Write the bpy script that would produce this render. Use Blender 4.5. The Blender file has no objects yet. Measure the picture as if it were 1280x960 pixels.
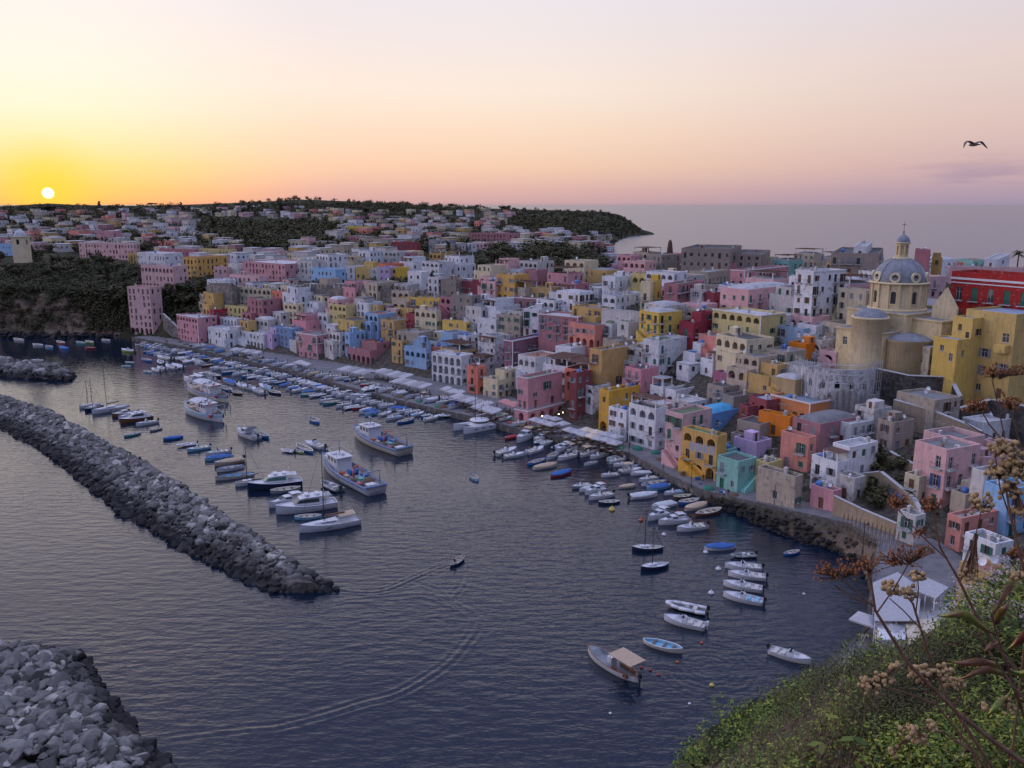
import bpy, bmesh, math, random
import numpy as np
from mathutils import Vector, Matrix
from mathutils.geometry import tessellate_polygon
random.seed(11); RR = random.random; RU = random.uniform
S = bpy.context.scene
COL = S.collection
# ------------------------------------------------------------------ camera
CAMZ = 60.0; PITCH = math.radians(11.91); FPX = 1066.67
cam_d = bpy.data.cameras.new("camera"); cam = bpy.data.objects.new("camera", cam_d); COL.objects.link(cam)
cam_d.sensor_width = 36; cam_d.lens = 30; cam_d.clip_start = 0.1; cam_d.clip_end = 90000
cam.location = (0, 0, CAMZ); cam.rotation_euler = (math.pi/2 - PITCH, 0, 0); S.camera = cam
# ------------------------------------------------------------------ sky and sun
SUN_AZ = math.radians(-27.95); SUN_EL = math.radians(0.62)
SD = Vector((math.sin(SUN_AZ)*math.cos(SUN_EL), math.cos(SUN_AZ)*math.cos(SUN_EL), math.sin(SUN_EL)))
W = bpy.data.worlds.new("World"); S.world = W; W.use_nodes = True
def mk_world():
    nt = W.node_tree; N = nt.nodes; L = nt.links; N.clear()
    def nd(t, **k):
        n = N.new(t)
        for a, b in k.items(): setattr(n, a, b)
        return n
    def mth(op, a, b=None, c=None, clamp=False):
        n = nd('ShaderNodeMath', operation=op); n.use_clamp = clamp
        for i, v in enumerate((a, b, c)):
            if v is None: continue
            if isinstance(v, (int, float)): n.inputs[i].default_value = v
            else: L.new(v, n.inputs[i])
        return n.outputs[0]
    tc = nd('ShaderNodeTexCoord'); sep = nd('ShaderNodeSeparateXYZ'); L.new(tc.outputs['Generated'], sep.inputs[0])
    el = mth('MULTIPLY', mth('ARCSINE', sep.outputs[2]), 180/math.pi)       # degrees
    t = mth('POWER', mth('DIVIDE', mth('MAXIMUM', el, 0), 90.0), 0.5)
    def ramp(stops):
        r = nd('ShaderNodeValToRGB'); r.color_ramp.interpolation = 'B_SPLINE' if False else 'LINEAR'
        e = r.color_ramp.elements
        while len(e) > 1: e.remove(e[-1])
        first = True
        for deg, c in stops:
            p = (max(deg, 0)/90.0)**0.5
            lin = [((x/255+0.055)/1.055)**2.4 if x > 10 else x/255/12.92 for x in c]
            if first: e[0].position = p; e[0].color = (*lin, 1); first = False
            else:
                q = e.new(p); q.color = (*lin, 1)
        L.new(t, r.inputs[0]); return r.outputs[0]
    A = ramp([(0, (248, 176, 112)), (0.9, (255, 205, 112)), (2.2, (255, 222, 142)), (3.6, (255, 234, 182)), (5.5, (255, 244, 218)), (8, (254, 246, 234)), (12.5, (250, 244, 242)), (22, (234, 222, 232)), (36, (160, 158, 192)), (60, (172, 178, 218)), (90, (190, 197, 236))])
    M = ramp([(0, (192, 160, 168)), (0.9, (220, 180, 174)), (2.4, (243, 205, 180)), (4.5, (250, 221, 198)), (7, (252, 234, 220)), (12.5, (240, 232, 238)), (22, (212, 206, 226)), (36, (130, 136, 182)), (60, (170, 177, 216)), (90, (190, 197, 236))])
    B = ramp([(0, (156, 146, 172)), (0.8, (178, 158, 176)), (2.2, (206, 175, 180)), (4.5, (222, 194, 190)), (8, (230, 208, 204)), (12.5, (224, 216, 226)), (22, (170, 172, 208)), (36, (104, 116, 164)), (60, (164, 172, 214)), (90, (190, 197, 236))])
    # azimuth away from the sun
    hx, hy = math.sin(SUN_AZ), math.cos(SUN_AZ)
    ln = mth('SQRT', mth('ADD', mth('MULTIPLY', sep.outputs[0], sep.outputs[0]), mth('MULTIPLY', sep.outputs[1], sep.outputs[1])))
    dp = mth('DIVIDE', mth('ADD', mth('MULTIPLY', sep.outputs[0], hx), mth('MULTIPLY', sep.outputs[1], hy)), mth('MAXIMUM', ln, 0.001))
    az = mth('MULTIPLY', mth('ARCCOSINE', mth('MINIMUM', mth('MAXIMUM', dp, -1), 1)), 180/math.pi)
    def sm(x, a, b):
        m = nd('ShaderNodeMapRange', interpolation_type='SMOOTHSTEP'); L.new(x, m.inputs[0]); m.inputs[1].default_value = a; m.inputs[2].default_value = b; return m.outputs[0]
    def mix(f, a, b, mode='MIX'):
        m = nd('ShaderNodeMix', data_type='RGBA', blend_type=mode)
        if isinstance(f, float): m.inputs[0].default_value = f
        else: L.new(f, m.inputs[0])
        for i, v in ((6, a), (7, b)):
            if isinstance(v, tuple): m.inputs[i].default_value = v
            else: L.new(v, m.inputs[i])
        return m.outputs[2]
    c = mix(sm(az, 0, 18), A, M); c = mix(sm(az, 24, 62), c, B)
    E_ = ramp([(0, (118, 116, 152)), (12, (128, 133, 176)), (30, (158, 168, 214)), (60, (190, 203, 250)), (90, (200, 212, 255))]); c = mix(sm(az, 75, 130), c, E_)
    # thin violet cloud streaks low on the right
    mp = nd('ShaderNodeMapping'); mp.inputs['Scale'].default_value = (5, 5, 34); L.new(tc.outputs['Generated'], mp.inputs[0])
    no = nd('ShaderNodeTexNoise'); no.inputs['Scale'].default_value = 1.4; no.inputs['Detail'].default_value = 6; L.new(mp.outputs[0], no.inputs[0])
    band = mth('MULTIPLY', sm(el, 0.0, 0.9), mth('SUBTRACT', 1.0, sm(el, 1.6, 3.2)))
    cl = mth('MULTIPLY', mth('MULTIPLY', sm(no.outputs[0], 0.47, 0.62), band), sm(az, 48, 56))
    c = mix(mth('MULTIPLY', cl, 0.55), c, (0.36, 0.27, 0.40, 1))
    # the western sky out of frame on the left is the brightest part of a sunset
    lw = mth('DIVIDE', mth('ADD', mth('MULTIPLY', sep.outputs[0], -0.985), mth('MULTIPLY', sep.outputs[1], 0.12)), mth('MAXIMUM', ln, 0.001))
    lobe = mth('MULTIPLY', sm(lw, 0.66, 0.95), mth('SUBTRACT', 1.0, sm(el, 20, 62)))
    # glow and disc
    vd = nd('ShaderNodeVectorMath', operation='DISTANCE'); L.new(tc.outputs['Generated'], vd.inputs[0]); vd.inputs[1].default_value = tuple(SD)
    ang = mth('MULTIPLY', vd.outputs['Value'], 180/math.pi)
    gl = mth('POWER', mth('SUBTRACT', 1.0, sm(ang, 0.0, 5.0)), 2.0)
    c = mix(mth('MULTIPLY', gl, 0.9), c, (1.0, 0.66, 0.07, 1))
    disc = mth('SUBTRACT', 1.0, sm(ang, 0.23, 0.34))
    c = mix(disc, c, (7.0, 5.6, 1.9, 1))
    bg = nd('ShaderNodeBackground'); L.new(c, bg.inputs[0]); L.new(mth('MULTIPLY', 0.585, mth('ADD', mth('ADD', 1.0, mth('MULTIPLY', 1.5, sm(el, 44, 68))), mth('MULTIPLY', lobe, 2.4))), bg.inputs[1])
    sk = nd('ShaderNodeTexSky', sky_type='NISHITA'); sk.sun_disc = False; sk.sun_elevation = SUN_EL; sk.sun_rotation = SUN_AZ; sk.altitude = 60
    bg2 = nd('ShaderNodeBackground'); L.new(sk.outputs[0], bg2.inputs[0]); bg2.inputs[1].default_value = 0.012
    ad = nd('ShaderNodeAddShader'); L.new(bg.outputs[0], ad.inputs[0]); L.new(bg2.outputs[0], ad.inputs[1])
    o = nd('ShaderNodeOutputWorld'); L.new(ad.outputs[0], o.inputs[0])
mk_world()
sl = bpy.data.lights.new("sun", 'SUN'); sl.energy = 0.6; sl.angle = math.radians(0.6); sl.color = (1.0, 0.62, 0.32)
sun = bpy.data.objects.new("sun", sl); COL.objects.link(sun); sun.rotation_euler = SD.to_track_quat('Z', 'Y').to_euler()
vs = S.view_settings; vs.view_transform = 'Standard'; vs.look = 'None'; vs.exposure = 0.72; vs.gamma = 1; vs.use_curve_mapping = False
S.cycles.max_bounces = 5; S.cycles.diffuse_bounces = 2; S.cycles.glossy_bounces = 2; S.cycles.transparent_max_bounces = 4
# ------------------------------------------------------------------ pixel <-> world (the photograph is 1280 x 960)
CP, SP = math.cos(PITCH), math.sin(PITCH)
def ray(u, v): return Vector(((u-640)/FPX, CP+(480-v)/FPX*SP, -SP+(480-v)/FPX*CP))
def gp(u, v, z=0.0):
    r = ray(u, v); t = (z-CAMZ)/r.z; return Vector((r.x*t, r.y*t, z))
def at(u, v, Y):
    r = ray(u, v); t = Y/r.y; return Vector((r.x*t, Y, CAMZ+r.z*t))
def proj(p):
    dep = p[1]*CP-(p[2]-CAMZ)*SP; up = p[1]*SP+(p[2]-CAMZ)*CP
    return 640+FPX*p[0]/dep, 480-FPX*up/dep, dep
# ------------------------------------------------------------------ naming helpers
def tag(o, label=None, cat=None, group=None, kind=None):
    if label: o['label'] = label
    if cat: o['category'] = cat
    if group: o['group'] = group
    if kind: o['kind'] = kind
    return o
def thing(name, label, cat, loc=(0, 0, 0), rz=0, group=None):
    o = bpy.data.objects.new(name, None); COL.objects.link(o); o.empty_display_size = 0.2
    o.location = loc; o.rotation_euler = (0, 0, rz); return tag(o, label, cat, group)
class MB:
    def __init__(s): s.v = []; s.f = []; s.m = []; s.sm = []
    def add(s, vs, fs, m=0, smooth=False):
        b = len(s.v); s.v.extend([tuple(p) for p in vs])
        for f in fs: s.f.append([b+i for i in f]); s.m.append(m); s.sm.append(smooth)
    def quad(s, a, b, c, d, m=0): s.add([a, b, c, d], [(0, 1, 2, 3)], m)
    def box(s, x0, x1, y0, y1, z0, z1, m=0, M=None):
        vs = [(x, y, z) for z in (z0, z1) for y in (y0, y1) for x in (x0, x1)]
        if M is not None: vs = [tuple(M @ Vector(p)) for p in vs]
        s.add(vs, [(0, 2, 3, 1), (4, 5, 7, 6), (0, 1, 5, 4), (2, 6, 7, 3), (0, 4, 6, 2), (1, 3, 7, 5)], m)
    def tube(s, p, q, r, r2=None, n=6, m=0, cap=True):
        p, q = Vector(p), Vector(q); d = q-p
        if d.length < 1e-6: return
        r2 = r if r2 is None else r2; d.normalize()
        a = d.cross(Vector((0, 0, 1))); a = a.normalized() if a.length > 1e-3 else Vector((1, 0, 0)); b = d.cross(a)
        vs = []
        for (c, rr) in ((p, r), (q, r2)):
            for i in range(n):
                t = 2*math.pi*i/n; vs.append(c+(a*math.cos(t)+b*math.sin(t))*rr)
        fs = [(i, (i+1) % n, n+(i+1) % n, n+i) for i in range(n)]
        if cap: fs += [tuple(range(n-1, -1, -1)), tuple(range(n, 2*n))]
        s.add(vs, fs, m, n > 5)
    def path(s, pts, r, n=5, m=0):
        for a, b in zip(pts[:-1], pts[1:]): s.tube(a, b, r, r, n, m, False)
    def lathe(s, prof, n=16, m=0, c=(0, 0, 0), a0=0, a1=2*math.pi, smooth=True):
        full = abs(a1-a0-2*math.pi) < 1e-4; k = n if full else n+1
        vs = [(c[0]+r*math.cos(a0+(a1-a0)*i/n), c[1]+r*math.sin(a0+(a1-a0)*i/n), c[2]+z) for r, z in prof for i in range(k)]
        fs = []
        for j in range(len(prof)-1):
            for i in range(n):
                i2 = (i+1) % k if full else i+1
                fs.append((j*k+i, j*k+i2, (j+1)*k+i2, (j+1)*k+i))
        s.add(vs, fs, m, smooth)
    def data(s, name, mats):
        me = bpy.data.meshes.new(name); me.from_pydata(s.v, [], s.f)
        for m in (mats if isinstance(mats, (list, tuple)) else [mats]): me.materials.append(m)
        if len(s.f):
            me.polygons.foreach_set('material_index', s.m); me.polygons.foreach_set('use_smooth', s.sm)
        me.update(); return me
    def build(s, name, mats, parent=None, loc=None, rz=None):
        return inst(s.data(name, mats), name, parent, loc, rz)
def inst(me, name, parent=None, loc=None, rz=None):
    o = bpy.data.objects.new(name, me); COL.objects.link(o)
    if parent is not None: o.parent = parent
    if loc is not None: o.location = loc
    if rz is not None: o.rotation_euler = (0, 0, rz)
    return o
def copy_tree(o, parent=None):
    c = o.copy(); COL.objects.link(c)
    if parent is not None: c.parent = parent
    for ch in o.children: copy_tree(ch, c)
    return c
# ------------------------------------------------------------------ materials
def new_mat(name):
    m = bpy.data.materials.new(name); m.use_nodes = True; nt = m.node_tree; b = nt.nodes['Principled BSDF']; return m, nt, b
def nz(nt, scale, detail=4, coord='Object', sc=(1, 1, 1), rough=0.55):
    tc = nt.nodes.new('ShaderNodeTexCoord'); mp = nt.nodes.new('ShaderNodeMapping'); mp.inputs['Scale'].default_value = sc
    nt.links.new(tc.outputs[coord], mp.inputs[0]); n = nt.nodes.new('ShaderNodeTexNoise'); n.inputs['Scale'].default_value = scale
    n.inputs['Detail'].default_value = detail; n.inputs['Roughness'].default_value = rough; nt.links.new(mp.outputs[0], n.inputs[0]); return n.outputs[0]
def cramp(nt, fac, stops):
    r = nt.nodes.new('ShaderNodeValToRGB'); e = r.color_ramp.elements
    e[0].position = stops[0][0]; e[0].color = (*stops[0][1], 1); e[1].position = stops[-1][0]; e[1].color = (*stops[-1][1], 1)
    for p, c in stops[1:-1]:
        q = e.new(p); q.color = (*c, 1)
    nt.links.new(fac, r.inputs[0]); return r.outputs[0]
def mixc(nt, f, a, b, mode='MIX'):
    m = nt.nodes.new('ShaderNodeMix'); m.data_type = 'RGBA'; m.blend_type = mode
    if isinstance(f, float): m.inputs[0].default_value = f
    else: nt.links.new(f, m.inputs[0])
    for i, v in ((6, a), (7, b)):
        if isinstance(v, tuple): m.inputs[i].default_value = (*v[:3], 1)
        else: nt.links.new(v, m.inputs[i])
    return m.outputs[2]
def maprange(nt, x, a, b, c=0., d=1.):
    m = nt.nodes.new('ShaderNodeMapRange'); nt.links.new(x, m.inputs[0])
    for i, v in enumerate((a, b, c, d)): m.inputs[i+1].default_value = v
    return m.outputs[0]
def bump(nt, b, h, strength, dist):
    n = nt.nodes.new('ShaderNodeBump'); n.inputs['Strength'].default_value = strength; n.inputs['Distance'].default_value = dist
    nt.links.new(h, n.inputs['Height']); nt.links.new(n.outputs[0], b.inputs['Normal'])
def hsvrand(nt, col, amt=0.1, val=0.25):
    oi = nt.nodes.new('ShaderNodeObjectInfo'); h = nt.nodes.new('ShaderNodeHueSaturation')
    v = maprange(nt, oi.outputs['Random'], 0, 1, 1-val, 1+val*0.6); nt.links.new(v, h.inputs['Value'])
    if isinstance(col, tuple): h.inputs['Color'].default_value = (*col, 1)
    else: nt.links.new(col, h.inputs['Color'])
    return h.outputs[0]
def flat(name, c, rough=0.7, metal=0.0, var=0.0, scale=3.0, spec=0.4):
    m, nt, b = new_mat(name); b.inputs['Roughness'].default_value = rough; b.inputs['Metallic'].default_value = metal
    b.inputs['Specular IOR Level'].default_value = spec
    if var > 0:
        n = nz(nt, scale, 3); c2 = tuple(x*(1-var) for x in c)
        nt.links.new(cramp(nt, n, [(0.35, c2), (0.65, c)]), b.inputs['Base Color'])
    else: b.inputs['Base Color'].default_value = (*c, 1)
    return m
def wall_mat(name, c, old=0.0):
    """lime-washed plaster: blotches, rain streaks, patches where the wash has flaked off"""
    m, nt, b = new_mat(name); b.inputs['Roughness'].default_value = 0.9; b.inputs['Specular IOR Level'].default_value = 0.15
    big = nz(nt, 0.35, 5); st = nz(nt, 1.0, 4, sc=(2.6, 2.6, 0.25)); fine = nz(nt, 5.0, 5, rough=0.7)
    c0 = tuple(x*0.80 for x in c)
    col = cramp(nt, big, [(0.3, c0), (0.62, c)])
    dirt = tuple(0.45*x+0.04 for x in c)
    col = mixc(nt, maprange(nt, st, 0.50, 0.72, 0, 0.42+0.5*old), col, dirt)
    pl = nz(nt, 0.8, 7, rough=0.68)
    col = mixc(nt, maprange(nt, pl, 0.66-0.14*old, 0.70-0.10*old, 0, 0.35+0.55*old), col, (0.27, 0.23, 0.20))
    col = mixc(nt, maprange(nt, fine, 0.35, 0.7, 0.22, 0), col, tuple(x*0.6 for x in c))
    oi = nt.nodes.new('ShaderNodeObjectInfo'); hs = nt.nodes.new('ShaderNodeHueSaturation'); nt.links.new(maprange(nt, oi.outputs['Random'], 0, 1, .88, 1.14), hs.inputs['Saturation']); nt.links.new(hsvrand(nt, col, 0, 0.16), hs.inputs['Color']); nt.links.new(hs.outputs[0], b.inputs['Base Color']); bump(nt, b, fine, 0.25, 0.03)
    return m
PAL = {'white': (0.74, 0.74, 0.76), 'off white': (0.64, 0.61, 0.58), 'cream': (0.72, 0.62, 0.42), 'pale pink': (0.74, 0.47, 0.46), 'pink': (0.68, 0.33, 0.36),
       'rose': (0.44, 0.21, 0.23), 'mauve': (0.37, 0.16, 0.23), 'salmon': (0.76, 0.29, 0.22), 'yellow': (0.72, 0.50, 0.15), 'ochre': (0.57, 0.39, 0.17), 'pale yellow': (0.62, 0.52, 0.26),
       'orange': (0.78, 0.25, 0.05), 'amber': (0.70, 0.42, 0.13), 'light blue': (0.33, 0.50, 0.70), 'blue': (0.20, 0.34, 0.58), 'mint green': (0.28, 0.58, 0.50), 'lilac': (0.56, 0.44, 0.62),
       'crimson': (0.34, 0.07, 0.09), 'dark red': (0.30, 0.07, 0.07), 'red': (0.44, 0.05, 0.045), 'beige': (0.50, 0.42, 0.33), 'grey': (0.36, 0.35, 0.36), 'weathered stone': (0.34, 0.29, 0.25)}
WM = {k: wall_mat('plaster_'+k.replace(' ', '_'), v, 0.95 if k in ('weathered stone', 'grey') else (0.65 if k in ('beige', 'red', 'off white', 'white') else 0.5)) for k, v in PAL.items()}
OLD = {k: wall_mat('worn_plaster_'+k.replace(' ', '_'), PAL[k], 1.0) for k in ('white', 'beige', 'cream', 'weathered stone', 'pale pink', 'off white')}
def roof_mat(name, c, s=0.5):
    m, nt, b = new_mat(name); b.inputs['Roughness'].default_value = 0.85
    a = nz(nt, s, 6, rough=0.65); f = nz(nt, 3, 4)
    col = cramp(nt, a, [(0.3, tuple(x*0.62 for x in c)), (0.5, c), (0.7, tuple(min(1, x*1.15) for x in c))])
    col = mixc(nt, maprange(nt, f, 0.5, 0.75, 0, 0.4), col, tuple(x*0.5 for x in c)); nt.links.new(hsvrand(nt, col, 0, 0.2), b.inputs['Base Color']); return m
ROOF = {'grey': roof_mat('roof_felt_grey', (0.19, 0.185, 0.19)), 'pale': roof_mat('roof_lime_white', (0.42, 0.41, 0.42)), 'dark': roof_mat('roof_bitumen', (0.09, 0.085, 0.09)),
        'green': roof_mat('roof_mossy_green', (0.13, 0.17, 0.09)), 'felt green': roof_mat('roof_green_felt', (0.05, 0.19, 0.11)), 'terracotta': roof_mat('roof_terracotta', (0.34, 0.15, 0.10)), 'bluegrey': roof_mat('roof_blue_grey', (0.25, 0.30, 0.38)), 'turq': roof_mat('roof_turquoise', (0.07, 0.36, 0.60))}
def glass_mat():
    m, nt, b = new_mat('window_glass'); b.inputs['Roughness'].default_value = 0.12; b.inputs['Specular IOR Level'].default_value = 0.7
    nt.links.new(hsvrand(nt, (0.035, 0.04, 0.05), 0, 0.6), b.inputs['Base Color']); return m
GLASS = glass_mat()
M_FR = flat('frame_white_paint', (0.68, 0.68, 0.68), 0.5); M_FRB = flat('frame_brown_wood', (0.13, 0.07, 0.04), 0.6); M_SHG = flat('shutter_green', (0.03, 0.14, 0.09), 0.55, var=.2)
M_SHB = flat('shutter_brown', (0.12, 0.06, 0.035), 0.6, var=.2); M_SHGR = flat('shutter_grey', (0.22, 0.24, 0.27), 0.6, var=.2); M_SHBL = flat('shutter_blue', (0.04, 0.09, 0.26), 0.5, var=.2)
M_SILL = flat('sill_stone', (0.45, 0.44, 0.44), 0.8, var=.2); M_IRON = flat('wrought_iron', (0.03, 0.03, 0.035), 0.5, 0.3); M_STEEL = flat('galvanised_steel', (0.42, 0.43, 0.45), 0.4, 0.7)
M_TRIM = flat('trim_white', (0.72, 0.70, 0.70), 0.85, var=.15); M_TANK = flat('tank_blue', (0.06, 0.16, 0.42), 0.4); M_WOOD = flat('wood_planks', (0.22, 0.13, 0.07), 0.7, var=.35, scale=6)
M_REED = flat('reed_matting', (0.20, 0.11, 0.08), 0.9, var=.4, scale=9); M_CANVAS = flat('white_canvas', (0.42, 0.41, 0.43), 0.85, var=.2); M_CANVASB = flat('beige_canvas', (0.60, 0.50, 0.38), 0.85, var=.1)
M_PLANT = flat('potted_leaves', (0.05, 0.09, 0.03), 0.8, var=.4, scale=6); M_TERRA = flat('terracotta', (0.38, 0.15, 0.08), 0.8, var=.2)
M_DARK = flat('dark_interior', (0.03, 0.03, 0.035), 0.9)
def ground_mat():
    m, nt, b = new_mat('island_ground'); b.inputs['Roughness'].default_value = 0.95; b.inputs['Specular IOR Level'].default_value = .1
    a = nz(nt, 0.035, 7, rough=.6); f = nz(nt, 0.6, 6, rough=.7)
    col = cramp(nt, a, [(0.35, (0.018, 0.024, 0.010)), (0.5, (0.032, 0.034, 0.018)), (0.62, (0.08, 0.065, 0.045))])
    col = mixc(nt, maprange(nt, f, 0.4, 0.7, 0, 0.7), col, (0.03, 0.035, 0.016))
    tb = nz(nt, 0.9, 7, rough=.7); av = nt.nodes.new('ShaderNodeAttribute'); av.attribute_name = 'built'; bc = cramp(nt, tb, [(0.3, (0.035, 0.03, 0.026)), (0.5, (0.09, 0.075, 0.06)), (0.66, (0.15, 0.13, 0.105))]); col = mixc(nt, av.outputs['Fac'], col, bc)  # rubble ground of the town, its colour darkened to deepen shade between houses
    # bare tuff shows where the ground is steep
    g = nt.nodes.new('ShaderNodeNewGeometry'); s = nt.nodes.new('ShaderNodeSeparateXYZ'); nt.links.new(g.outputs['Normal'], s.inputs[0])
    rk = nz(nt, 0.25, 8, sc=(1, 1, 2.6), rough=.65)
    rock = cramp(nt, rk, [(0.3, (0.04, 0.028, 0.02)), (0.46, (0.11, 0.078, 0.055)), (0.58, (0.22, 0.165, 0.125)), (0.72, (0.12, 0.06, 0.032))])
    patch = nz(nt, 0.045, 5)
    st = maprange(nt, s.outputs[2], 0.80, 0.62, 0, 1); pm = nt.nodes.new('ShaderNodeMath'); pm.operation = 'MULTIPLY'; nt.links.new(st, pm.inputs[0]); nt.links.new(maprange(nt, patch, 0.42, 0.52, 0.25, 1), pm.inputs[1])
    col = mixc(nt, pm.outputs[0], col, rock); nt.links.new(col, b.inputs['Base Color']); bump(nt, b, f, 0.9, 1.2); return m
M_GROUND = ground_mat()
def rock_mat(name, ca, cb, cc):
    m, nt, b = new_mat(name); b.inputs['Roughness'].default_value = 0.9; b.inputs['Specular IOR Level'].default_value = .2
    a = nz(nt, 0.33, 1, 'Object'); f = nz(nt, 2.2, 6, rough=.7)
    at_ = nt.nodes.new('ShaderNodeAttribute'); at_.attribute_name = 'shade'; oi = nt.nodes.new('ShaderNodeObjectInfo')
    ad = nt.nodes.new('ShaderNodeMath'); ad.operation = 'ADD'; nt.links.new(at_.outputs['Fac'], ad.inputs[0]); nt.links.new(oi.outputs['Random'], ad.inputs[1])
    fr = nt.nodes.new('ShaderNodeMath'); fr.operation = 'FRACT'; nt.links.new(ad.outputs[0], fr.inputs[0])
    col = cramp(nt, fr.outputs[0], [(0.0, ca), (0.35, cb), (0.75, cb), (1.0, cc)])
    col = mixc(nt, maprange(nt, f, 0.42, 0.66, 0.0, 0.65), col, tuple(x*0.4 for x in cb))
    # wet and weed-dark band close to the water
    g = nt.nodes.new('ShaderNodeNewGeometry'); s = nt.nodes.new('ShaderNodeSeparateXYZ'); nt.links.new(g.outputs['Position'], s.inputs[0])
    col = mixc(nt, maprange(nt, s.outputs[2], 2.8, 1.3, 0, 0.92), col, (0.018, 0.017, 0.019))
    nt.links.new(col, b.inputs['Base Color']); bump(nt, b, f, 0.6, 0.15); return m
M_ROCK = rock_mat('breakwater_rock', (0.05, 0.047, 0.045), (0.20, 0.185, 0.175), (0.52, 0.48, 0.44))
def paving_mat():
    m, nt, b = new_mat('basalt_paving'); b.inputs['Roughness'].default_value = 0.75
    tc = nt.nodes.new('ShaderNodeTexCoord'); br = nt.nodes.new('ShaderNodeTexBrick'); nt.links.new(tc.outputs['Object'], br.inputs[0])
    br.inputs['Scale'].default_value = 1.0; br.inputs['Color1'].default_value = (0.15, 0.14, 0.15, 1); br.inputs['Color2'].default_value = (0.10, 0.10, 0.11, 1); br.inputs['Mortar'].default_value = (0.06, 0.06, 0.06, 1)
    br.inputs['Brick Width'].default_value = 1.1; br.inputs['Row Height'].default_value = 0.55
    f = nz(nt, 0.4, 6); c = mixc(nt, maprange(nt, f, 0.4, 0.7, 0, 0.6), br.outputs[0], (0.22, 0.20, 0.20)); nt.links.new(c, b.inputs['Base Color']); return m
M_ROCKD = rock_mat('dark_shore_rock', (0.02, 0.018, 0.016), (0.06, 0.05, 0.045), (0.13, 0.11, 0.10))
M_PAVE = paving_mat()
M_QWALL = wall_mat('quay_stone', (0.14, 0.13, 0.13), 1.0)
def stone_wall_mat(name, ca, cb):
    m, nt, b = new_mat(name); b.inputs['Roughness'].default_value = .95
    tc = nt.nodes.new('ShaderNodeTexCoord'); v = nt.nodes.new('ShaderNodeTexVoronoi'); v.inputs['Scale'].default_value = 1.6; nt.links.new(tc.outputs['Object'], v.inputs[0])
    col = mixc(nt, 0.5, v.outputs['Color'], ca, 'MIX'); d = nt.nodes.new('ShaderNodeSeparateColor'); nt.links.new(v.outputs['Color'], d.inputs[0])
    col = cramp(nt, d.outputs[0], [(0.1, ca), (0.9, cb)]); n = nz(nt, 0.3, 6); col = mixc(nt, maprange(nt, n, .45, .7, 0, .7), col, tuple(x*.35 for x in ca))
    nt.links.new(col, b.inputs['Base Color']); bump(nt, b, v.outputs['Distance'], .5, .1); return m
M_STONE = stone_wall_mat('rubble_masonry', (0.15, 0.13, 0.115), (0.30, 0.26, 0.22))
M_BLACKST = stone_wall_mat('dark_sooty_masonry', (0.05, 0.045, 0.042), (0.12, 0.10, 0.09))
def water_mat():
    m, nt, b = new_mat('sea_water'); b.inputs['Roughness'].default_value = 0.07; b.inputs['IOR'].default_value = 1.62
    b.inputs['Base Color'].default_value = (0.005, 0.011, 0.030, 1); b.inputs['Specular IOR Level'].default_value = 0.5
    big = nz(nt, 0.030, 3, sc=(1, 1.7, 1)); w1 = nz(nt, 0.50, 3, sc=(0.6, 1.5, 1), rough=.5); w2 = nz(nt, 1.5, 4, sc=(0.75, 1.5, 1), rough=.6)
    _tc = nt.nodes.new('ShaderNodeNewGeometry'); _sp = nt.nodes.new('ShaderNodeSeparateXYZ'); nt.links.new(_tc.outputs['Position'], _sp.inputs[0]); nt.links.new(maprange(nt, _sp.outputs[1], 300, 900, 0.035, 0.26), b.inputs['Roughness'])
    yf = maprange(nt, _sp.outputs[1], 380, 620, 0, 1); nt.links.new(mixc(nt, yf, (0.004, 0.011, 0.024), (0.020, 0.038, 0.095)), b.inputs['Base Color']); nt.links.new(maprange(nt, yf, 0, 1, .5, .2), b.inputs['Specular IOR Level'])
    def M2(op, a, c):
        n = nt.nodes.new('ShaderNodeMath'); n.operation = op
        for i, v in enumerate((a, c)):
            if isinstance(v, float): n.inputs[i].default_value = v
            else: nt.links.new(v, n.inputs[i])
        return n.outputs[0]
    gust = maprange(nt, nz(nt, 0.012, 4), 0.36, 0.62, 0.45, 1.25)
    h = M2('ADD', M2('MULTIPLY', w1, 0.85), M2('MULTIPLY', w2, 0.16)); h = M2('MULTIPLY', M2('MULTIPLY', h, gust), maprange(nt, _sp.outputs[1], 110, 270, 1.25, 0.5))
    h = M2('ADD', h, M2('MULTIPLY', M2('MULTIPLY', nz(nt, 0.11, 3, sc=(.6, 1.6, 1)), maprange(nt, _sp.outputs[1], 420, 650, 0, 1)), 4.0))
    # the small boat's wake: rings round the point where it turned, and V arms behind it
    tc = nt.nodes.new('ShaderNodeTexCoord'); sp = nt.nodes.new('ShaderNodeSeparateXYZ'); nt.links.new(tc.outputs['Object'], sp.inputs[0])
    def rings(cx, cy, wl, r0, r1, amp, ax=None):
        dx = M2('SUBTRACT', sp.outputs[0], float(cx)); dy = M2('SUBTRACT', sp.outputs[1], float(cy))
        r = M2('SQRT', M2('ADD', M2('MULTIPLY', dx, dx), M2('MULTIPLY', dy, dy)), 0.0)
        s = M2('SINE', M2('MULTIPLY', r, 2*math.pi/wl), 0.0)
        mask = M2('MULTIPLY', maprange(nt, r, r0, r0+3, 0, 1), maprange(nt, r, r1*0.6, r1, 1, 0))
        if ax is not None:   # limit to a sector
            c = M2('DIVIDE', M2('ADD', M2('MULTIPLY', dx, ax[0]), M2('MULTIPLY', dy, ax[1])), r); mask = M2('MULTIPLY', mask, maprange(nt, c, ax[2], 1.0, 0, 1))
        return M2('MULTIPLY', M2('MULTIPLY', s, mask), amp)
    for a in WAKES: h = M2('ADD', h, rings(*a))
    bump(nt, b, h, 1.0, 0.22)
    return m
_c = gp(885, 835)
WAKES = [(_c.x, _c.y, 1.1, 0.0, 9.0, 0.06)]
M_WATER = water_mat()
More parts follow.
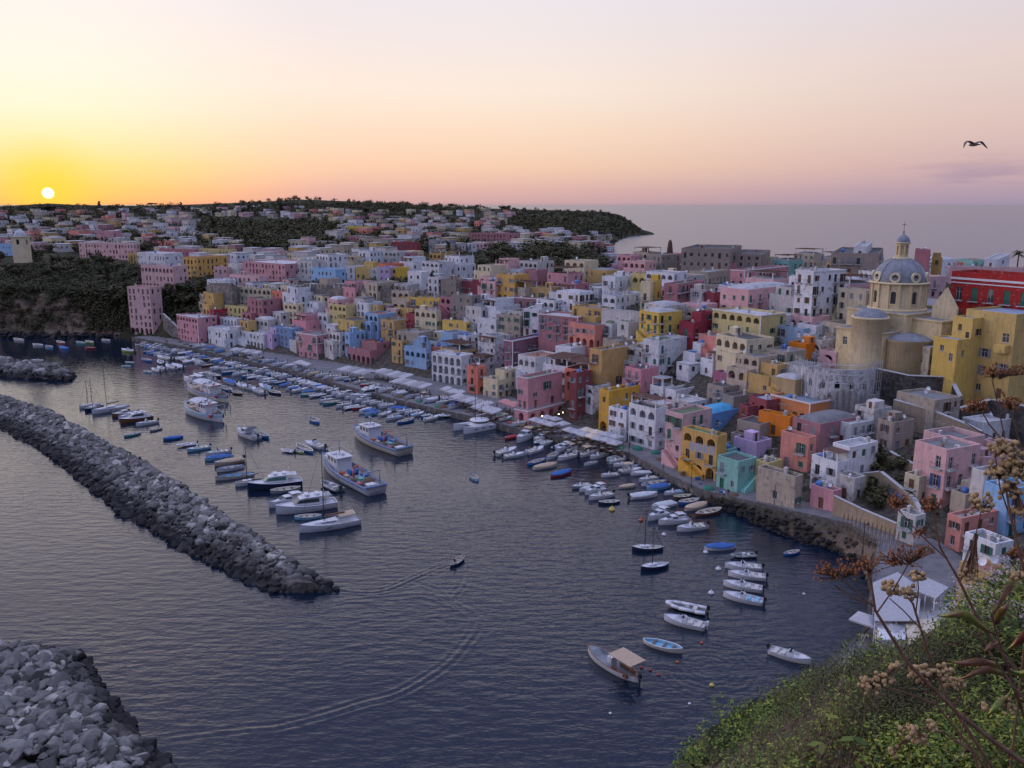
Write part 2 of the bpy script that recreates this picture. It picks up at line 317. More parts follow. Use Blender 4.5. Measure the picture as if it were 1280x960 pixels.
def leaf_mat(name, c1, c2, c3):
    m, nt, b = new_mat(name); b.inputs['Roughness'].default_value = 0.6; b.inputs['Specular IOR Level'].default_value = .25
    g = nt.nodes.new('ShaderNodeNewGeometry'); col = cramp(nt, g.outputs['Random Per Island'], [(0.0, c1), (0.55, c2), (1.0, c3)])
    n = nz(nt, 0.35, 3); col = mixc(nt, maprange(nt, n, .4, .65, 0, .55), col, tuple(x*.5 for x in c1))
    nt.links.new(hsvrand(nt, col, 0, .35), b.inputs['Base Color']); b.inputs['Subsurface Weight'].default_value = 0.0; return m
M_LEAF = leaf_mat('foliage_dark', (0.028, 0.032, 0.013), (0.066, 0.064, 0.024), (0.14, 0.112, 0.042))
M_LEAF2 = leaf_mat('foliage_olive', (0.022, 0.028, 0.010), (0.055, 0.056, 0.018), (0.11, 0.095, 0.03))
M_LEAFN = leaf_mat('foliage_near', (0.02, 0.045, 0.008), (0.10, 0.155, 0.018), (0.30, 0.33, 0.045))
M_DRY = leaf_mat('dry_grass', (0.16, 0.09, 0.07), (0.26, 0.16, 0.13), (0.36, 0.24, 0.20))
M_BARK = flat('bark', (0.09, 0.065, 0.05), .9, var=.4)
# ------------------------------------------------------------------ land
# coast: x, y, level behind the edge, width of rocky bank, width of the level strip, slope behind it
CO = []
def cpt(u, v, *a): p = gp(u, v, 0); CO.append((p.x, p.y)+a)
CO.append((-1500, 430, 3, 3, 0, 2.2)); CO.append((-600, 405, 3, 3, 0, 2.2))
cpt(0, 417, 1.5, 3, 0, 2.6); cpt(80, 418, 1.5, 3, 0, 2.6); cpt(140, 421, 1.5, 2, 1, 2.2); cpt(165, 426, 1.6, 0, 8, .9); cpt(230, 438, 1.6, 0, 12, .7)
cpt(300, 454, 1.6, 0, 17, .6); cpt(360, 468, 1.6, 0, 21, .6); cpt(410, 482, 1.6, 0, 25, .6); cpt(450, 494, 1.6, 0, 28, .6); cpt(500, 507, 1.6, 0, 32, .6); cpt(545, 518, 1.6, 0, 29, .6); cpt(600, 530, 1.6, 0, 22, .6); cpt(645, 543, 1.6, 0, 13, .55)
cpt(690, 552, 1.6, 0, 12, .6); cpt(740, 562, 1.6, 0, 11, .6); cpt(787, 575, 1.6, 0, 10, .6); cpt(815, 591, 1.6, 0, 10, .6); cpt(843, 606, 1.6, 0, 9, .55); cpt(871, 621, 1.8, 0, 9, .55); cpt(905, 638, 2.2, 2.5, 7, .5)
cpt(950, 658, 3.0, 4, 7, .45); cpt(1000, 677, 3.8, 4.5, 6, .4); cpt(1040, 690, 4.2, 4.5, 6, .3); cpt(1072, 708, 4.4, 3, 9, .3); cpt(1088, 745, 3.5, 0, 18, .3); cpt(1082, 795, 1.6, 0, 18, .4); cpt(1045, 832, 1.4, 0, 5, .8); cpt(1010, 850, 1, 1, 1, 1.2)
cpt(950, 885, 1, 1, 0, 1.3); cpt(880, 917, 1, 1, 0, 1.5); cpt(838, 950, 1, 1, 0, 1.6); CO.append((14, 77, 1, 1, 0, 1.6))
for p in [(6, 66), (-20, 40), (-30, 0), (-40, -60), (60, -150), (400, -120), (520, 150), (420, 300), (300, 380), (165, 425), (108, 440), (86, 480), (92, 600), (98, 700), (110, 900), (138, 1200), (188, 1500), (236, 1680), (284, 1735), (290, 1755), (252, 1830), (200, 2100), (-100, 2350), (-1800, 2400), (-2200, 1000)]:
    CO.append(p+(1, 1, 0, 1.6 if p[1] < 200 else 0.8))
CO = np.array(CO, float)
_A = CO; _B = np.roll(CO, -1, axis=0)
def coast(x, y):
    """signed distance (inside land > 0) and interpolated edge parameters, numpy arrays in"""
    x = np.atleast_1d(np.asarray(x, float)); y = np.atleast_1d(np.asarray(y, float))
    best = np.full(x.shape, 1e9); par = np.zeros(x.shape+(4,)); ins = np.zeros(x.shape, bool)
    for a, b in zip(_A, _B):
        ex, ey = b[0]-a[0], b[1]-a[1]; t = np.clip(((x-a[0])*ex+(y-a[1])*ey)/(ex*ex+ey*ey), 0, 1)
        d = np.hypot(x-a[0]-t*ex, y-a[1]-t*ey); m = d < best; best = np.where(m, d, best)
        par[m] = (a[2:]*(1-t[..., None])+b[2:]*t[..., None])[m]
        c = (a[1] > y) != (b[1] > y)
        if ey != 0: ins ^= c & (x < ex*(y-a[1])/ey+a[0])
    return np.where(ins, best, -best), par
CT = np.array([(-250, 425, 21), (-190, 425, 20), (-150, 418, 22), (-240, 520, 26), (-150, 500, 27), (-60, 450, 26), (-120, 400, 24), (-70, 370, 25), (-20, 310, 24), (20, 270, 25), (60, 240, 26),
    (85, 232, 27), (110, 240, 31), (140, 240, 31), (180, 240, 33), (118, 192, 12), (140, 185, 15), (103, 185, 11), (88, 195, 15), (77, 150, 7), (74, 128, 3.5), (95, 140, 7.5), (120, 160, 10), (88, 172, 11), (75, 168, 9),
    (0, 360, 28), (60, 320, 29), (100, 300, 30), (0, 450, 28), (60, 450, 28), (130, 380, 30), (200, 320, 31), (-300, 700, 32), (-100, 700, 31), (50, 700, 27), (-450, 1000, 38), (-200, 1000, 40), (0, 1000, 35), (90, 1000, 22),
    (-690, 1300, 61), (-520, 1300, 50), (-300, 1300, 58), (-100, 1300, 50), (50, 1300, 38), (-366, 1500, 68), (-430, 1450, 62), (-150, 1500, 57), (0, 1500, 46), (-800, 1500, 50), (165, 1830, 45), (212, 1800, 44), (232, 1780, 36), (250, 1765, 14), (275, 1745, 5), (90, 1800, 46), (-400, 2200, 44), (-900, 2000, 42), (-1400, 1200, 40), (-1200, 700, 33),
    (0, 0, 58.0), (3, 3, 57.2), (-5, 3, 52), (0, 8, 51.5), (6, 10, 51), (12, 10, 53), (0, 20, 37), (4, 20, 41), (12, 20, 49.5), (25, 22, 53), (0, 40, 21), (7, 40, 25.5), (20, 40, 36.5), (25, 40, 40.5), (40, 40, 43), (0, 60, 5), (10, 60, 9.5), (22, 60, 21), (28, 60, 24.5), (33, 60, 27.5), (38, 60, 31), (60, 62, 37),
    (25, 80, 7), (37, 80, 13), (44, 80, 18.5), (50, 80, 22.5), (40, 88, 7.5), (52, 97, 8), (65, 90, 19), (80, 105, 19), (70, 114, 7.5), (90, 122, 11), (110, 130, 15), (150, 140, 24), (60, 20, 55), (100, 60, 50), (40, -20, 62), (-20, -20, 55), (200, 100, 40), (300, 200, 35)], float)
def _fitrbf():
    P = CT[:, :2]/100; n = len(P); K = np.linalg.norm(P[:, None]-P[None], axis=-1); A = np.zeros((n+1, n+1)); A[:n, :n] = K-1e-4*np.eye(n); A[:n, n] = 1; A[n, :n] = 1
    return np.linalg.solve(A, np.append(CT[:, 2], 0))
_WR = _fitrbf()
def land_z(x, y):
    x = np.atleast_1d(np.asarray(x, float)); y = np.atleast_1d(np.asarray(y, float)); s, p = coast(x, y); g = np.full(x.shape, _WR[-1])
    for i, c in enumerate(CT): g += _WR[i]*np.hypot(x-c[0], y-c[1])/100
    lev, bank, q, sl = p[..., 0], p[..., 1], p[..., 2], p[..., 3]; lev = lev-0.25
    up = lev+sl*np.maximum(0, s-bank-q); f = np.where(s < bank, -1+(lev+1)*s/np.maximum(bank, .01), up)
    z = np.minimum(f, np.maximum(g, lev)); return np.where(s > 0, z, -3.0)
def lz(x, y): return float(land_z(x, y)[0])
_TA = np.radians(np.linspace(-46, 50, 481)); _TR = np.concatenate([np.geomspace(1.2, 120, 260), np.geomspace(120, 460, 340)[1:], np.geomspace(460, 2600, 260)[1:]])
def _tab():
    A, R = np.meshgrid(_TA, _TR); return land_z((R*np.sin(A)).ravel(), (R*np.cos(A)).ravel()).reshape(A.shape)
_TZ = _tab()
def hit(u, v, y0=4.0):
    """where the line of sight through a pixel meets the ground"""
    r = ray(u, v); a = math.atan2(r.x, r.y); k = (a-_TA[0])/(_TA[1]-_TA[0]); i = int(k); t = k-i
    if i < 0 or i >= len(_TA)-1: return None
    T = _TZ[:, i]*(1-t)+_TZ[:, i+1]*t; sl = r.z/math.hypot(r.x, r.y); Z = CAMZ+sl*_TR; q = np.nonzero((Z <= T) & (_TR > y0))[0]
    if len(q) == 0: return None
    q = q[0]; f = 0.0
    if q > 0:
        A, B = Z[q-1]-T[q-1], T[q]-Z[q]; f = A/(A+B) if A+B > 1e-9 and A > 0 else 1.0; R = _TR[q-1]+(_TR[q]-_TR[q-1])*f; z = T[q-1]+(T[q]-T[q-1])*f
    else: R = _TR[0]; z = T[0]
    if z <= -0.9: return None
    return Vector((R*math.sin(a), R*math.cos(a), z))
def build_land():
    na, nr = 380, 430; az = np.radians(np.linspace(-46, 50, na)); r = np.concatenate([np.geomspace(1.2, 120, 150), np.geomspace(120, 460, 150)[1:], np.geomspace(460, 2600, 132)[1:]]); nr = len(r)
    A, R = np.meshgrid(az, r); X = R*np.sin(A); Y = R*np.cos(A); Z = land_z(X.ravel(), Y.ravel()).reshape(X.shape)
    # rough, broken ground away from the quays
    rs = np.random.RandomState(3); ph = rs.rand(14, 4)
    N = sum(np.sin(X*(0.05+0.5*p[0])*(1 if i % 2 else -1)+Y*(0.05+0.5*p[1])+p[2]*6.28)*(0.2+0.4*p[3]) for i, p in enumerate(ph))
    s, p = coast(X.ravel(), Y.ravel()); s = s.reshape(X.shape); q = (p[:, 1]+p[:, 2]).reshape(X.shape)
    Z = np.where(s > 0, Z+N*0.28*np.clip((s-q-1)/8, 0, 1)*(Z > 3), Z)
    V = np.stack([X, Y, Z], -1).reshape(-1, 3); idx = np.arange(nr*na).reshape(nr, na)
    F = np.stack([idx[:-1, :-1], idx[:-1, 1:], idx[1:, 1:], idx[1:, :-1]], -1).reshape(-1, 4)
    zz = V[:, 2][F]; F = F[(zz.max(1) > -2.9)]
    me = bpy.data.meshes.new('ground'); me.from_pydata(V.tolist(), [], F.tolist()); me.materials.append(M_GROUND)
    me.polygons.foreach_set('use_smooth', [True]*len(F)); Xf, Yf, sf = X.ravel(), Y.ravel(), s.ravel()
    bt = np.clip((sf-1)/4, 0, 1)*np.clip((120-sf)/12, 0, 1)*((Yf > 118) & (Yf < 430) & (Xf > -128) & (Xf < 330)); g1 = np.hypot((Xf+128)/26, (Yf-385)/30) < 1; bt[g1] = 0; at_ = me.attributes.new('built', 'FLOAT', 'POINT'); at_.data.foreach_set('value', bt); me.update(); tag(inst(me, 'ground'), kind='structure')
build_land()
def build_sea():
    b = MB(); R = 60000.0
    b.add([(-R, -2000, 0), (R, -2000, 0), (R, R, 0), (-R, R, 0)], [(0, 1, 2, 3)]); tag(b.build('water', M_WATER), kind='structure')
    s = MB(); s.add([(-R, -2000, -6), (R, -2000, -6), (R, R, -6), (-R, R, -6)], [(0, 1, 2, 3)]); tag(s.build('seabed', flat('seabed_sand', (0.05, 0.06, 0.06))), kind='structure')
build_sea()
# quay: edge wall, kerb and paved walk along the harbour
QI = list(range(5, 32))
def off(i, d):
    a, b = CO[i-1][:2], CO[(i+1) % len(CO)][:2]; t = b-a; t /= np.hypot(*t); n = np.array((-t[1], t[0])); return CO[i][:2]+n*d
def build_quay():
    qs = QI[:25]; m = MB(); w = MB(); k = MB(); P = []
    for i in qs:
        lev, bank, q = CO[i][2], CO[i][3], CO[i][4]; P.append((off(i, bank), off(i, bank+q+1.5), lev))
    # resample for smooth bends
    out = []
    for j in range(len(P)-1):
        for t in np.linspace(0, 1, 5)[:-1]: out.append(tuple(P[j][n]*(1-t)+P[j+1][n]*t for n in range(3)))
    out.append(P[-1]); P = out
    for (a, b, l), (a2, b2, l2) in zip(P[:-1], P[1:]):
        m.quad((*a, l), (*a2, l2), (*b2, l2), (*b, l))
        w.quad((*a2, l2+.02), (*a, l+.02), (*a, -2.5), (*a2, -2.5))
        for (p, p2) in ((a, a2),):
            d = (b-a)/np.hypot(*(b-a)); e = p+d*.5; e2 = p2+d*.5
            k.quad((*p, l+.13), (*p2, l2+.13), (*e2, l2+.13), (*e, l+.13)); k.quad((*e, l+.13), (*e2, l2+.13), (*e2, l2-.1), (*e, l-.1)); k.quad((*p2, l2+.13), (*p, l+.13), (*p, l), (*p2, l2))
    tag(m.build('promenade', M_PAVE), kind='structure'); tag(w.build('quay_wall', M_QWALL), kind='structure'); tag(k.build('quay_kerb', M_QWALL), kind='structure')
build_quay()
def quay_pts(u0, u1, n, d=0.0):
    """points along the harbour edge whose image column runs u0..u1; returns (pos, outward normal, level)"""
    seg = []
    for i in QI[:24]:
        for t in np.linspace(0, 1, 12)[:-1]:
            p = CO[i][:2]*(1-t)+CO[i+1][:2]*t; e = CO[i+1][:2]-CO[i][:2]; e = e/np.hypot(*e); nn = np.array((-e[1], e[0])); lev = CO[i][2]*(1-t)+CO[i+1][2]*t; bk = CO[i][3]*(1-t)+CO[i+1][3]*t
            seg.append((proj((p[0], p[1], 0))[0], p+nn*d, -nn, lev, bk, e))
    us = [s[0] for s in seg]; res = []
    for u in np.linspace(u0, u1, n): j = min(range(len(us)), key=lambda q: abs(us[q]-u)); res.append(seg[j])
    return res

def wake(pts, A, wl, k, label, taper=.35):
    """real ripples: a ribbon of the water surface with k crests across it"""
    P = [gp(u, v, 0) for u, v in pts]; Q = []
    for i in range(len(P)-1):
        a, b_, c, d = P[max(0, i-1)], P[i], P[i+1], P[min(len(P)-1, i+2)]
        for j in range(14): t = j/14; Q.append(.5*((2*b_)+(c-a)*t+(2*a-5*b_+4*c-d)*t*t+(3*b_-a-3*c+d)*t**3))
    Q.append(P[-1]); n = len(Q); m = k*12; W_ = k*wl; mb = MB()
    for i, q in enumerate(Q):
        t = (Q[min(n-1, i+1)]-Q[max(0, i-1)]).normalized(); nn = Vector((-t.y, t.x, 0)); e = math.sin(math.pi*min(1, max(0, i/(n-1))))**taper; nz_ = .75+.25*math.sin(i*.55)*math.sin(i*.23+1)
        for j in range(m+1):
            s = j/m; env = math.sin(math.pi*s)**1.2; h = A*e*env*nz_*(.5-.5*math.cos(2*math.pi*k*s+.25*math.sin(i*.37))); mb.v.append((q.x+nn.x*(s-.5)*W_, q.y+nn.y*(s-.5)*W_, .004+h))
    for i in range(n-1):
        for j in range(m): a = i*(m+1)+j; mb.f.append([a, a+1, a+m+2, a+m+1]); mb.m.append(0); mb.sm.append(True)
    tag(mb.build('water_wake', M_WATER), kind='structure')
wake([(196, 926), (298, 913), (361, 906), (445, 882), (500, 866), (555, 833), (590, 795), (600, 770)], .095, 1.3, 3, '')
wake([(410, 733), (440, 739), (480, 738), (520, 722), (563, 704)], .085, 1.2, 3, '')
wake([(574, 703), (583, 716), (580, 730), (566, 748), (572, 762)], .08, 1.2, 3, '')
wake([(430, 750), (480, 748), (530, 744), (566, 756), (600, 776)], .06, 1.6, 4, '')
wake([(520, 728), (545, 738), (565, 760), (560, 785)], .05, 1.4, 4, '')
# ------------------------------------------------------------------ houses
_cache = {}
def cached(key, fn):
    if key not in _cache: _cache[key] = fn()
    return _cache[key]
def arch_pts(x0, x1, zb, zt, k=7):
    w = (x1-x0)/2; cx = (x0+x1)/2; r = min(w, zt-zb-.1)
    return [(x0, zb), (x1, zb)]+[(cx+w*math.cos(math.pi*i/k), zt-r+r*math.sin(math.pi*i/k)) for i in range(0, k+1)]
def facade(mb, P, X, w, z0, z1, ops, T=None):
    """wall sheet from P along unit X (outside is to the right of X), with real recessed openings (x0,x1,zb,zt,kind,depth)"""
    X = Vector(X); N = Vector((X.y, -X.x, 0)); P = Vector(P)
    def W(a, z, d=0.0): q = P+X*a-N*d; return (q.x, q.y, z)
    outer = [(0, z0), (w, z0), (w, z1), (0, z1)]; loops = []
    for o in ops:
        loops.append(arch_pts(*o[:4]) if o[4] == 'arch' else [(o[0], o[2]), (o[1], o[2]), (o[1], o[3]), (o[0], o[3])])
    if not loops: mb.add([W(*p) for p in outer], [(0, 1, 2, 3)], 0); return
    ls = [[Vector((*p, 0)) for p in outer]]+[[Vector((*p, 0)) for p in l] for l in loops]
    tri = tessellate_polygon(ls); flat_ = [p for l in ls for p in l]
    fs = []
    for t in tri:
        a, b, c = [flat_[i] for i in t]; cr = (b-a).cross(c-a).z
        if abs(cr) < 1e-9: continue
        fs.append(tuple(t) if cr > 0 else (t[0], t[2], t[1]))
    mb.add([W(p.x, p.y) for p in flat_], fs, 0)
    for o, l in zip(ops, loops):
        n = len(l); vs = [W(*p) for p in l]+[W(p[0], p[1], o[5]) for p in l]
        fs = [(i, n+i, n+(i+1) % n, (i+1) % n) for i in range(n)]
        mb.add(vs, fs, 0)
        mb.add([W(p[0], p[1], o[5]) for p in l], [tuple(range(n))], 1 if o[5] > .5 else 0)
def win_meshes(w, h, style, frame, arch=False):
    """glazing, frame, shutters of one window; local x across, z up, -y outwards, origin at sill centre"""
    def mk():
        g = MB(); hw = w/2
        if arch: pts = arch_pts(-hw+.02, hw-.02, .02, h-.02); g.add([(p[0], 0, p[1]) for p in pts], [tuple(range(len(pts)))])
        else: g.quad((-hw, 0, 0), (hw, 0, 0), (hw, 0, h), (-hw, 0, h))
        f = MB(); t = .06
        f.box(-hw, -hw+t, -.05, 0.0, 0, h*(.72 if arch else 1)); f.box(hw-t, hw, -.05, 0.0, 0, h*(.72 if arch else 1)); f.box(-hw+t, hw-t, -.05, 0, 0, t)
        f.box(-hw+t, hw-t, -.05, 0, h*(.7 if arch else 1)-t, h*(.7 if arch else 1)); f.box(-.03, .03, -.045, 0, t, h*(.7 if arch else 1)-t)
        if h > 1.7: f.box(-hw+t, hw-t, -.045, 0, h*.62, h*.62+.05)
        s = None
        if style == 'open' and not arch:
            s = []
            for sx in (-1, 1):
                M = Matrix.Translation((sx*hw, -.2, 0)) @ Matrix.Rotation(sx*-.12, 4, 'Z'); q = MB(); q.box(min(0, sx*hw), max(0, sx*hw), -.05, 0, 0, h, 0, M); s.append(q)
        if style == 'shut' and not arch:
            a_, b_ = MB(), MB(); a_.box(-hw+.01, -.01, -.13, -.08, .01, h-.01); b_.box(.01, hw-.01, -.13, -.08, .01, h-.01); s = [a_, b_]
        return g.data('pane', GLASS), f.data('window', frame), s
    return cached(('w', w, h, style, frame.name, arch), mk)
def rail_mesh(w, d):
    def mk():
        r = MB()
        for sx in (-w/2+.03, w/2-.03): r.tube((sx, 0, .98), (sx, -d+.04, .98), .025, n=4)
        r.tube((-w/2+.03, -d+.04, .98), (w/2-.03, -d+.04, .98), .03, n=4); r.tube((-w/2+.03, -d+.04, .12), (w/2-.03, -d+.04, .12), .02, n=4)
        k = max(4, int(w/.16))
        for i in range(k+1): x = -w/2+.03+(w-.06)*i/k; r.tube((x, -d+.04, .0), (x, -d+.04, .98), .014, n=3, cap=False)
        return r.data('railing', M_IRON)
    return cached(('rail', w, d), mk)
def slab_mesh(w, d):
    def mk(): b = MB(); b.box(-w/2, w/2, -d, 0, -.16, 0); b.box(-w/2+.15, -w/2+.35, -d*.6, 0, -.36, -.16); b.box(w/2-.35, w/2-.15, -d*.6, 0, -.36, -.16); return b.data('balcony', M_SILL)
    return cached(('slab', w, d), mk)
def q5(x): return round(x*5)/5
class House:
    """a stack of blocks; local -y is the left-hand face, +x the right-hand face, near corner at (w/2, -d/2)"""
    def __init__(s, name, label, cat, corner, a, wL, wR, wall, group, detail=1.0, frame=None, shut=None, old=False):
        s.a = a; s.w = wL; s.d = wR; nL = Vector((-math.sin(a), -math.cos(a), 0)); nR = Vector((math.cos(a), -math.sin(a), 0))
        ctr = Vector(corner)-nR*(wL/2)-nL*(wR/2)
        s.root = thing(name, label, cat, ctr, -a, group); s.mb = MB(); s.mat = (OLD if old and wall in OLD else WM)[wall]; s.roof = MB(); s.trim = MB(); s.det = detail
        s.fr = frame or random.choice([M_FR, M_FR, M_FRB, M_FRB]); s.sh = shut or random.choice([M_SHG, M_SHB, M_SHGR, M_SHB, M_SHGR, M_SHG]); s.op = []
    def vol(s, x0, x1, y0, y1, z0, z1, opsL=(), opsR=(), opsB=(), opsK=(), par=.55, roof=0, slab=None):
        """one block; parapet par high; flat roof inside"""
        faces = (((x0, y0), (1, 0, 0), x1-x0, opsL), ((x1, y0), (0, 1, 0), y1-y0, opsR), ((x1, y1), (-1, 0, 0), x1-x0, opsB), ((x0, y1), (0, -1, 0), y1-y0, opsK))
        for P, X, w, ops in faces:
            facade(s.mb, (*P, 0), X, w, z0, z1, [o for o in ops if o[0] > .05 and o[1] < w-.05 and o[3] < z1-.1 and o[2] > z0])
            for o in ops:
                if o[0] > .05 and o[1] < w-.05 and o[3] < z1-.1: s.op.append((Vector((*P, 0)), Vector(X), o))
        t = .25; zr = z1-par
        if par > 0:
            i = [(x0+t, y0+t), (x1-t, y0+t), (x1-t, y1-t), (x0+t, y1-t)]; o = [(x0, y0), (x1, y0), (x1, y1), (x0, y1)]
            s.mb.add([(*p, z1) for p in o]+[(*p, z1) for p in i], [(0, 1, 5, 4), (1, 2, 6, 5), (2, 3, 7, 6), (3, 0, 4, 7)])
            s.mb.add([(*p, z1) for p in i]+[(*p, zr) for p in i], [(0, 1, 5, 4), (1, 2, 6, 5), (2, 3, 7, 6), (3, 0, 4, 7)])
            s.roof.quad(*[(*p, zr) for p in i])
        else: s.roof.quad((x0, y0, z1), (x1, y0, z1), (x1, y1, z1), (x0, y1, z1))
    def layout(s, w, z0, z1, style, rnd=random):
        """rows of openings on one face"""
        h = z1-z0; n = max(1, int(round((h-.5)/3.1))); fh = (h-.55)/n; ops = []
        cols = max(1, int(w/ (2.5 if s.det > .6 else 3.2))); cw = w/cols
        for fl in range(n):
            zb = z0+fl*fh
            for c in range(cols):
                cx = cw*(c+.5)+(rnd.random()-.5)*.35; r = rnd.random()
                if 'A' in style and fl == 0 or 'a' in style and fl == n-1 or 'M' in style and fl in (0, 1) and c % 1 == 0:
                    ww = min(cw*.66, 2.8); ops.append((cx-ww/2, cx+ww/2, zb+(.05 if fl == 0 else .9 if 'M' not in style else .12), zb+min(fh-.35, 2.75), 'arch', 1.5 if ww > 1.5 else .35)); continue
                blank = .24 if 's' not in style else .48
                if r < blank: continue
                if fl == 0:
                    if r < blank+.22 and 'n' not in style: ops.append((cx-.55, cx+.55, zb+.05, zb+2.25, 'door', .25)); continue
                ww = q5(rnd.choice([.8, 1.0, 1.0, 1.2])); hh = q5(rnd.choice([1.2, 1.4, 1.4, 1.6]))
                if (r > .72 or 'B' in style and r > .5) and fl > 0 and cw > 2.2: ops.append((cx-.55, cx+.55, zb+.25, zb+.25+min(2.2, fh-.6), 'balc', .22)); continue
                zb2 = zb+min(.95, fh-hh-.3)
                if zb2 > zb+.1: ops.append((cx-ww/2, cx+ww/2, zb2, zb2+hh, 'win', .2))
        return ops
    def finish(s, roofm='grey', clutter=True, simple=False):
        s.mb.build('wall', [s.mat, s.mat], s.root)
        s.roof.build('roof', ROOF[roofm], s.root)
        if s.trim.v: s.trim.build('cornice', M_TRIM, s.root)
        for P, X, o in s.op:
            N = Vector((X.y, -X.x, 0)); w = o[1]-o[0]; h = o[3]-o[2]; pos = P+X*((o[0]+o[1])/2); rz = math.atan2(X.y, X.x); k = o[4]
            if k == 'arch' and o[5] > .5:
                if RR() < .55 and o[2] > .5 or 'f' in getattr(s, 'opts', ''):
                    q = pos-N*.12; q.z = o[2]; inst(rail_mesh(round(w*.96, 1), .1), 'railing', s.root, q, rz)
                q = pos-N*(o[5]-.03); q.z = o[2]+.02; g, f, sh = win_meshes(round(min(1.2, w*.5), 1), 2.0, 'none', s.fr); f = inst(f, 'window', s.root, q, rz); inst(g, 'pane', f, (0, -.01, 0)); continue
            q = pos-N*(o[5]-.01); q.z = o[2]+.005
            if k == 'door':
                def mk(): b = MB(); b.box(-.54, .54, -.06, 0, 0, 2.18); b.box(-.4, -.06, -.075, -.06, .2, .95); b.box(.06, .4, -.075, -.06, .2, .95); return b
                dm = random.choice([M_FRB, M_SHG, M_SHB, M_SHGR, M_FRB]); me = cached(('door', dm.name), lambda: mk().data('door', dm)); inst(me, 'door', s.root, q, rz); continue
            st = 'none' if simple or k == 'arch' else random.choice(['open', 'shut', 'none', 'open', 'shut'])
            if k == 'balc' and st == 'open' and RR() < .5: st = 'none'
            g, f, sh = win_meshes(round(w, 1), round(h, 1), st, s.fr, k == 'arch'); fo = inst(f, 'window', s.root, q, rz); inst(g, 'pane', fo, (0, -.012, 0))
            if sh is not None:
                for si, sq in enumerate(sh): inst(cached(('sh', round(w, 1), round(h, 1), st, s.sh.name, si), lambda: sq.data('shutter', s.sh)), 'shutter', fo)
            if k == 'win' and not simple:
                def mks(): b = MB(); b.box(-w/2-.12, w/2+.12, -.3, 0.0, -.09, -.005); return b.data('sill', M_SILL)
                inst(cached(('sill', round(w, 1)), mks), 'sill', fo)
            if k == 'balc' and not simple:
                bw, bd = round(w+1.0, 1), .9; q2 = P+X*((o[0]+o[1])/2)+N*.0; q2.z = o[2]-.04; bo = inst(slab_mesh(bw, bd), 'balcony', s.root, q2, rz); inst(rail_mesh(bw, bd), 'railing', bo)
    # rooftop and yard pieces, each a part of its house
    def pergola(s, x0, x1, y0, y1, z, m=None, h=2.4):
        b = MB(); c = MB()
        for x in (x0, x1):
            for y in (y0, y1): b.box(x-.12, x+.12, y-.12, y+.12, z, z+h)
        b.box(x0-.2, x1+.2, y0-.06, y0+.06, z+h, z+h+.15); b.box(x0-.2, x1+.2, y1-.06, y1+.06, z+h, z+h+.15); b.build('pergola_frame', M_TRIM, s.root)
        n = max(4, int((x1-x0)/.5))
        c.box(x0-.3, x1+.3, y0-.3, y1+.3, z+h+.155, z+h+.2)
        for i in range(n+1): xx = x0-.25+(x1-x0+.5)*i/n; c.box(xx-.05, xx+.05, y0-.35, y1+.35, z+h+.205, z+h+.27)
        c.build('pergola_mat', m or M_REED, s.root)
    def railing(s, pts, z, m=None):
        b = MB()
        for a, c in zip(pts[:-1], pts[1:]):
            a = Vector((*a, z)); c = Vector((*c, z)); L_ = (c-a).length; n = max(2, int(L_/.35))
            for hz in (.35, .65, .95): b.tube(a+Vector((0, 0, hz)), c+Vector((0, 0, hz)), .025, n=4)
            for i in range(n+1): p = a.lerp(c, i/n); b.tube(p, p+Vector((0, 0, .95)), .02, n=3)
        b.build('railing', m or M_STEEL, s.root)
    def stairs(s, x0, y0, dx, dy, length, z0, z1, w=1.3, mat=None, arch=True):
        """outside flight with solid flank and parapet, climbing along (dx,dy) from (x0,y0)"""
        b = MB(); n = max(4, int((z1-z0)/.2)); D = Vector((dx, dy, 0)); P = Vector((x0, y0, 0)); N = Vector((dy, -dx, 0))
        for i in range(n):
            a = P+D*(length*i/n); c = P+D*(length*(i+1)/n); z = z0+(z1-z0)*(i+1)/n
            vs = [a, c, c+N*w, a+N*w]; b.add([(v.x, v.y, zz) for zz in (z0-3, z) for v in vs], [(4, 5, 6, 7), (3, 2, 6, 7), (0, 3, 7, 4), (1, 2, 6, 5), (0, 1, 5, 4)])
        # flank parapet
        for off_ in (w,):
            a = P+N*off_; c = P+D*length+N*off_; vs = []
            for q, z in ((a, z0-3), (c, z0-3), (c, z1+1.0), (a, z0+1.0)):
                vs.append((q.x, q.y, z)); 
            vs += [(v[0]+N.x*.2, v[1]+N.y*.2, v[2]) for v in vs]
            b.add(vs, [(0, 1, 2, 3), (7, 6, 5, 4), (3, 2, 6, 7), (1, 5, 6, 2), (0, 3, 7, 4)])
        b.build('staircase', mat or s.mat, s.root)
    def dome(s, x0, x1, y0, y1, z, h=1.3, m='pale'):
        b = MB(); n = 8
        for j in range(n+1):
            for i in range(n+1):
                u, v = i/n*2-1, j/n*2-1; b.v.append((x0+(x1-x0)*i/n, y0+(y1-y0)*j/n, z+h*math.sqrt(max(0, (1-u**4)*(1-v**4)))))
        for j in range(n):
            for i in range(n): k = j*(n+1)+i; b.f.append([k, k+1, k+n+2, k+n+1]); b.m.append(0); b.sm.append(True)
        b.build('vault', ROOF[m], s.root)
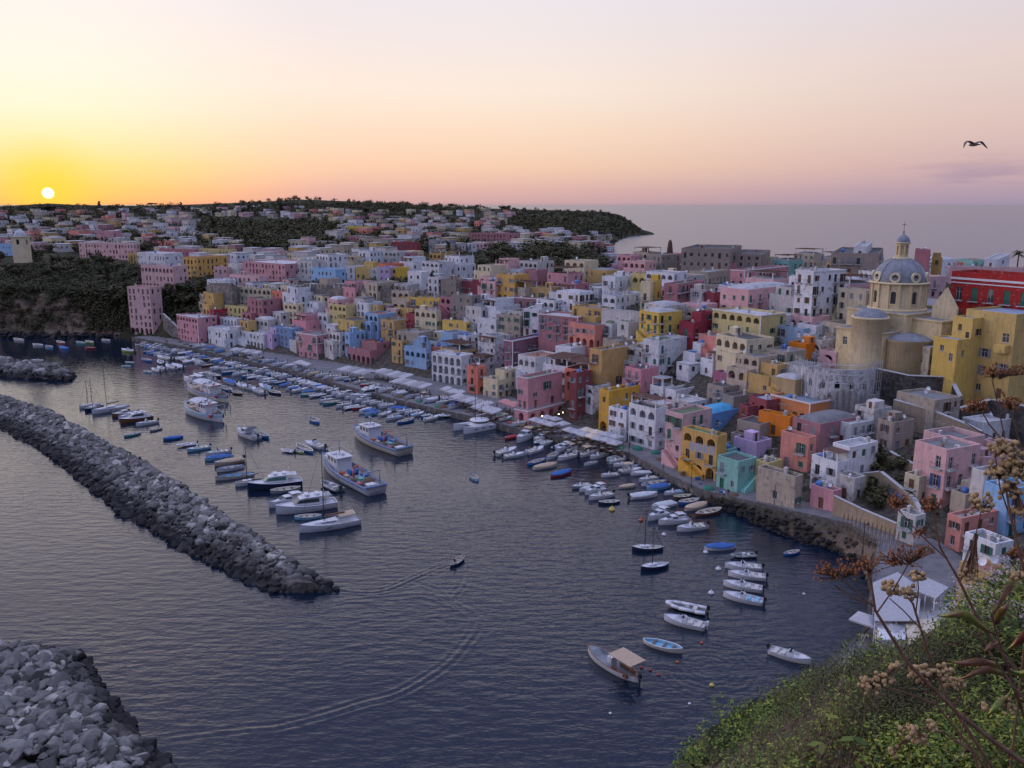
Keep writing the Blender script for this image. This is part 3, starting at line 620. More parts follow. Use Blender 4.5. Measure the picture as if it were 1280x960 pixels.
    def clut(s, n, x0, x1, y0, y1, z):
        for i in range(n):
            x, y = RU(x0+.8, x1-.8), RU(y0+.8, y1-.8); r = random.choice('tcdacapvdahcpva')
            if r == 't': me = cached('tank', lambda: (lambda b: (b.lathe([(0, 0), (.55, 0), (.6, .1), (.6, 1.0), (.35, 1.2), (0, 1.25)], 10), b.data('water_tank', M_TANK))[1])(MB())); inst(me, 'water_tank', s.root, (x, y, z))
            elif r == 'c': me = cached('chim', lambda: (lambda b: (b.box(-.3, .3, -.3, .3, 0, 1.1), b.box(-.38, .38, -.38, .38, 1.1, 1.2), b.box(-.2, .2, -.2, .2, 1.2, 1.4), b.data('chimney', WM['off white']))[3])(MB())); inst(me, 'chimney', s.root, (x, y, z))
            elif r == 'd':
                def mk():
                    b = MB(); b.tube((0, 0, 0), (0, 0, 1.0), .03, n=5); M = Matrix.Translation((0, -.1, 1.1)) @ Matrix.Rotation(1.1, 4, 'X')
                    b.add([M @ Vector((.45*r_*math.cos(t*.628), .45*r_*math.sin(t*.628), .12*r_*r_)) for r_ in (.02, .5, 1) for t in range(10)], [(k*10+i, k*10+(i+1) % 10, (k+1)*10+(i+1) % 10, (k+1)*10+i) for k in range(2) for i in range(10)]); b.tube((0, -.1, 1.1), (0, -.5, 1.2), .015, n=3); return b.data('satellite_dish', M_FR)
                inst(cached('dish', mk), 'satellite_dish', s.root, (x, y, z), RU(0, 2))
            elif r == 'a':
                def mk():
                    b = MB(); b.tube((0, 0, 0), (0, 0, 3.0), .03, n=4)
                    b.tube((-.7, 0, 2.8), (.7, 0, 2.8), .02, n=3)
                    for i in range(7): x_ = -.65+i*.21; b.tube((x_, -.3, 2.8), (x_, .3, 2.8), .013, n=3)
                    return b.data('aerial', M_STEEL)
                inst(cached('aer', mk), 'aerial', s.root, (x, y, z), RU(0, 3))
            elif r == 'h': me = cached('hut'+s.mat.name, lambda: (lambda b: (b.box(-1.1, 1.1, -1.2, 1.2, 0, 2.1), b.box(-.4, .4, -1.22, -1.2, .05, 1.9, 1), b.data('stair_hut', [s.mat, M_SHB]))[2])(MB())); inst(me, 'stair_hut', s.root, (min(max(x, x0+1.4), x1-1.4), min(max(y, y0+1.5), y1-1.5), z), random.choice([0, 1.57]))
            elif r == 'v':
                me = cached('acu', lambda: (lambda b: (b.box(-.45, .45, -.18, .18, .1, .75), b.box(-.4, -.3, -.18, .18, 0, .1), b.box(.3, .4, -.18, .18, 0, .1), b.box(-.38, .1, -.2, -.18, .17, .68, 1), b.data('air_conditioner', [M_FR, M_STEEL]))[4])(MB())); inst(me, 'air_conditioner', s.root, (x, y, z), RU(0, 3))
            else:
                def mk():
                    b = MB(); b.lathe([(0, 0), (.18, 0), (.26, .4), (.22, .4), (0, .36)], 8, 0); rs = random.Random(5)
                    for i in range(60):
                        c = Vector((rs.gauss(0, .22), rs.gauss(0, .22), .75+rs.gauss(0, .2))); d = Vector((rs.gauss(0, 1), rs.gauss(0, 1), rs.gauss(0, 1))).normalized()*.14; e = d.cross(Vector((.3, .2, 1))).normalized()*.06; b.add([c-d, c+e, c+d, c-e], [(0, 1, 2, 3)], 1)
                    return b.data('potted_plant', [M_TERRA, M_PLANT])
                inst(cached('pot', mk), 'potted_plant', s.root, (x, y, z))
def corner_solve(C, D, u, lo=2.5, hi=45.0):
    dep = C[1]*CP-(C[2]-CAMZ)*SP; den = FPX*D[0]-(u-640)*CP*D[1]
    if abs(den) < 1e-3: return hi
    w = ((u-640)*dep-FPX*C[0])/den
    return None if w <= 0 or w > 200 else min(max(w, lo), hi)
PLACED = []      # (centre, radius, screen box, depth, house)
def occupied(c, r, k=.8):
    return any((c.x-p[0].x)**2+(c.y-p[0].y)**2 < ((r+p[1])*k)**2 for p in PLACED)
ACC = {}
def note(root_loc, w, d, zt, zb):
    u, v, dep = proj((root_loc.x, root_loc.y, zt)); v2 = proj((root_loc.x, root_loc.y, zb))[1]; hw = (w+d)*.35/dep*FPX
    PLACED.append((Vector(root_loc), math.hypot(w, d)/2*.8, (u-hw, v, u+hw, v2), dep))
HOUSE_GROUP = 'houses stacked above the harbour'
def house(uL, uC, uR, vT, vB, wall, label, opt='', roof='grey', a=45, Y=None, shut=None, name='house', cat='house', wd=None, group=HOUSE_GROUP, seed=None):
    """a house measured off the photograph: left edge, near corner, right edge, top and foot"""
    random.seed(seed if seed is not None else int(uL*7+vT*13)); A = math.radians(a)
    C = at(uC, vB, Y) if Y else hit(uC, vB)
    if C is None: print('MISS', label); return None
    r = ray(uC, vT); H = CAMZ+r.z/r.y*C.y-C.z
    eL = (-math.cos(A), math.sin(A)); eR = (math.sin(A), math.cos(A))
    wL = corner_solve(C, eL, uL) or 9; wR = (corner_solve(C, eR, uR) if uR-uC > 3 else None) or (wd or 8)
    if uC-uL <= 3: wL = wd or 8
    s = House(name, label, cat, (C.x, C.y, C.z), A, wL, wR, wall, group, shut=shut, old='O' in opt); s.opts = opt
    wL2, wR2 = wL/2, wR/2; F = -7.0; par = .55 if 'p' not in opt else .95
    stL = opt.split('/')[0]; stR = opt.split('/')[1] if '/' in opt else 's'
    if 'U' in stL and H > 6:      # upper floor stands back, leaving a terrace
        zt = H-3.3; k0 = -wL2+wL*(.0 if 'l' in stL else .35); k1 = wL2-(wL*.35 if 'l' in stL else 0); y0 = -wR2+min(3.2, wR*.4)
        s.vol(-wL2, wL2, -wR2, wR2, F, zt+.8, s.layout(wL, 0, zt, stL), s.layout(wR, 0, zt, stR), par=.8)
        s.vol(k0+.02, k1-.02, y0, wR2-.02, zt-.1, H, [o for o in s.layout(k1-k0, zt, H, 's')], s.layout(wR2-y0, zt, H, 's'))
        if 'P' in stL: s.pergola(k0+.4, k1-.4, -wR2+.3, y0-.15, zt, h=2.3)
        s.clut(2 if 'c' in stL else 1, -wL2, wL2, -wR2, y0, zt); zr = H-.55; bx = (k0, k1, y0, wR2)
    else:
        s.vol(-wL2, wL2, -wR2, wR2, F, H, s.layout(wL, 0, H, stL), s.layout(wR, 0, H, stR), par=par); zr = H-par; bx = (-wL2, wL2, -wR2, wR2)
        if 'P' in stL and wL > 4 and wR > 4: s.pergola(-wL2+.5, wL2-.5, -wR2+.5, min(wR2-.5, -wR2+4.5), zr, random.choice([M_REED, M_REED, M_CANVAS]))
        if 'r' in stL: s.railing([(-wL2+.1, -wR2+.1), (wL2-.1, -wR2+.1), (wL2-.1, wR2-.1)], H)
    if 'D' in stL: s.dome(bx[0]+.3, bx[1]-.3, bx[2]+.3, bx[3]-.3, zr+.01, 1.4, roof)
    elif 'c' in stL or 'R' not in stR: s.clut(random.randint(2, 6) if C.y < 330 else 2, bx[0], bx[1], bx[2], bx[3], zr)
    if 'T' in stL:
        z = H-.02
        for (p0, p1, q0, q1) in ((-wL2-.12, wL2+.12, -wR2-.12, -wR2+.02), (wL2-.02, wL2+.12, -wR2+.02, wR2)): s.trim.box(p0, p1, q0, q1, z-.28, z+.05)
        s.trim.box(wL2-.18, wL2+.08, -wR2-.08, -wR2+.003, -.5, z-.29)
    if 'S' in stL: ln = min(wL*.8, H*.55*1.2+2); s.stairs(-wL2+wL-.6-ln, -wR2-.003, 1, 0, ln, 0, min(H*.5, 3.6), mat=s.mat)
    if 'Z' in stL: ln = min(wL*.85, 6.5); s.stairs(-wL2+.4+ln, -wR2-1.45, -1, 0, ln, 0, min(H*.5, 3.6), mat=s.mat)
    if 'R' in stR and '/' in opt: s.stairs(wL2+.003, -wR2+.6, 0, 1, min(wR*.8, 6), 0, min(H*.45, 3.4))
    s.finish(roof, simple=(C.y > 330))
    note(s.root.location, wL, wR, C.z+H, C.z); s.H = H; s.C = C; return s
# ------------------------------------------------------------------ houses measured off the photograph
HT = [
# left point
(179,219,222,333,372,'pale pink','tall pale pink house on the upper level of the left point above the cliff path','aBc','grey',30),
(164,192,206,359,418,'pale pink','tall narrow pink tower house with arched doorway at the foot of the left cliff','ABc','terracotta',20),
(223,249,273,397,430,'pink','square pink house with a balcony standing alone by the left end of the quay','aTc/','pale',42),
(230,248,285,322,347,'amber','long amber house with two floors of tall windows above the left green slope','B/B','terracotta',30),
(268,285,290,334,352,'pale pink','small pale pink house right of the amber house above the stone bastion','',  'grey',20),
(173,207,230,317,335,'white','long low white building with dark windows behind the tall pink tower houses','B/','pale',35),
(220,240,248,338,351,'ochre','low ochre house with arched doors below the long white building','A','pale',30),
(304,357,402,330,353,'pink','very long pink house with flat roof on the terrace above the left quay','/B','pale',40),
(288,325,335,345,364,'pale pink','pale pink house with a row of four windows above crumbling arcades','','grey',30),
(290,340,347,361,389,'cream','old cream house front with crumbling arches below the pale pink house','AaO','grey',30,),
(282,318,328,384,403,'pale yellow','low pale yellow house with plain front behind the white quay houses at left','','green',30),
(273,297,306,399,418,'white','upper white block with small windows behind the pink house by the left quay','c','pale',42),
(261,286,302,413,435,'white','white quay house with teal door next to the square pink house','Sc','pale',42),
(301,312,322,402,427,'ochre','narrow ochre house squeezed between two white quay houses at left','','pale',42),
(300,330,346,418,437,'white','white quay house with outside staircase beside the bright blue house','ZAc','pale',42),
(320,336,350,400,420,'off white','off white house with vaulted roof above the blue house at left','aD','pale',42),
(346,366,379,411,437,'blue','bright blue quay house with dark red base under a bank of stairs','c/R','bluegrey',42),
(341,357,363,365,391,'salmon','salmon house with arched door on the left upper terraces','A','grey',35),
(356,372,380,380,406,'cream','cream house with two tall arches left of centre terraces','aA','pale',35),
(375,392,408,379,402,'white','white house with big upper windows above the left pink quay house','Uc','pale',42),
(398,410,420,393,414,'white','white house with single tall dark arch above the left pink quay house','a','pale',42),
(374,397,425,419,450,'pink','pink quay house with cluttered roof terrace and green shutters','BcT/B','grey',38),
(389,420,433,337,357,'light blue','grey blue flat roofed house with plain long roof above the battlement wall','','bluegrey',42),
(434,444,446,333,350,'white','narrow white house beside the bright yellow house on the ridge','','pale',25),
(445,463,466,328,350,'yellow','bright yellow house with uneven roof edge on the ridge left of centre','U','pale',20),
(463,474,476,336,352,'off white','small grey white house right of the bright yellow ridge house','','pale',20),
(474,487,489,334,353,'lilac','lilac house on the ridge between white and yellow houses','','grey',20),
(487,499,511,335,352,'yellow','mustard yellow house with wide dark openings on the ridge left of centre','','grey',20),
(510,527,537,340,362,'white','white house with two tall doors on the ridge right of the yellow ones','','pale',35),
(535,548,552,347,374,'white','white house with single tall doorway below the ridge left of centre','B','grey',35),
(551,570,573,350,372,'weathered stone','bare stone house with three rows of small dark windows below ridge','','grey',30),
(562,577,595,331,350,'white','white house with two bare faces against the dark trees','/','pale',40),
(574,600,603,352,368,'crimson','low dark crimson house under the white house against the trees','p','pale',30),
(500,549,558,374,394,'yellow','yellow house with a row of bright blue doors above the big ochre block','B','grey',35,None,'b'),
(477,493,521,401,431,'amber','big amber block with heavy lower wall and arched base in the left centre','/A','grey',42),
(493,516,520,386,402,'ochre','ochre terrace house stacked between the amber block and the blue doored house','U','pale',42),
(519,546,552,389,421,'cream','cream house with two storeys of open arches in the left centre','aA','pale',35),
(565,590,601,370,413,'weathered stone','tall weathered brown house with stained flank in the left centre','Oc','grey',38),
(553,583,590,403,423,'yellow','small yellow house with bright front at the foot of the tall brown house','U','pale',38),
(432,438,458,416,447,'light blue','light blue house with pink corner strip behind the quay parasols','/B','pale',42),
(434,463,492,430,456,'rose','dusky rose house with wide terrace wall facing the parasols','Ua/','terracotta',42),
(490,503,511,426,455,'amber','amber house with splayed stair legs facing the quay parasols','B/R','grey',42),
(506,533,539,427,462,'light blue','pale blue house with terraces and arched windows behind the quay awnings','aUc','pale',38),
(534,547,556,434,452,'salmon','small salmon house peeping out above the white arched house','','pale',38),
(540,577,592,445,483,'white','white house with two storeys of paired arches facing the quay','MaA/n','pale',38),
(571,583,600,420,442,'white','white house with brown windows above the white arched house','c','grey',40),
(601,619,622,352,380,'pale pink','pale pink house with iron balconies beside the amber arched house','B','grey',30),
(621,643,661,344,379,'amber','amber house with tall arched gateway and olive flank below the trees','A/','grey',38),
(639,672,676,373,386,'rose','low rose house with white cornice line right of the amber arched house','T','grey',25),
(655,690,700,360,376,'ochre','long low ochre yard building beside the vaulted greenhouse roofs','','grey',30),
(597,620,634,390,426,'white','white house with pale blue roof edge left of the green shuttered house','U','grey',40),
(622,650,656,395,427,'beige','stained beige house with green shutters and mossy roof','O','green',33,None,'g'),
(654,673,676,387,420,'white','slim white house with tall dark green shutters beside the wide rose house','','pale',22,None,'g'),
(673,722,739,396,431,'rose','wide rose house with white windows and white cornice in the centre','TBc/B','pale',30),
(630,641,700,426,468,'mauve','big mauve house with white corner stripe and blue roof terrace','BT/BB','bluegrey',38),
(694,713,737,435,466,'white','white upper house with dark green shutters on top of the dark red one','Bc/','pale',40,None,'g'),
(711,720,738,466,527,'dark red','tall dark red house in the gap between the pink and big yellow houses','/','grey',42),
(584,597,608,459,494,'salmon','salmon quay house with plant filled balcony behind the white awnings','B','dark',42),
(604,622,645,465,499,'cream','cream quay house with garage doors left of the corner pink house','BUc/B','grey',42),
(736,751,802,438,500,'amber','big amber yellow house with flat roof and white window frames','B/s','grey',42),
(748,760,812,489,541,'amber','lower amber terrace house with rows of potted plants and arched stairs','cpA/R','grey',42),
(752,768,802,346,374,'white','white upper house with two dark doors over arched terraces','B/B','pale',32),
(752,769,804,370,404,'white','white terraced house with a row of loggia arches right of centre','a/A','grey',32),
(752,764,782,405,430,'white','low white house with mossy vaulted roof below the loggia terraces','D','green',40),
(771,785,806,403,430,'off white','small off white house with green roof and dark side wall','','green',40),
(829,846,879,355,388,'rose','dusky rose house with green felt roof and long dark openings','/B','felt green',28),
(813,819,826,350,386,'yellow','narrow yellow house strip with stacked balconies left of the rose house','B','grey',25),
(800,812,816,352,388,'cream','cream house with stacked shaded balconies next to the yellow strip','B','grey',25),
(912,930,985,338,360,'pink','wide pink block with crowded roof on the skyline plateau','T/s','grey',30),
(861,885,912,340,356,'beige','low beige building with three dark windows on the plateau','/','pale',30),
(899,934,992,362,396,'pale pink','broad pale pink house with white vaulted roofs and arched stair base','AD/B','pale',33),
(880,892,901,366,386,'crimson','small crimson pink house with blue base beside the pale pink house','/','grey',36),
(862,876,882,362,386,'off white','off white house with small garage windows left of the crimson pink one','','pale',36),
(889,949,980,394,436,'pale yellow','broad pale yellow house with three big arches and a roof terrace','AaT/s','pale',40),
(848,866,890,392,436,'crimson','dark crimson house with green windows and roof terrace','BU/B','grey',36,None,'g'),
(950,1002,1012,411,438,'light blue','flat light blue house with two shuttered windows','ss','dark',38,None),
(990,1012,1052,339,412,'white','tall white four storey house with small balconies left of the church','BT/B','pale',40),
(1044,1078,1090,363,420,'cream','plain cream house between the tall white house and the church dome','/','grey',35),
(803,822,857,426,476,'white','white house with salmon upper front and wide blank side wall','B/s','green',38),
(853,868,884,430,462,'white','white house with glazed balconies below the dark crimson house','Uc/B','grey',38),
(875,890,917,438,472,'white','white house with dark pergola roof and steel railings','UPr/B','grey',38),
(831,844,880,488,510,'white','white house with reed pergola terrace above the mossy roof','aP/s','grey',40),
(812,828,842,484,506,'white','small white house with red geraniums and reed screen','aP','grey',40),
(785,818,833,511,564,'white','white quay house with dark arched windows and brown pergola deck','aPB/','grey',40),
(760,782,788,513,553,'white','small white quay house with glass terrace rail behind the last parasols','ScP','grey',40),
(891,912,926,468,490,'mauve','mauve pink house with plain parapet behind the grey ruin','s/s','grey',42),
(883,903,928,484,512,'weathered stone','half ruined grey stone house with boarded upper windows','O','dark',42),
(902,916,950,496,520,'weathered stone','rubble walled old house with dark roof behind the blue house','Oc/','dark',42),
(928,960,984,458,494,'ochre','ochre house with balconies and blue window right of the mauve house','BU/B','grey',38),
(955,982,1006,440,470,'beige','beige house with flat terrace roofs below the light blue house','Bc','grey',38),
(985,1006,1023,430,452,'orange','small orange house with terrace under the church flank','/s','grey',38),
(830,851,887,518,586,'pale pink','pale pink quay house with grass roof and diagonal outside stair','Z/sR','green',40),
(851,894,906,545,603,'amber','deep amber quay house with big dark arch and leaning stair walls','AZaB','felt green',38),
(856,880,938,519,560,'blue','cornflower blue house with bright turquoise vaulted roof','D/s','turq',40),
(890,908,930,562,590,'mint green','turquoise upper house with green felt roof behind the lilac house','/','felt green',40),
(895,921,944,577,617,'mint green','mint green quay house with brown balcony and grey roof','B/R','dark',40),
(916,944,963,553,580,'lilac','small lilac white house with dark blue windows','/','grey',38,None,'u'),
(947,986,992,521,548,'orange','orange house with green roof strip and tall paired windows','B','felt green',30),
(962,1011,1039,504,532,'orange','big bright orange block with blue roof behind the paired window house','T/s','bluegrey',38),
(989,1023,1074,530,566,'rose','rose red house with vaulted grey roof and satellite dish','cD/s','grey',38),
(974,1008,1014,547,592,'salmon','leaning salmon tower house with one dark window','ss','grey',36),
(1012,1044,1093,562,619,'white','large white house with open arch and canopied terrace columns','UAPc/s','pale',38),
(1040,1062,1092,530,560,'white','white upper house with brick edged broken roof beside the rose house','Uc/s','pale',38),
(943,958,976,579,611,'pale yellow','small lemon yellow house with curved stair wall','aS/','grey',38),
(945,992,1000,596,637,'beige','peeling grey beige quay house with broken plaster','Os','dark',32),
(1012,1040,1046,614,641,'pink','little pink gatehouse with red door by the road','','grey',35),
(1137,1176,1218,562,636,'pale pink','pale pink four storey house with blue windows above the road','BcB/B','grey',38,None,'u'),
(1150,1190,1226,549,600,'pale pink','pale pink upper block with white terrace wall behind the four storey house','ps/B','grey',38),
(1119,1141,1152,645,684,'off white','low off white boat store with large door beside the road','s','pale',36),
(1180,1198,1244,648,690,'salmon','small brick red house between the white house and the road','/','pale',36),
(1202,1240,1262,680,722,'white','white house with green shutters and sloping grey roof at lower right','/','grey',36,None,'g'),
(1224,1254,1288,612,672,'light blue','tall pale blue house with blue framed windows at the right edge','BB','grey',36,None,'u'),
(1208,1224,1252,590,650,'off white','white house with washing on its balcony beside the tall pale blue one','Bc','pale',36),
(1200,1226,1290,528,556,'white','long white house with curved parapet under the ochre cliff wall','Uc/','pale',36),
(1196,1234,1262,718,748,'ochre','low ochre restaurant house with red tiled terrace at lower right','c','terracotta',36),
(1186,1204,1226,618,648,'beige','small beige house wedged between the four storey pink house and pale blue one','','terracotta',36),
(1044,1066,1080,598,628,'off white','half ruined off white annex beside the large white open arch house','O','grey',36),
(1117,1164,1196,500,548,'beige','windowless tan rendered block under the dark church wall','Os/s','grey',38),
(1094,1114,1140,528,566,'weathered stone','rubble built annex between the tan block and the garden wall','O','dark',38),
(1066,1090,1112,512,548,'off white','old off white terrace house at the foot of the scaffolded bastion','Oc','grey',38),
(1200,1226,1262,556,600,'pale pink','pale pink house with terrace behind the four storey pink house','Uc','grey',36),
(1128,1146,1166,596,630,'cream','cream garden house left of the four storey pink house','','terracotta',36),
# plateau behind
(35,168,176,304,325,'pale pink','very long pale pink palace with red roof on the left cliff top','nT','terracotta',22),
(122,143,146,289,306,'pink','square pink tower rising from the long pale palace','s','grey',22),
(160,196,205,318,332,'ochre','long ochre house with red roof edge behind the white cliff building','','terracotta',30),
(200,245,250,312,328,'rose','long rusty red house with low roof on the left plateau','','terracotta',25),
(250,290,297,312,325,'pale yellow','long low pale building with white roof among trees at left','','pale',25),
(0,19,30,305,320,'light blue','pale blue grey flat house left of the bell tower','','grey',25),
(741,790,793,306,328,'cream','cream and yellow house with dark arch on the right plateau','A','grey',20),
(768,792,797,317,332,'white','white plain house in front of the cream plateau house','','pale',20),
(824,850,853,317,334,'ochre','ochre house with dark windows left of the grey ruin','','pale',20),
(585,640,650,292,308,'rose','long deep pink house among the far roofs','','grey',20),
(455,485,488,299,313,'beige','peach beige house with blank front in the middle distance','','grey',20),
(489,522,526,303,318,'crimson','brick red house right of the peach house in the middle distance','','grey',20),
(536,562,570,300,318,'grey','grey house with white roof edge on the middle ridge','','pale',20),
(434,462,466,283,294,'yellow','long yellow house on the far slope','','grey',15),
(1020,1044,1048,320,335,'amber','amber house with arched door on the far right plateau','A','pale',20),
]
def do_houses():
    for r in HT:
        uL, uC, uR, vT, vB, wall, label, opt, roof = r[:9]; a = r[9] if len(r) > 9 else 42; a += max(0, 24*(uC-620)/480) if uC < 1300 else 0; Y = r[10] if len(r) > 10 else None; sh = {'g': M_SHG, 'b': M_SHBL, 'u': M_SHBL, None: None}[r[11] if len(r) > 11 else None]
        house(uL, uC, uR, vT, vB, wall, label, opt, roof, a, Y, sh)
do_houses()
# ------------------------------------------------------------------ walls and terraces
def wall_run(name, label, cat, pts, drop, mat, th=.8, merlon=False, rows=1):
    """a wall along the ground: pts = (u, v_top, Y)"""
    P = [at(*p) for p in pts]; o = P[0].copy(); root = thing(name, label, cat, (o.x, o.y, o.z-drop)); b = MB(); org = root.location
    for a, c in zip(P[:-1], P[1:]):
        a = a-org; c = c-org; d = (c-a); L_ = math.hypot(d.x, d.y); n = Vector((-d.y, d.x, 0))/L_*th
        k = max(1, int(L_/4))
        for i in range(k):
            p, q = a.lerp(c, i/k), a.lerp(c, (i+1)/k); vs = [(p.x, p.y, p.z-drop), (q.x, q.y, q.z-drop), (q.x, q.y, q.z), (p.x, p.y, p.z)]
            vs += [(x+n.x, y+n.y, z) for x, y, z in vs]; b.add(vs, [(0, 1, 2, 3), (5, 4, 7, 6), (3, 2, 6, 7)]+([(0, 3, 7, 4)] if i == 0 else [])+([(1, 5, 6, 2)] if i == k-1 else []))
    b.build('wall', mat, root)
    if merlon:
        m = MB()
        for a, c in zip(P[:-1], P[1:]):
            a = a-org; c = c-org; d = c-a; k = max(2, int(math.hypot(d.x, d.y)/2.2)); R = Matrix.Rotation(math.atan2(d.y, d.x), 4, 'Z')
            for i in range(k): p = a.lerp(c, (i+.5)/k); m.box(-.5, .5, .05, .5, -.03, 1.3, 0, Matrix.Translation(p) @ R); m.box(-.35, .35, .12, .43, 1.3, 1.7, 0, Matrix.Translation(p) @ R)
        m.build('merlons', mat, root)
    else:
        cp = MB()
        for a, c in zip(P[:-1], P[1:]):
            a = a-org; c = c-org; d = c-a; R = Matrix.Rotation(math.atan2(d.y, d.x), 4, 'Z'); cp.box(0, math.hypot(d.x, d.y), -.08, th+.08, .003, .14, 0, Matrix.Translation(a) @ R @ Matrix.Rotation(-math.atan2(d.z, math.hypot(d.x, d.y)), 4, 'Y'))
        cp.build('coping', M_SILL, root)
    return root
OCHREWALL = wall_mat('ochre_render', (0.40, 0.31, 0.21), .8)
def do_walls():
    wall_run('retaining_wall', 'dark sooty masonry wall under the beige church block', 'wall', [(1090, 460, 196), (1136, 470, 190), (1186, 472, 189), (1200, 500, 183)], 14, M_BLACKST)
    wall_run('retaining_wall', 'tan rendered wall below the dark wall and the yellow palace', 'wall', [(1117, 500, 183), (1166, 514, 176), (1206, 530, 170), (1226, 540, 167)], 11, OCHREWALL)
    wall_run('retaining_wall', 'lower beige wall between the white arch house and the garden', 'wall', [(1078, 556, 176), (1110, 564, 168), (1140, 580, 160)], 5, OCHREWALL, .6)
    wall_run('retaining_wall', 'long ochre garden wall with blue graffiti above the road', 'wall', [(1066, 594, 160), (1100, 590, 157), (1140, 622, 148), (1150, 640, 142)], 6, OCHREWALL, .6)
    wall_run('garden_wall', 'pierced beige fence wall along the top of the road', 'wall', [(1042, 620, 149), (1075, 636, 145), (1120, 655, 138)], 4.5, OCHREWALL, .4)
    wall_run('battlement_wall', 'old stone wall with battlements under the grey blue flat house', 'wall', [(366, 358, 372), (400, 360, 360), (440, 360, 352), (484, 362, 342), (520, 366, 335), (548, 374, 328)], 9, M_STONE, .8, True)
    wall_run('bastion_wall', 'grey stone bastion among trees above the square pink house', 'wall', [(257, 360, 392), (262, 354, 380), (289, 354, 372), (300, 360, 378)], 12, M_STONE, 1.0)
    wall_run('retaining_wall', 'stone wall beside the steps at the foot of the left cliff houses', 'wall', [(203, 392, 378), (214, 402, 376), (232, 420, 372)], 7, M_STONE, .8)
    wall_run('retaining_wall', 'long white buttressed wall under the loggia terraces', 'wall', [(752, 386, 262), (790, 389, 256), (808, 392, 254)], 6, WM['off white'], .7)
    wall_run('garden_wall', 'pale plain garden wall below the dark trees near the centre', 'wall', [(693, 363, 318), (716, 366, 312), (753, 368, 306)], 5, WM['off white'], .5)
    wall_run('retaining_wall', 'rough dark terrace wall under the yellow palace at right', 'wall', [(1196, 512, 180), (1240, 500, 182), (1300, 512, 172)], 12, M_BLACKST)
    # pergola slats of the road wall and graffiti band
    r = thing('pergola', 'row of thin timber posts leaning on the road wall', 'pergola', tuple(gp(1050, 664, 4.4))); b = MB()
    A_, B_ = gp(1050, 664, 4.4), gp(1118, 688, 4.4)
    for i in range(14):
        p = A_.lerp(B_, i/13)-r.location; b.tube(p, p+Vector((.9, .9, 3.0)), .06, n=4); b.tube(p+Vector((.9, .9, 3.0)), p+Vector((.95, .95, .2)), .05, n=4)
    b.build('post', M_WOOD, r)
    g = MB(); W0, W1 = at(1098, 612, 154.5), at(1130, 625, 148.5)
    r2 = thing('graffiti_patch', 'blue graffiti lettering sprayed on the ochre garden wall', 'graffiti', tuple(W0)); d = (W1-W0); rs = random.Random(4)
    for i in range(9):
        for k in range(3):
            p = d*((i+.2*k)/9); q = p+Vector((rs.uniform(-.4, .6), rs.uniform(-.1, .1), rs.uniform(-1, 1))); pp = p+Vector((0, -.05, rs.uniform(-.8, .8))); g.tube(pp, q, .11, n=5)
    g.build('paint', flat('spray_blue', (.10, .22, .5)), r2)
do_walls()
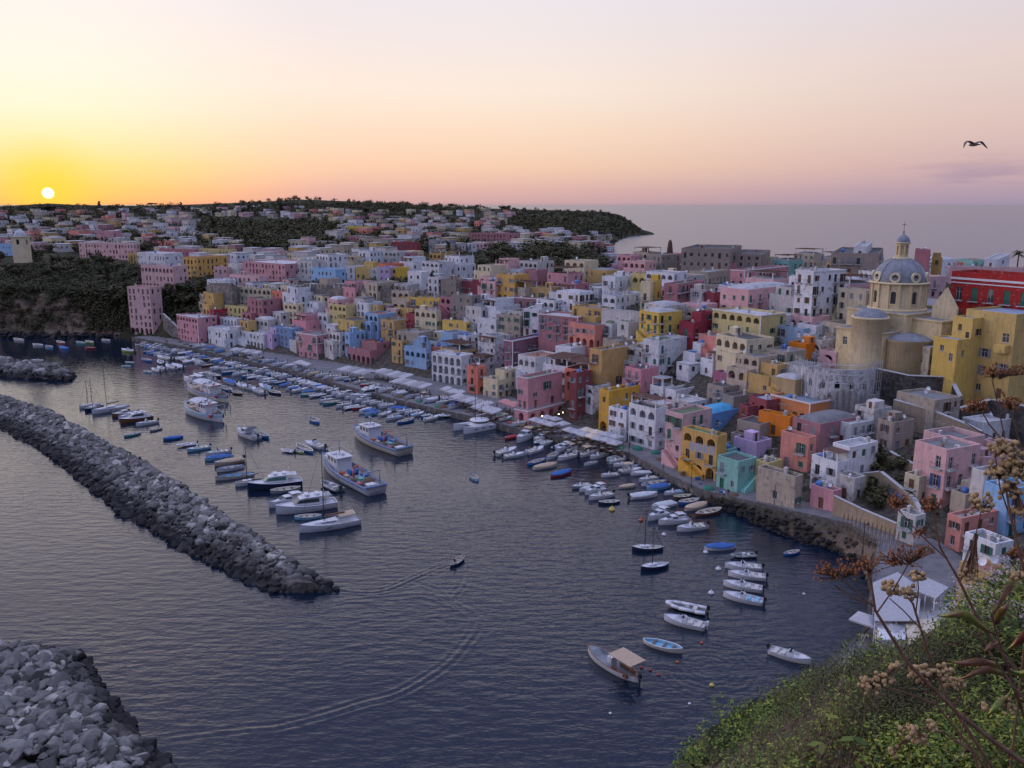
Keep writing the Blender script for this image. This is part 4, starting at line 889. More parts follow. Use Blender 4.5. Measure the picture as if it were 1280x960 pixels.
# ------------------------------------------------------------------ church
def do_church():
    B = wall_mat('church_ochre', (0.70, 0.57, 0.35), .5); slate = flat('lead_grey_dome', (0.21, 0.22, 0.25), .55, var=.35, scale=.7); white = M_TRIM
    c = at(1121, 385, 212); Z0 = c.z; r = thing('church', 'ochre church with grey ribbed dome and lantern above the harbour', 'church', (c.x, c.y, Z0-14)); O = r.location
    def z(v, Y=212): return at(1121, v, Y).z-O.z
    zd, zt, zl, zc = z(352), z(322), z(303), z(293)
    m = MB(); R = 6.35; n = 48
    # drum with real window openings between pilasters
    segs = 16; zb = 14-.5
    for i in range(segs):
        t0, t1 = 2*math.pi*i/segs, 2*math.pi*(i+1)/segs; p0 = Vector((R*math.cos(t0), R*math.sin(t0), 0)); p1 = Vector((R*math.cos(t1), R*math.sin(t1), 0)); w = (p1-p0).length
        facade(m, p0, (p1-p0).normalized(), w, zb, zd, [(w/2-.6, w/2+.6, 14+1.6, 14+4.6, 'arch', .45)] if i % 2 == 0 else [])
    m.build('drum', [B, M_DARK], r)
    wf = MB(); wp = MB()
    for i in range(0, segs, 2):
        t = 2*math.pi*(i+.5)/segs; M = Matrix.Rotation(t-math.pi/2, 4, 'Z') @ Matrix.Translation((0, R*math.cos(math.pi/segs), 0)) @ Matrix.Rotation(math.pi, 4, 'Z')
        g = MB(); pts = arch_pts(-.6, .6, 15.6, 18.6); g.add([M @ Vector((p[0], .38, p[1])) for p in pts], [tuple(range(len(pts)))]); po = g.build('window', GLASS, r)
        f = MB(); ring = arch_pts(-.62, .62, 15.58, 18.62); ring2 = arch_pts(-.92, .92, 15.3, 18.95); k = len(ring)
        f.add([M @ Vector((p[0], -.08, p[1])) for p in ring]+[M @ Vector((p[0], -.08, p[1])) for p in ring2]+[M @ Vector((p[0], .02, p[1])) for p in ring2], [(a, (a+1) % k, k+(a+1) % k, k+a) for a in range(k)]+[(k+a, k+(a+1) % k, 2*k+(a+1) % k, 2*k+a) for a in range(k)])
        f.build('window_surround', B, po)
    pl = MB()
    for i in range(segs):
        t = 2*math.pi*i/segs; M = Matrix.Rotation(t, 4, 'Z'); pl.box(R-.15, R+.28, -.32, .32, 13.6, zd-.35, 0, M)
    pl.lathe([(R+.05, zd-.35), (R+.55, zd-.3), (R+.65, zd-.02), (R+.2, zd+.12), (R-.2, zd+.15)], n); pl.lathe([(R+.3, 13.6), (R+.55, 13.7), (R+.5, 14.3), (R, 14.35)], n); pl.build('pilasters', B, r)
    d = MB(); H = zt-zd; prof = [(R*math.cos(a)*.985+.02, zd+.1+H*math.sin(a)) for a in [math.pi/2*i/14 for i in range(14)]]+[(1.4, zt)]
    d.lathe(prof, n); d.build('dome', slate, r)
    rb = MB()
    for i in range(8):
        t = 2*math.pi*(i+.5)/8
        pts = [Vector((p[0]*1.01*math.cos(t), p[0]*1.01*math.sin(t), p[1]+.03)) for p in prof]; rb.path(pts, .08, 5)
    rb.build('dome_ribs', slate, r)
    for i in range(8):     # round dormers at the foot of the dome
        t = 2*math.pi*i/8+.2; M = Matrix.Rotation(t, 4, 'Z') @ Matrix.Translation((R-.35, 0, zd+1.35)) @ Matrix.Rotation(math.pi/2, 4, 'Y'); e = MB()
        e.add([M @ Vector((q*math.cos(a), q*math.sin(a), hh)) for q, hh in ((1.25, -.9), (1.25, .35), (.75, .35), (.7, .1)) for a in [2*math.pi*j/16 for j in range(16)]], [(k*16+j, k*16+(j+1) % 16, (k+1)*16+(j+1) % 16, (k+1)*16+j) for k in range(3) for j in range(16)]); eo = e.build('dormer', WM['cream'], r)
        e = MB(); e.add([M @ Vector((.72*math.cos(a), .72*math.sin(a), .1)) for a in [2*math.pi*j/16 for j in range(16)]], [tuple(range(16))]); e.build('pane', GLASS, eo)
    l = MB(); lr = 1.55
    l.lathe([(2.0, zt-.35), (2.0, zt+.1), (lr, zt+.2)], 16)
    for i in range(8): t0, t1 = 2*math.pi*i/8, 2*math.pi*(i+1)/8; p0 = Vector((lr*math.cos(t0), lr*math.sin(t0), 0)); p1 = Vector((lr*math.cos(t1), lr*math.sin(t1), 0)); w = (p1-p0).length; facade(l, p0, (p1-p0).normalized(), w, zt+.1, zl, [(w/2-.32, w/2+.32, zt+.7, zl-.7, 'arch', .3)])
    l.lathe([(lr, zl-.3), (lr+.35, zl-.2), (lr+.35, zl), (lr, zl+.05)], 16); l.build('lantern', [B, M_DARK], r)
    k = MB(); k.lathe([(lr+.15, zl), (lr+.05, zl+.6), (lr*.75, zl+1.3), (lr*.35, zl+1.75), (.22, zl+2.0), (.15, zl+2.4), (.28, zl+2.6), (0, zl+2.85)], 16); k.build('lantern_cap', slate, r)
    x = MB(); x.tube((0, 0, zl+2.7), (0, 0, zl+5.0), .06, n=5); x.tube((-.5, .2, zl+4.3), (.5, -.2, zl+4.3), .05, n=5); x.build('cross', M_IRON, r)
    a = math.radians(58); RZ = Matrix.Rotation(-a, 4, 'Z')
    def block(name, x0, x1, y0, y1, z0, z1, rm=slate, ops=(), opsR=(), mat=B):
        b = MB(); P = ((x0, y0), (x1, y0), (x1, y1), (x0, y1)); W4 = [RZ @ Vector((*p, 0)) for p in P]
        for i in range(4): dd = W4[(i+1) % 4]-W4[i]; facade(b, W4[i], dd.normalized(), dd.length, z0, z1, ops if i == 0 else opsR if i == 1 else ())
        b.quad(*[RZ @ Vector((*p, z1)) for p in P], m=2); o = b.build(name, [mat, M_DARK, rm], r)
        for i, oo in ((0, ops), (1, opsR)):
            for q in oo:
                if q[4] == 'win':
                    dd = (W4[(i+1) % 4]-W4[i]).normalized(); N = Vector((dd.y, -dd.x, 0)); p = W4[i]+dd*((q[0]+q[1])/2)-N*.18; p.z = q[2]; g, f, s_ = win_meshes(round(q[1]-q[0], 1), round(q[3]-q[2], 1), 'none', M_FR); fo = inst(f, 'window', r, p, math.atan2(dd.y, dd.x)); inst(g, 'pane', fo, (0, -.01, 0))
        cb = MB()
        for i in range(4): dd = W4[(i+1) % 4]-W4[i]; M = Matrix.Translation(W4[i]) @ Matrix.Rotation(math.atan2(dd.y, dd.x), 4, 'Z'); cb.box(-.2, dd.length+.2, -.25, .1, z1-.3, z1+.08+.003*i, 0, M)
        cb.build('cornice', B, r); return o
    block('crossing', -8.2, 8.2, -8.2, 8.2, -10, 13.8)
    block('nave', -6, 6, 8.2, 22, -6, 14.5)
    block('transept', 8.2, 15.5, -5.5, 5.5, -10, 12.8, opsR=[(4.6, 6.4, 8.6, 11.4, 'win', .3)])
    block('choir', -6.5, 6.5, -14, -8.2, -14, 9.6, ops=[(2, 3.2, 5.5, 7.5, 'win', .3), (9.5, 10.7, 5.5, 7.5, 'win', .3)])
    # curved apse wall right of the choir, with its sloping slate roof
    ap = MB(); cc = RZ @ Vector((8.5, -7.5, 0)); ap.lathe([(5.3, -14), (5.3, 7.6), (5.6, 7.7), (5.6, 8.2)], 28, 0, (cc.x, cc.y, 0)); ap.build('apse', B, r)
    ap = MB(); ap.lathe([(5.8, 8.15), (3, 9.1), (0, 9.5)], 28, 0, (cc.x, cc.y, 0)); ap.build('apse_roof', slate, r)
    # round stair tower at the left
    tc = at(1082, 465, 203)-O; tt = MB(); ztp = at(1082, 398, 203).z-O.z; tt.lathe([(4.3, tc.z-12), (4.15, tc.z+4), (4.05, ztp), (4.25, ztp+.05), (4.25, ztp+.5), (3.6, ztp+.55)], 32, 0, (tc.x, tc.y, 0)); tt.build('round_tower', B, r)
    tr = MB(); tr.lathe([(3.9, ztp+.5), (3.2, ztp+1.5), (1.8, ztp+2.2), (0, ztp+2.5)], 32, 0, (tc.x, tc.y, 0)); tr.build('tower_roof', slate, r)
    # facade gable with volutes and bell arches
    gb = MB(); gp0 = Vector((13.2, -1, 0)); pts = [(-1.9, 8), (1.9, 8), (1.9, 15.5), (1.2, 17.2), (.6, 18.6), (.0, 20.2), (-.7, 18.6), (-1.3, 17.0), (-1.9, 15.5)]
    for yy in (-.35, .35): gb.add([RZ @ (gp0+Vector((p[0]*1.6, yy, p[1]))) for p in pts], [tuple(range(9)) if yy < 0 else tuple(range(8, -1, -1))])
    gb.add([RZ @ (gp0+Vector((p[0]*1.6, yy, p[1]))) for yy in (-.35, .35) for p in pts], [(i, (i+1) % 9, 9+(i+1) % 9, 9+i) for i in range(9)]); gb.build('bell_gable', B, r)
do_church()
def custom(uL, uC, uR, vT, vB, wall, label, roof, a, Y, build, name='house', cat='house', old=False):
    A = math.radians(a); C = at(uC, vB, Y); rr = ray(uC, vT); H = CAMZ+rr.z/rr.y*C.y-C.z
    wL = corner_solve(C, (-math.cos(A), math.sin(A)), uL) or 10; wR = (corner_solve(C, (math.sin(A), math.cos(A)), uR) if uR-uC > 3 else None) or 9
    s = House(name, label, cat, tuple(C), A, wL, wR, wall, None, old=old); s.opts = ''; build(s, wL, wR, H); s.finish(roof); note(s.root.location, wL, wR, C.z+H, C.z); return s
def do_big():
    def sub(s, w, d, H):
        s.vol(-w/2, w/2, -d/2, d/2, -8, H, [(w*.30, w*.30+1.4, H-4.2, H-2.2, 'win', .25), (w*.78, w*.78+1.6, H-3.8, H-1.9, 'win', .25), (w*.22, w*.22+.6, 1.0, 2.2, 'win', .2)], [(d*.4, d*.4+1.4, H-4, H-2, 'win', .2)], par=.0)
    custom(1091, 1160, 1166, 434, 462, 'cream', 'plain beige block with slate roof on the dark wall below the church', 'bluegrey', 62, 194, sub, old=True)
    def pal(s, w, d, H):
        ops = []; n = 9
        for i in range(n):
            x = w*(i+.6)/n; ops += [(x-.75, x+.75, H-6.9, H-3.7, 'balc', .25), (x-.55, x+.55, H-11.5, H-9.6, 'win', .22)]
        s.vol(-w/2, w/2, -d/2, d/2, -8, H, ops, [(d*.3, d*.3+1.5, H-7.4, H-4, 'balc', .25)], par=1.0)
        s.trim.box(-w/2-.15, w/2+.15, -d/2-.18, -d/2+.02, H-1.9, H-1.4); s.trim.box(-w/2-.15, w/2+.15, -d/2-.12, -d/2+.02, H-2.8, H-2.55)
        s.sh = M_SHG; s.fr = M_TRIM
    custom(1181, 1372, 1400, 352, 452, 'red', 'long deep red palace with tall green shuttered windows at right', 'grey', 58, 182, pal, 'palace', 'palace')
    def yel(s, w, d, H):
        x = w
        ops = [(x*.16, x*.16+1.3, H-6.6, H-3.4, 'win', .2), (x*.40, x*.40+1.5, H-10.4, H-8.4, 'win', .2), (x*.36, x*.36+1.7, H-14.4, H-12.3, 'win', .2), (x*.36, x*.36+1.2, H-18.2, H-16.6, 'win', .2), (x*.78, x*.78+1.5, H-6.4, H-4.4, 'win', .2), (x*.80, x*.80+1.3, H-13.6, H-11.2, 'balc', .2), (x*.78, x*.78+1.2, H-19, H-16.8, 'door', .2)]
        s.vol(-w/2, w/2, -d/2, d/2, -8, H, ops, [(d*.25, d*.25+1.3, H-7, H-5, 'win', .2), (d*.65, d*.65+1.3, H-11, H-9, 'win', .2)], par=.5)
        b = MB(); b.box(w*.22, w*.44, -d/2-1.8, -d/2-.003, H-8.6, H-6.9); b.build('oriel_balcony', s.mat, s.root)
        s.clut(2, -w/2, w/2, -d/2, d/2, H-.5)
    custom(1197, 1258, 1330, 393, 500, 'yellow', 'big bright yellow palace with white framed windows beside the church', 'bluegrey', 62, 184, yel, 'palace', 'palace')
    def yt(s, w, d, H): s.vol(-w/2, w/2, -d/2, d/2, -6, H, [(w*.3, w*.3+.9, H-3, H-1.6, 'win', .2), (w*.7, w*.7+.9, H-5, H-3.2, 'win', .2)], [(d*.4, d*.4+.9, H-4, H-2.5, 'win', .2)], par=.3)
    custom(1161, 1190, 1206, 425, 492, 'yellow', 'yellow stair block with pointed left corner between church and palace', 'bluegrey', 62, 187, yt)
    custom(1182, 1206, 1222, 398, 492, 'yellow', 'stepped yellow middle block with tall green window beside the big yellow palace', 'bluegrey', 62, 189, yt)
    # bell tower on the left cliff
    c = at(28, 318, 432); r = thing('bell_tower', 'small cream bell tower with white dome on the left cliff', 'bell tower', tuple(c)); b = MB()
    for P, X in (((-3, -3), (1, 0, 0)), ((3, -3), (0, 1, 0)), ((3, 3), (-1, 0, 0)), ((-3, 3), (0, -1, 0))): facade(b, (*P, 0), X, 6, -4, 8.6, [(2.2, 3.8, 5, 7.6, 'arch', .8)])
    b.box(-3.3, 3.3, -3.3, 3.3, 8.6, 9.0); b.build('tower', [WM['cream'], M_DARK], r)
    d = MB(); d.lathe([(2.8, 9), (2.6, 10.2), (1.9, 11.4), (.6, 12.2), (.15, 12.4), (.1, 13.2), (0, 13.3)], 16); d.build('cupola', ROOF['pale'], r)
    # grey ruin and chimney stack on the plateau skyline
    house(851, 912, 926, 311, 336, 'weathered stone', 'long grey ruined block with empty windows on the skyline', 'Op', 'dark', 22, 345, name='ruin', cat='ruin')
    house(912, 950, 962, 318, 336, 'weathered stone', 'lower grey ruin with rough roofline right of the long ruined block', 'Op', 'dark', 22, 350, name='ruin', cat='ruin')
    c = at(837, 322, 400); r = thing('chimney_stack', 'dark pointed brick stump on the skyline left of the ruin', 'chimney stack', tuple(c)); b = MB(); b.lathe([(1.9, -6), (1.7, 0), (1.2, 5), (.9, 7.2), (.3, 8.2), (0, 8.3)], 10); b.build('shaft', flat('old_brick', (.12, .06, .05), .9, var=.4), r)
    house(1037, 1096, 1104, 317, 345, 'weathered stone', 'long brown windowless wall building on the skyline behind the dome', 'sp/', 'dark', 25, 300)
    house(1141, 1160, 1166, 312, 345, 'rose', 'faded pink tall block right of the dome lantern', 's', 'dark', 25, 280)
    house(1163, 1176, 1180, 322, 345, 'ochre', 'small ochre kiosk house with pitched roof right of the dome', '', 'terracotta', 25, 285)
    house(1066, 1082, 1090, 308, 322, 'white', 'little white roof hut on the brown skyline building', 's', 'pale', 25, 306)
    house(1229, 1246, 1262, 324, 336, 'white', 'small white skyline house above the long red palace', 's', 'pale', 35, 330)
    house(1186, 1300, 1310, 336, 350, 'pale pink', 'low pale wall of roofs running behind the red palace', 's', 'grey', 20, 300)
    # wrapped bastion with scaffolding
    c = at(1052, 512, 188); ct = c+Vector((1.5, 8.0, 0)); H = at(1052, 462, 188).z-c.z; R = 8.2; r = thing('scaffolded_bastion', 'crumbling curved building wrapped in pale sheeting and scaffolding', 'bastion', tuple(ct)); m = MB()
    a0, a1 = math.radians(165), math.radians(335); ns = 15
    for i in range(ns):
        t0, t1 = a0+(a1-a0)*i/ns, a0+(a1-a0)*(i+1)/ns; p0 = Vector((R*math.cos(t0), R*math.sin(t0), 0)); p1 = Vector((R*math.cos(t1), R*math.sin(t1), 0)); w_ = (p1-p0).length; top = H-(.0 if i > 5 else .5*(5-i)*(.6+.4*math.sin(i*5)))
        facade(m, p0, (p1-p0).normalized(), w_, -6, top, [(w_*.18, w_*.82, H-4.6+.2*math.sin(i), H-2.9, 'arch', .9)] if i % 2 else ([(w_*.3, w_*.7, H-7.5, H-6, 'win', .3)] if i % 3 == 0 else []))
    m.lathe([(R, H-2.6), (0, H-2.6)], 30, 0, (0, 0, 0), a0, a1); m.build('bastion_wall', [OLD['white'], M_DARK], r)
    s = MB(); rs = random.Random(2); n = 90; vs = []
    for j in range(9):
        for i in range(n+1):
            t = a0+1.15+(a1-a0-1.2)*i/n; rad = R+1.2+.26*math.sin(i*.9)+.14*math.sin(i*2.3+j)+.2*(j/8)*math.sin(i*.35); top = H-4.6-2.2*abs(math.sin(i*.17))*abs(math.cos(i*.05)); vs.append((rad*math.cos(t), rad*math.sin(t), -3+(top+3)*j/8))
    s.add(vs, [(j*(n+1)+i, j*(n+1)+i+1, (j+1)*(n+1)+i+1, (j+1)*(n+1)+i) for j in range(8) for i in range(n)], 0, True); s.build('sheeting', flat('scaffold_sheeting', (.33, .31, .31), .8, var=.25, scale=1.2), r)
    p = MB()
    for i in range(22):
        t = a0+(a1-a0)*i/21
        for q in (R+.5, R+1.35): p.tube((q*math.cos(t), q*math.sin(t), -4), (q*math.cos(t), q*math.sin(t), H+1.6), .06, n=4)
    for z_ in (H-3, H-1, H+.2, H+1.2): p.path([((R+1.35)*math.cos(a0+(a1-a0)*i/21), (R+1.35)*math.sin(a0+(a1-a0)*i/21), z_) for i in range(22)], .05, 4)
    p.build('scaffold_tubes', M_STEEL, r); note(ct, 18, 18, c.z+H, c.z)
do_big()
def corner_house():
    def bd(s, w, d, H):
        g = 3.7; s.opts = ''
        aL = [(w*(i+.5)/3-.9, w*(i+.5)/3+.9, .05, 2.9, 'arch', 1.6) for i in range(3)]; aR = [(d*(i+.5)/4-1.1, d*(i+.5)/4+1.1, .05, 2.9, 'arch', 1.6) for i in range(4)]
        s.vol(-w/2, w/2, -d/2, d/2, -5, g, aL, aR, par=.05)
        b = 1.1; x0, x1, y0, y1 = -w/2+.02, w/2-b, -d/2+b, d/2-.02; W2, D2 = x1-x0, y1-y0
        oL = [(W2*.25-.5, W2*.25+.5, g+.1, g+2.3, 'balc', .2), (W2*.7-.5, W2*.7+.5, g+.1, g+2.3, 'door', .2), (W2*.3-.4, W2*.3+.4, g+4, g+5.3, 'win', .2)]
        oR = [(D2*.22-.5, D2*.22+.5, g+.05, g+2.3, 'door', .2), (D2*.72-.8, D2*.72+.8, g+.05, g+2.4, 'door', .2), (D2*.55-.8, D2*.55+.8, g+4.6, g+6.8, 'win', .2), (D2*.2-.35, D2*.2+.35, g+3.4, g+4.4, 'win', .2)]
        s.vol(x0, x1, y0, y1, g-.1, H, oL, oR, par=.8); s.trim.box(x0-.08, x1+.1, y0-.1, y0-.003, H-.25, H+.05); s.trim.box(x1+.003, x1+.1, y0, y1, H-.25, H+.05); s.trim.box(-w/2-.1, w/2+.1, -d/2-.1, -d/2-.003, g-.22, g+.02); s.trim.box(w/2+.003, w/2+.1, -d/2, d/2, g-.22, g+.02)
        s.railing([(-w/2+.1, -d/2+.1), (w/2-.1, -d/2+.1), (w/2-.1, d/2-.1)], g); s.railing([(x0+.3, y0+.2), (x1-.2, y0+.2)], H)
        gr = MB(); gr.box(x0+.4, x0+W2*.5, y0+.5, y1-.5, H-.79, H-.6); gr.build('roof_lawn', ROOF['green'], s.root); s.clut(3, x0, x1, y0, y1, H-.8)
    random.seed(2); p = hit(660, 532); custom(643, 660, 706, 474, 531, 'pink', 'bright pink corner house on the quay with arched ground floor and long balcony', 'pale', 44, p.y, bd)
corner_house()
# ------------------------------------------------------------------ labels that point at one thing
LM = [("the pink corner house", 672, 500), ("the church dome", 1121, 340), ("the big amber yellow house", 770, 465), ("the wide rose house", 700, 410), ("the white paired arch house", 565, 465), ("the big amber block", 500, 415), ("the square pink house", 247, 412),
 ("the battlement wall", 430, 366), ("the very long pink house", 350, 341), ("the amber arched gateway house", 640, 362), ("the loggia terraces", 775, 385), ("the three arch pale yellow house", 935, 415), ("the tall white house", 1020, 375), ("the grey skyline ruin", 880, 322), ("the bright orange block", 1000, 518),
 ("the mint green house", 918, 597), ("the long red palace", 1240, 360), ("the pink cliff palace", 100, 315), ("the bell tower", 28, 305), ("the far headland", 740, 278), ("the wooded hilltop", 400, 252), ("the long amber house", 262, 335), ("the left green slope", 236, 372), ("the tall brown house", 580, 392),
 ("the mauve house", 665, 448), ("the skyline wide pink block", 950, 348), ("the bright yellow ridge house", 455, 338), ("the low sun", 60, 262), ("the scaffolded bastion", 1050, 490), ("the wrapped bastion wall", 1070, 500), ("the dark crimson house", 868, 412), ("the pale pink vault house", 945, 378), ("the cornflower blue house", 900, 540),
 ("the deep pink far house", 617, 300), ("the peach far house", 470, 306), ("the yellow far slope house", 448, 288), ("the chimney stump", 837, 312), ("the tall pink cliff house", 200, 350), ("the four storey pink house", 1178, 600), ("the headland tip", 800, 290), ("the grey middle ridge house", 552, 309), ("the cream plateau house", 766, 316)]
USED = set()
def place_label(bases, u, v):
    near = sorted(LM, key=lambda l: (l[1]-u)**2+((l[2]-v)*1.6)**2)[:9]
    if isinstance(bases, str): bases = [bases]
    for cyc in range(3):
        for k, (n, lu, lv) in enumerate(near[:7]):
            du, dv = u-lu, v-lv; D = math.hypot(du, dv)
            if abs(du) > abs(dv)*1.2: rel = 'right of' if du > 0 else 'left of'
            else: rel = 'behind' if dv < 0 else 'in front of'
            diag = {(1, 1): 'to the lower right of', (1, -1): 'to the upper right of', (-1, 1): 'to the lower left of', (-1, -1): 'to the upper left of'}[(1 if du > 0 else -1, 1 if dv > 0 else -1)]
            g = 'just ' if D < 28 else '' if D < 60 else 'well ' if D < 110 else 'far '
            for b in bases:
                c = [f"{b} {g}{rel} {n}", f"{b} {g}{diag} {n}"]
                if cyc >= 1: c += [f"{b} between {n} and {near[(k+1) % 7][0]}", f"{b} between {n} and {near[(k+2) % 7][0]}"]
                if cyc >= 2: c += [f"{b} {g}{diag} {n}, nearer {near[(k+1) % 9][0]}", f"{b} {g}{diag} {n}, nearer {near[(k+3) % 9][0]}"]
                for s in c:
                    if s not in USED and len(s.split()) <= 16: USED.add(s); return s
    return f"{bases[0]} near {near[0][0]}"
def inpoly(u, v, P):
    c = False
    for (a, b), (d, e) in zip(P, P[1:]+P[:1]):
        if (b > v) != (e > v) and u < (d-a)*(v-b)/(e-b)+a: c = not c
    return c
GREEN = [[(560, 316), (640, 312), (756, 316), (760, 352), (690, 356), (600, 340), (560, 334)], [(206, 352), (256, 346), (262, 400), (222, 398), (204, 392)], [(240, 270), (420, 276), (415, 300), (330, 318), (250, 300)], [(0, 322), (178, 320), (176, 420), (0, 420)], [(640, 262), (790, 264), (800, 300), (640, 290)], [(330, 244), (560, 250), (640, 262), (500, 268), (330, 262)], [(868, 316), (985, 316), (985, 330), (868, 330)], [(395, 352), (545, 350), (545, 372), (395, 366)]]
TOWN = [(268, 352), (480, 334), (560, 330), (600, 352), (690, 352), (760, 350), (800, 336), (1000, 334), (1100, 340), (1180, 345), (1060, 450), (1010, 470), (1000, 530), (960, 560), (880, 540), (780, 520), (720, 500), (640, 470), (600, 475), (480, 440), (420, 442), (340, 430), (262, 420)]
PLAT = [(560, 296), (790, 312), (1000, 318), (1240, 330), (1240, 345), (1000, 345), (800, 345), (700, 345), (560, 330)]
FAR = [(0, 268), (330, 262), (560, 262), (700, 268), (785, 300), (800, 318), (560, 330), (270, 345), (175, 318), (0, 312)]
SHORE = [(1178, 560), (1290, 520), (1290, 700), (1230, 700), (1180, 680)]
WTS = [('white', 23), ('off white', 15), ('pale pink', 13), ('pink', 6), ('cream', 11), ('salmon', 5), ('beige', 11), ('ochre', 7), ('light blue', 4), ('rose', 4), ('yellow', 3), ('pale yellow', 3), ('weathered stone', 5), ('lilac', 2), ('crimson', 2), ('mint green', 1)]
def pickcol(): return random.choices([w[0] for w in WTS], [w[1] for w in WTS])[0]
CAND = []
def scatter(poly, tries, smin, smax, hmin, hmax, k=.8, occl=.3, far=False, av=None):
    us = [p[0] for p in poly]; vs_ = [p[1] for p in poly]; n = 0
    for _ in range(tries):
        u, v = RU(min(us), max(us)), RU(min(vs_), max(vs_))
        if not inpoly(u, v, poly) or any(inpoly(u, v, g) for g in GREEN): continue
        p = hit(u, v)
        if p is None or p.z < 1: continue
        w, d, h = RU(smin, smax), RU(smin, smax), RU(hmin, hmax)
        if far: w *= RU(.9, 1.6)
        r = math.hypot(w, d)/2*.8
        if occupied(p, r, k): continue
        uu, vt, dep = proj((p.x, p.y, p.z+h)); vb = proj((p.x, p.y, p.z))[1]; hw = (w+d)*.35/dep*FPX; bad = False
        hitq = []
        for q in PLACED:
            if q[3] <= dep+2: continue
            ox = min(uu+hw, q[2][2])-max(uu-hw, q[2][0]); oy = min(vb, q[2][3])-max(vt, q[2][1])
            fr = ox*oy/((q[2][2]-q[2][0])*(q[2][3]-q[2][1])+1) if ox > 0 and oy > 0 else 0
            if fr > 0 and ACC.get(id(q), 0)+fr > occl*1.5: bad = True; break
            if fr > 0: hitq.append((id(q), fr))
        if bad: continue
        for k_, f_ in hitq: ACC[k_] = ACC.get(k_, 0)+f_
        PLACED.append((Vector(p), r, (uu-hw, vt, uu+hw, vb), dep)); base = 42 if u < 620 else 42+24*(u-620)/480; CAND.append((hw*(vb-vt), p, w, d, h, math.radians(base+random.choice([-8, 0, 0, 6, -20 if far else 3])), u, v, far)); n += 1
    return n
random.seed(21)
print('core', scatter(TOWN, 2600, 7.5, 12, 6, 10, .70, .24), scatter(TOWN, 3600, 5.5, 8, 3.8, 7.5, .66, .2), scatter(TOWN, 1600, 4.5, 5.8, 3, 5, .62, .12))
print('plat', scatter(PLAT, 900, 7, 12, 3.5, 6.5, .75, .35, True))
print('far', scatter(FAR, 1700, 6, 11, 4.5, 8, 1.35, .45, True))
NPRE = sum(1 for o in COL.objects if o.get('category') == 'house')
CAND.sort(key=lambda c: -c[0]); NI = max(0, 296-NPRE)
print('candidates', len(CAND), 'individual', NI, 'pre', NPRE)
ROOFN = {'grey': 'grey roofed', 'pale': 'pale roofed', 'green': 'mossy roofed', 'dark': 'dark roofed', 'terracotta': 'red roofed', 'bluegrey': 'blue grey roofed'}
def fill_house(c):
    _, p, w, d, h, a, u, v, far = c; random.seed(int(u*31+v*77)); col = pickcol() if not far or RR() < .45 else random.choice(['pale pink', 'cream', 'salmon', 'beige', 'rose', 'off white', 'pale yellow', 'pink', 'ochre']); rf = random.choices(['grey', 'pale', 'green', 'dark', 'terracotta', 'bluegrey'], [10, 7, 2, 6, 4 if far else 2, 2])[0]
    st = 'tall' if h > 7.5 else 'small' if w*d < 45 else 'low' if h < 4.6 else 'plain'
    lab = place_label([f"{st} {col} {ROOFN[rf]} house", f"{st} {col} house"], u, v)
    s = House('house', lab, 'house', (p.x+0, p.y, p.z), a, w, d, col, HOUSE_GROUP if not far else 'houses scattered over the island', old=RR() < .25, detail=.4 if far else 1); s.opts = ''
    s.root.location = (p.x, p.y, p.z)
    if far:
        ops = s.layout(w, 0, h, 's'); s.vol(-w/2, w/2, -d/2, d/2, -5, h, ops, s.layout(d, 0, h, 's'), par=.35)
    else:
        o = random.choice(['B', 'Aa', 'a', 'U', 'U', 'A', 'BA', 'D', 'aB'])
        if o == 'U' and h > 5.5:
            zt = h-2.9; k1 = w/2-RU(.1, .4)*w; s.vol(-w/2, w/2, -d/2, d/2, -6, zt+.8, s.layout(w, 0, zt, ''), s.layout(d, 0, zt, ''), par=.8); s.vol(-w/2+.02, k1, -d/2+min(2.4, d*.4), d/2-.02, zt-.1, h, s.layout(k1+w/2, zt, h, 's'), [], par=.4)
            if RR() < .4: s.pergola(-w/2+.4, k1-.3, -d/2+.3, -d/2+min(2.3, d*.4)-.1, zt, h=2.2)
        else:
            s.vol(-w/2, w/2, -d/2, d/2, -6, h, s.layout(w, 0, h, o), s.layout(d, 0, h, 's'), par=.5)
            if o == 'D': s.dome(-w/2+.3, w/2-.3, -d/2+.3, d/2-.3, h-.49, RU(.8, 1.4), rf if rf in ('pale', 'grey') else 'pale')
            elif RR() < .9: s.clut(random.randint(1, 4), -w/2, w/2, -d/2, d/2, h-.5)
            if RR() < .45:      # a lower wing with its own terrace in front
                k = RU(.5, .9)*w; x0 = random.choice([-w/2, w/2-k]); zz = h*RU(.35, .6); s.vol(x0+.02, x0+k-.02, -d/2-RU(1.8, 3), -d/2-.003, -6, zz, s.layout(k, 0, zz, random.choice(['A', '', 'a'])), [], par=.7)
            elif RR() < .75: ln = min(w*.8, 5); s.stairs(-w/2+.3+ln, -d/2-1.35, -1, 0, ln, 0, min(h*.5, 3))
            if RR() < .18 and w > 5: s.pergola(-w/2+.5, w/2-.5, -d/2+.5, d/2-.5, h-.5)
    s.finish(rf, simple=far or p.y > 300)
for c in CAND[:NI]: fill_house(c)
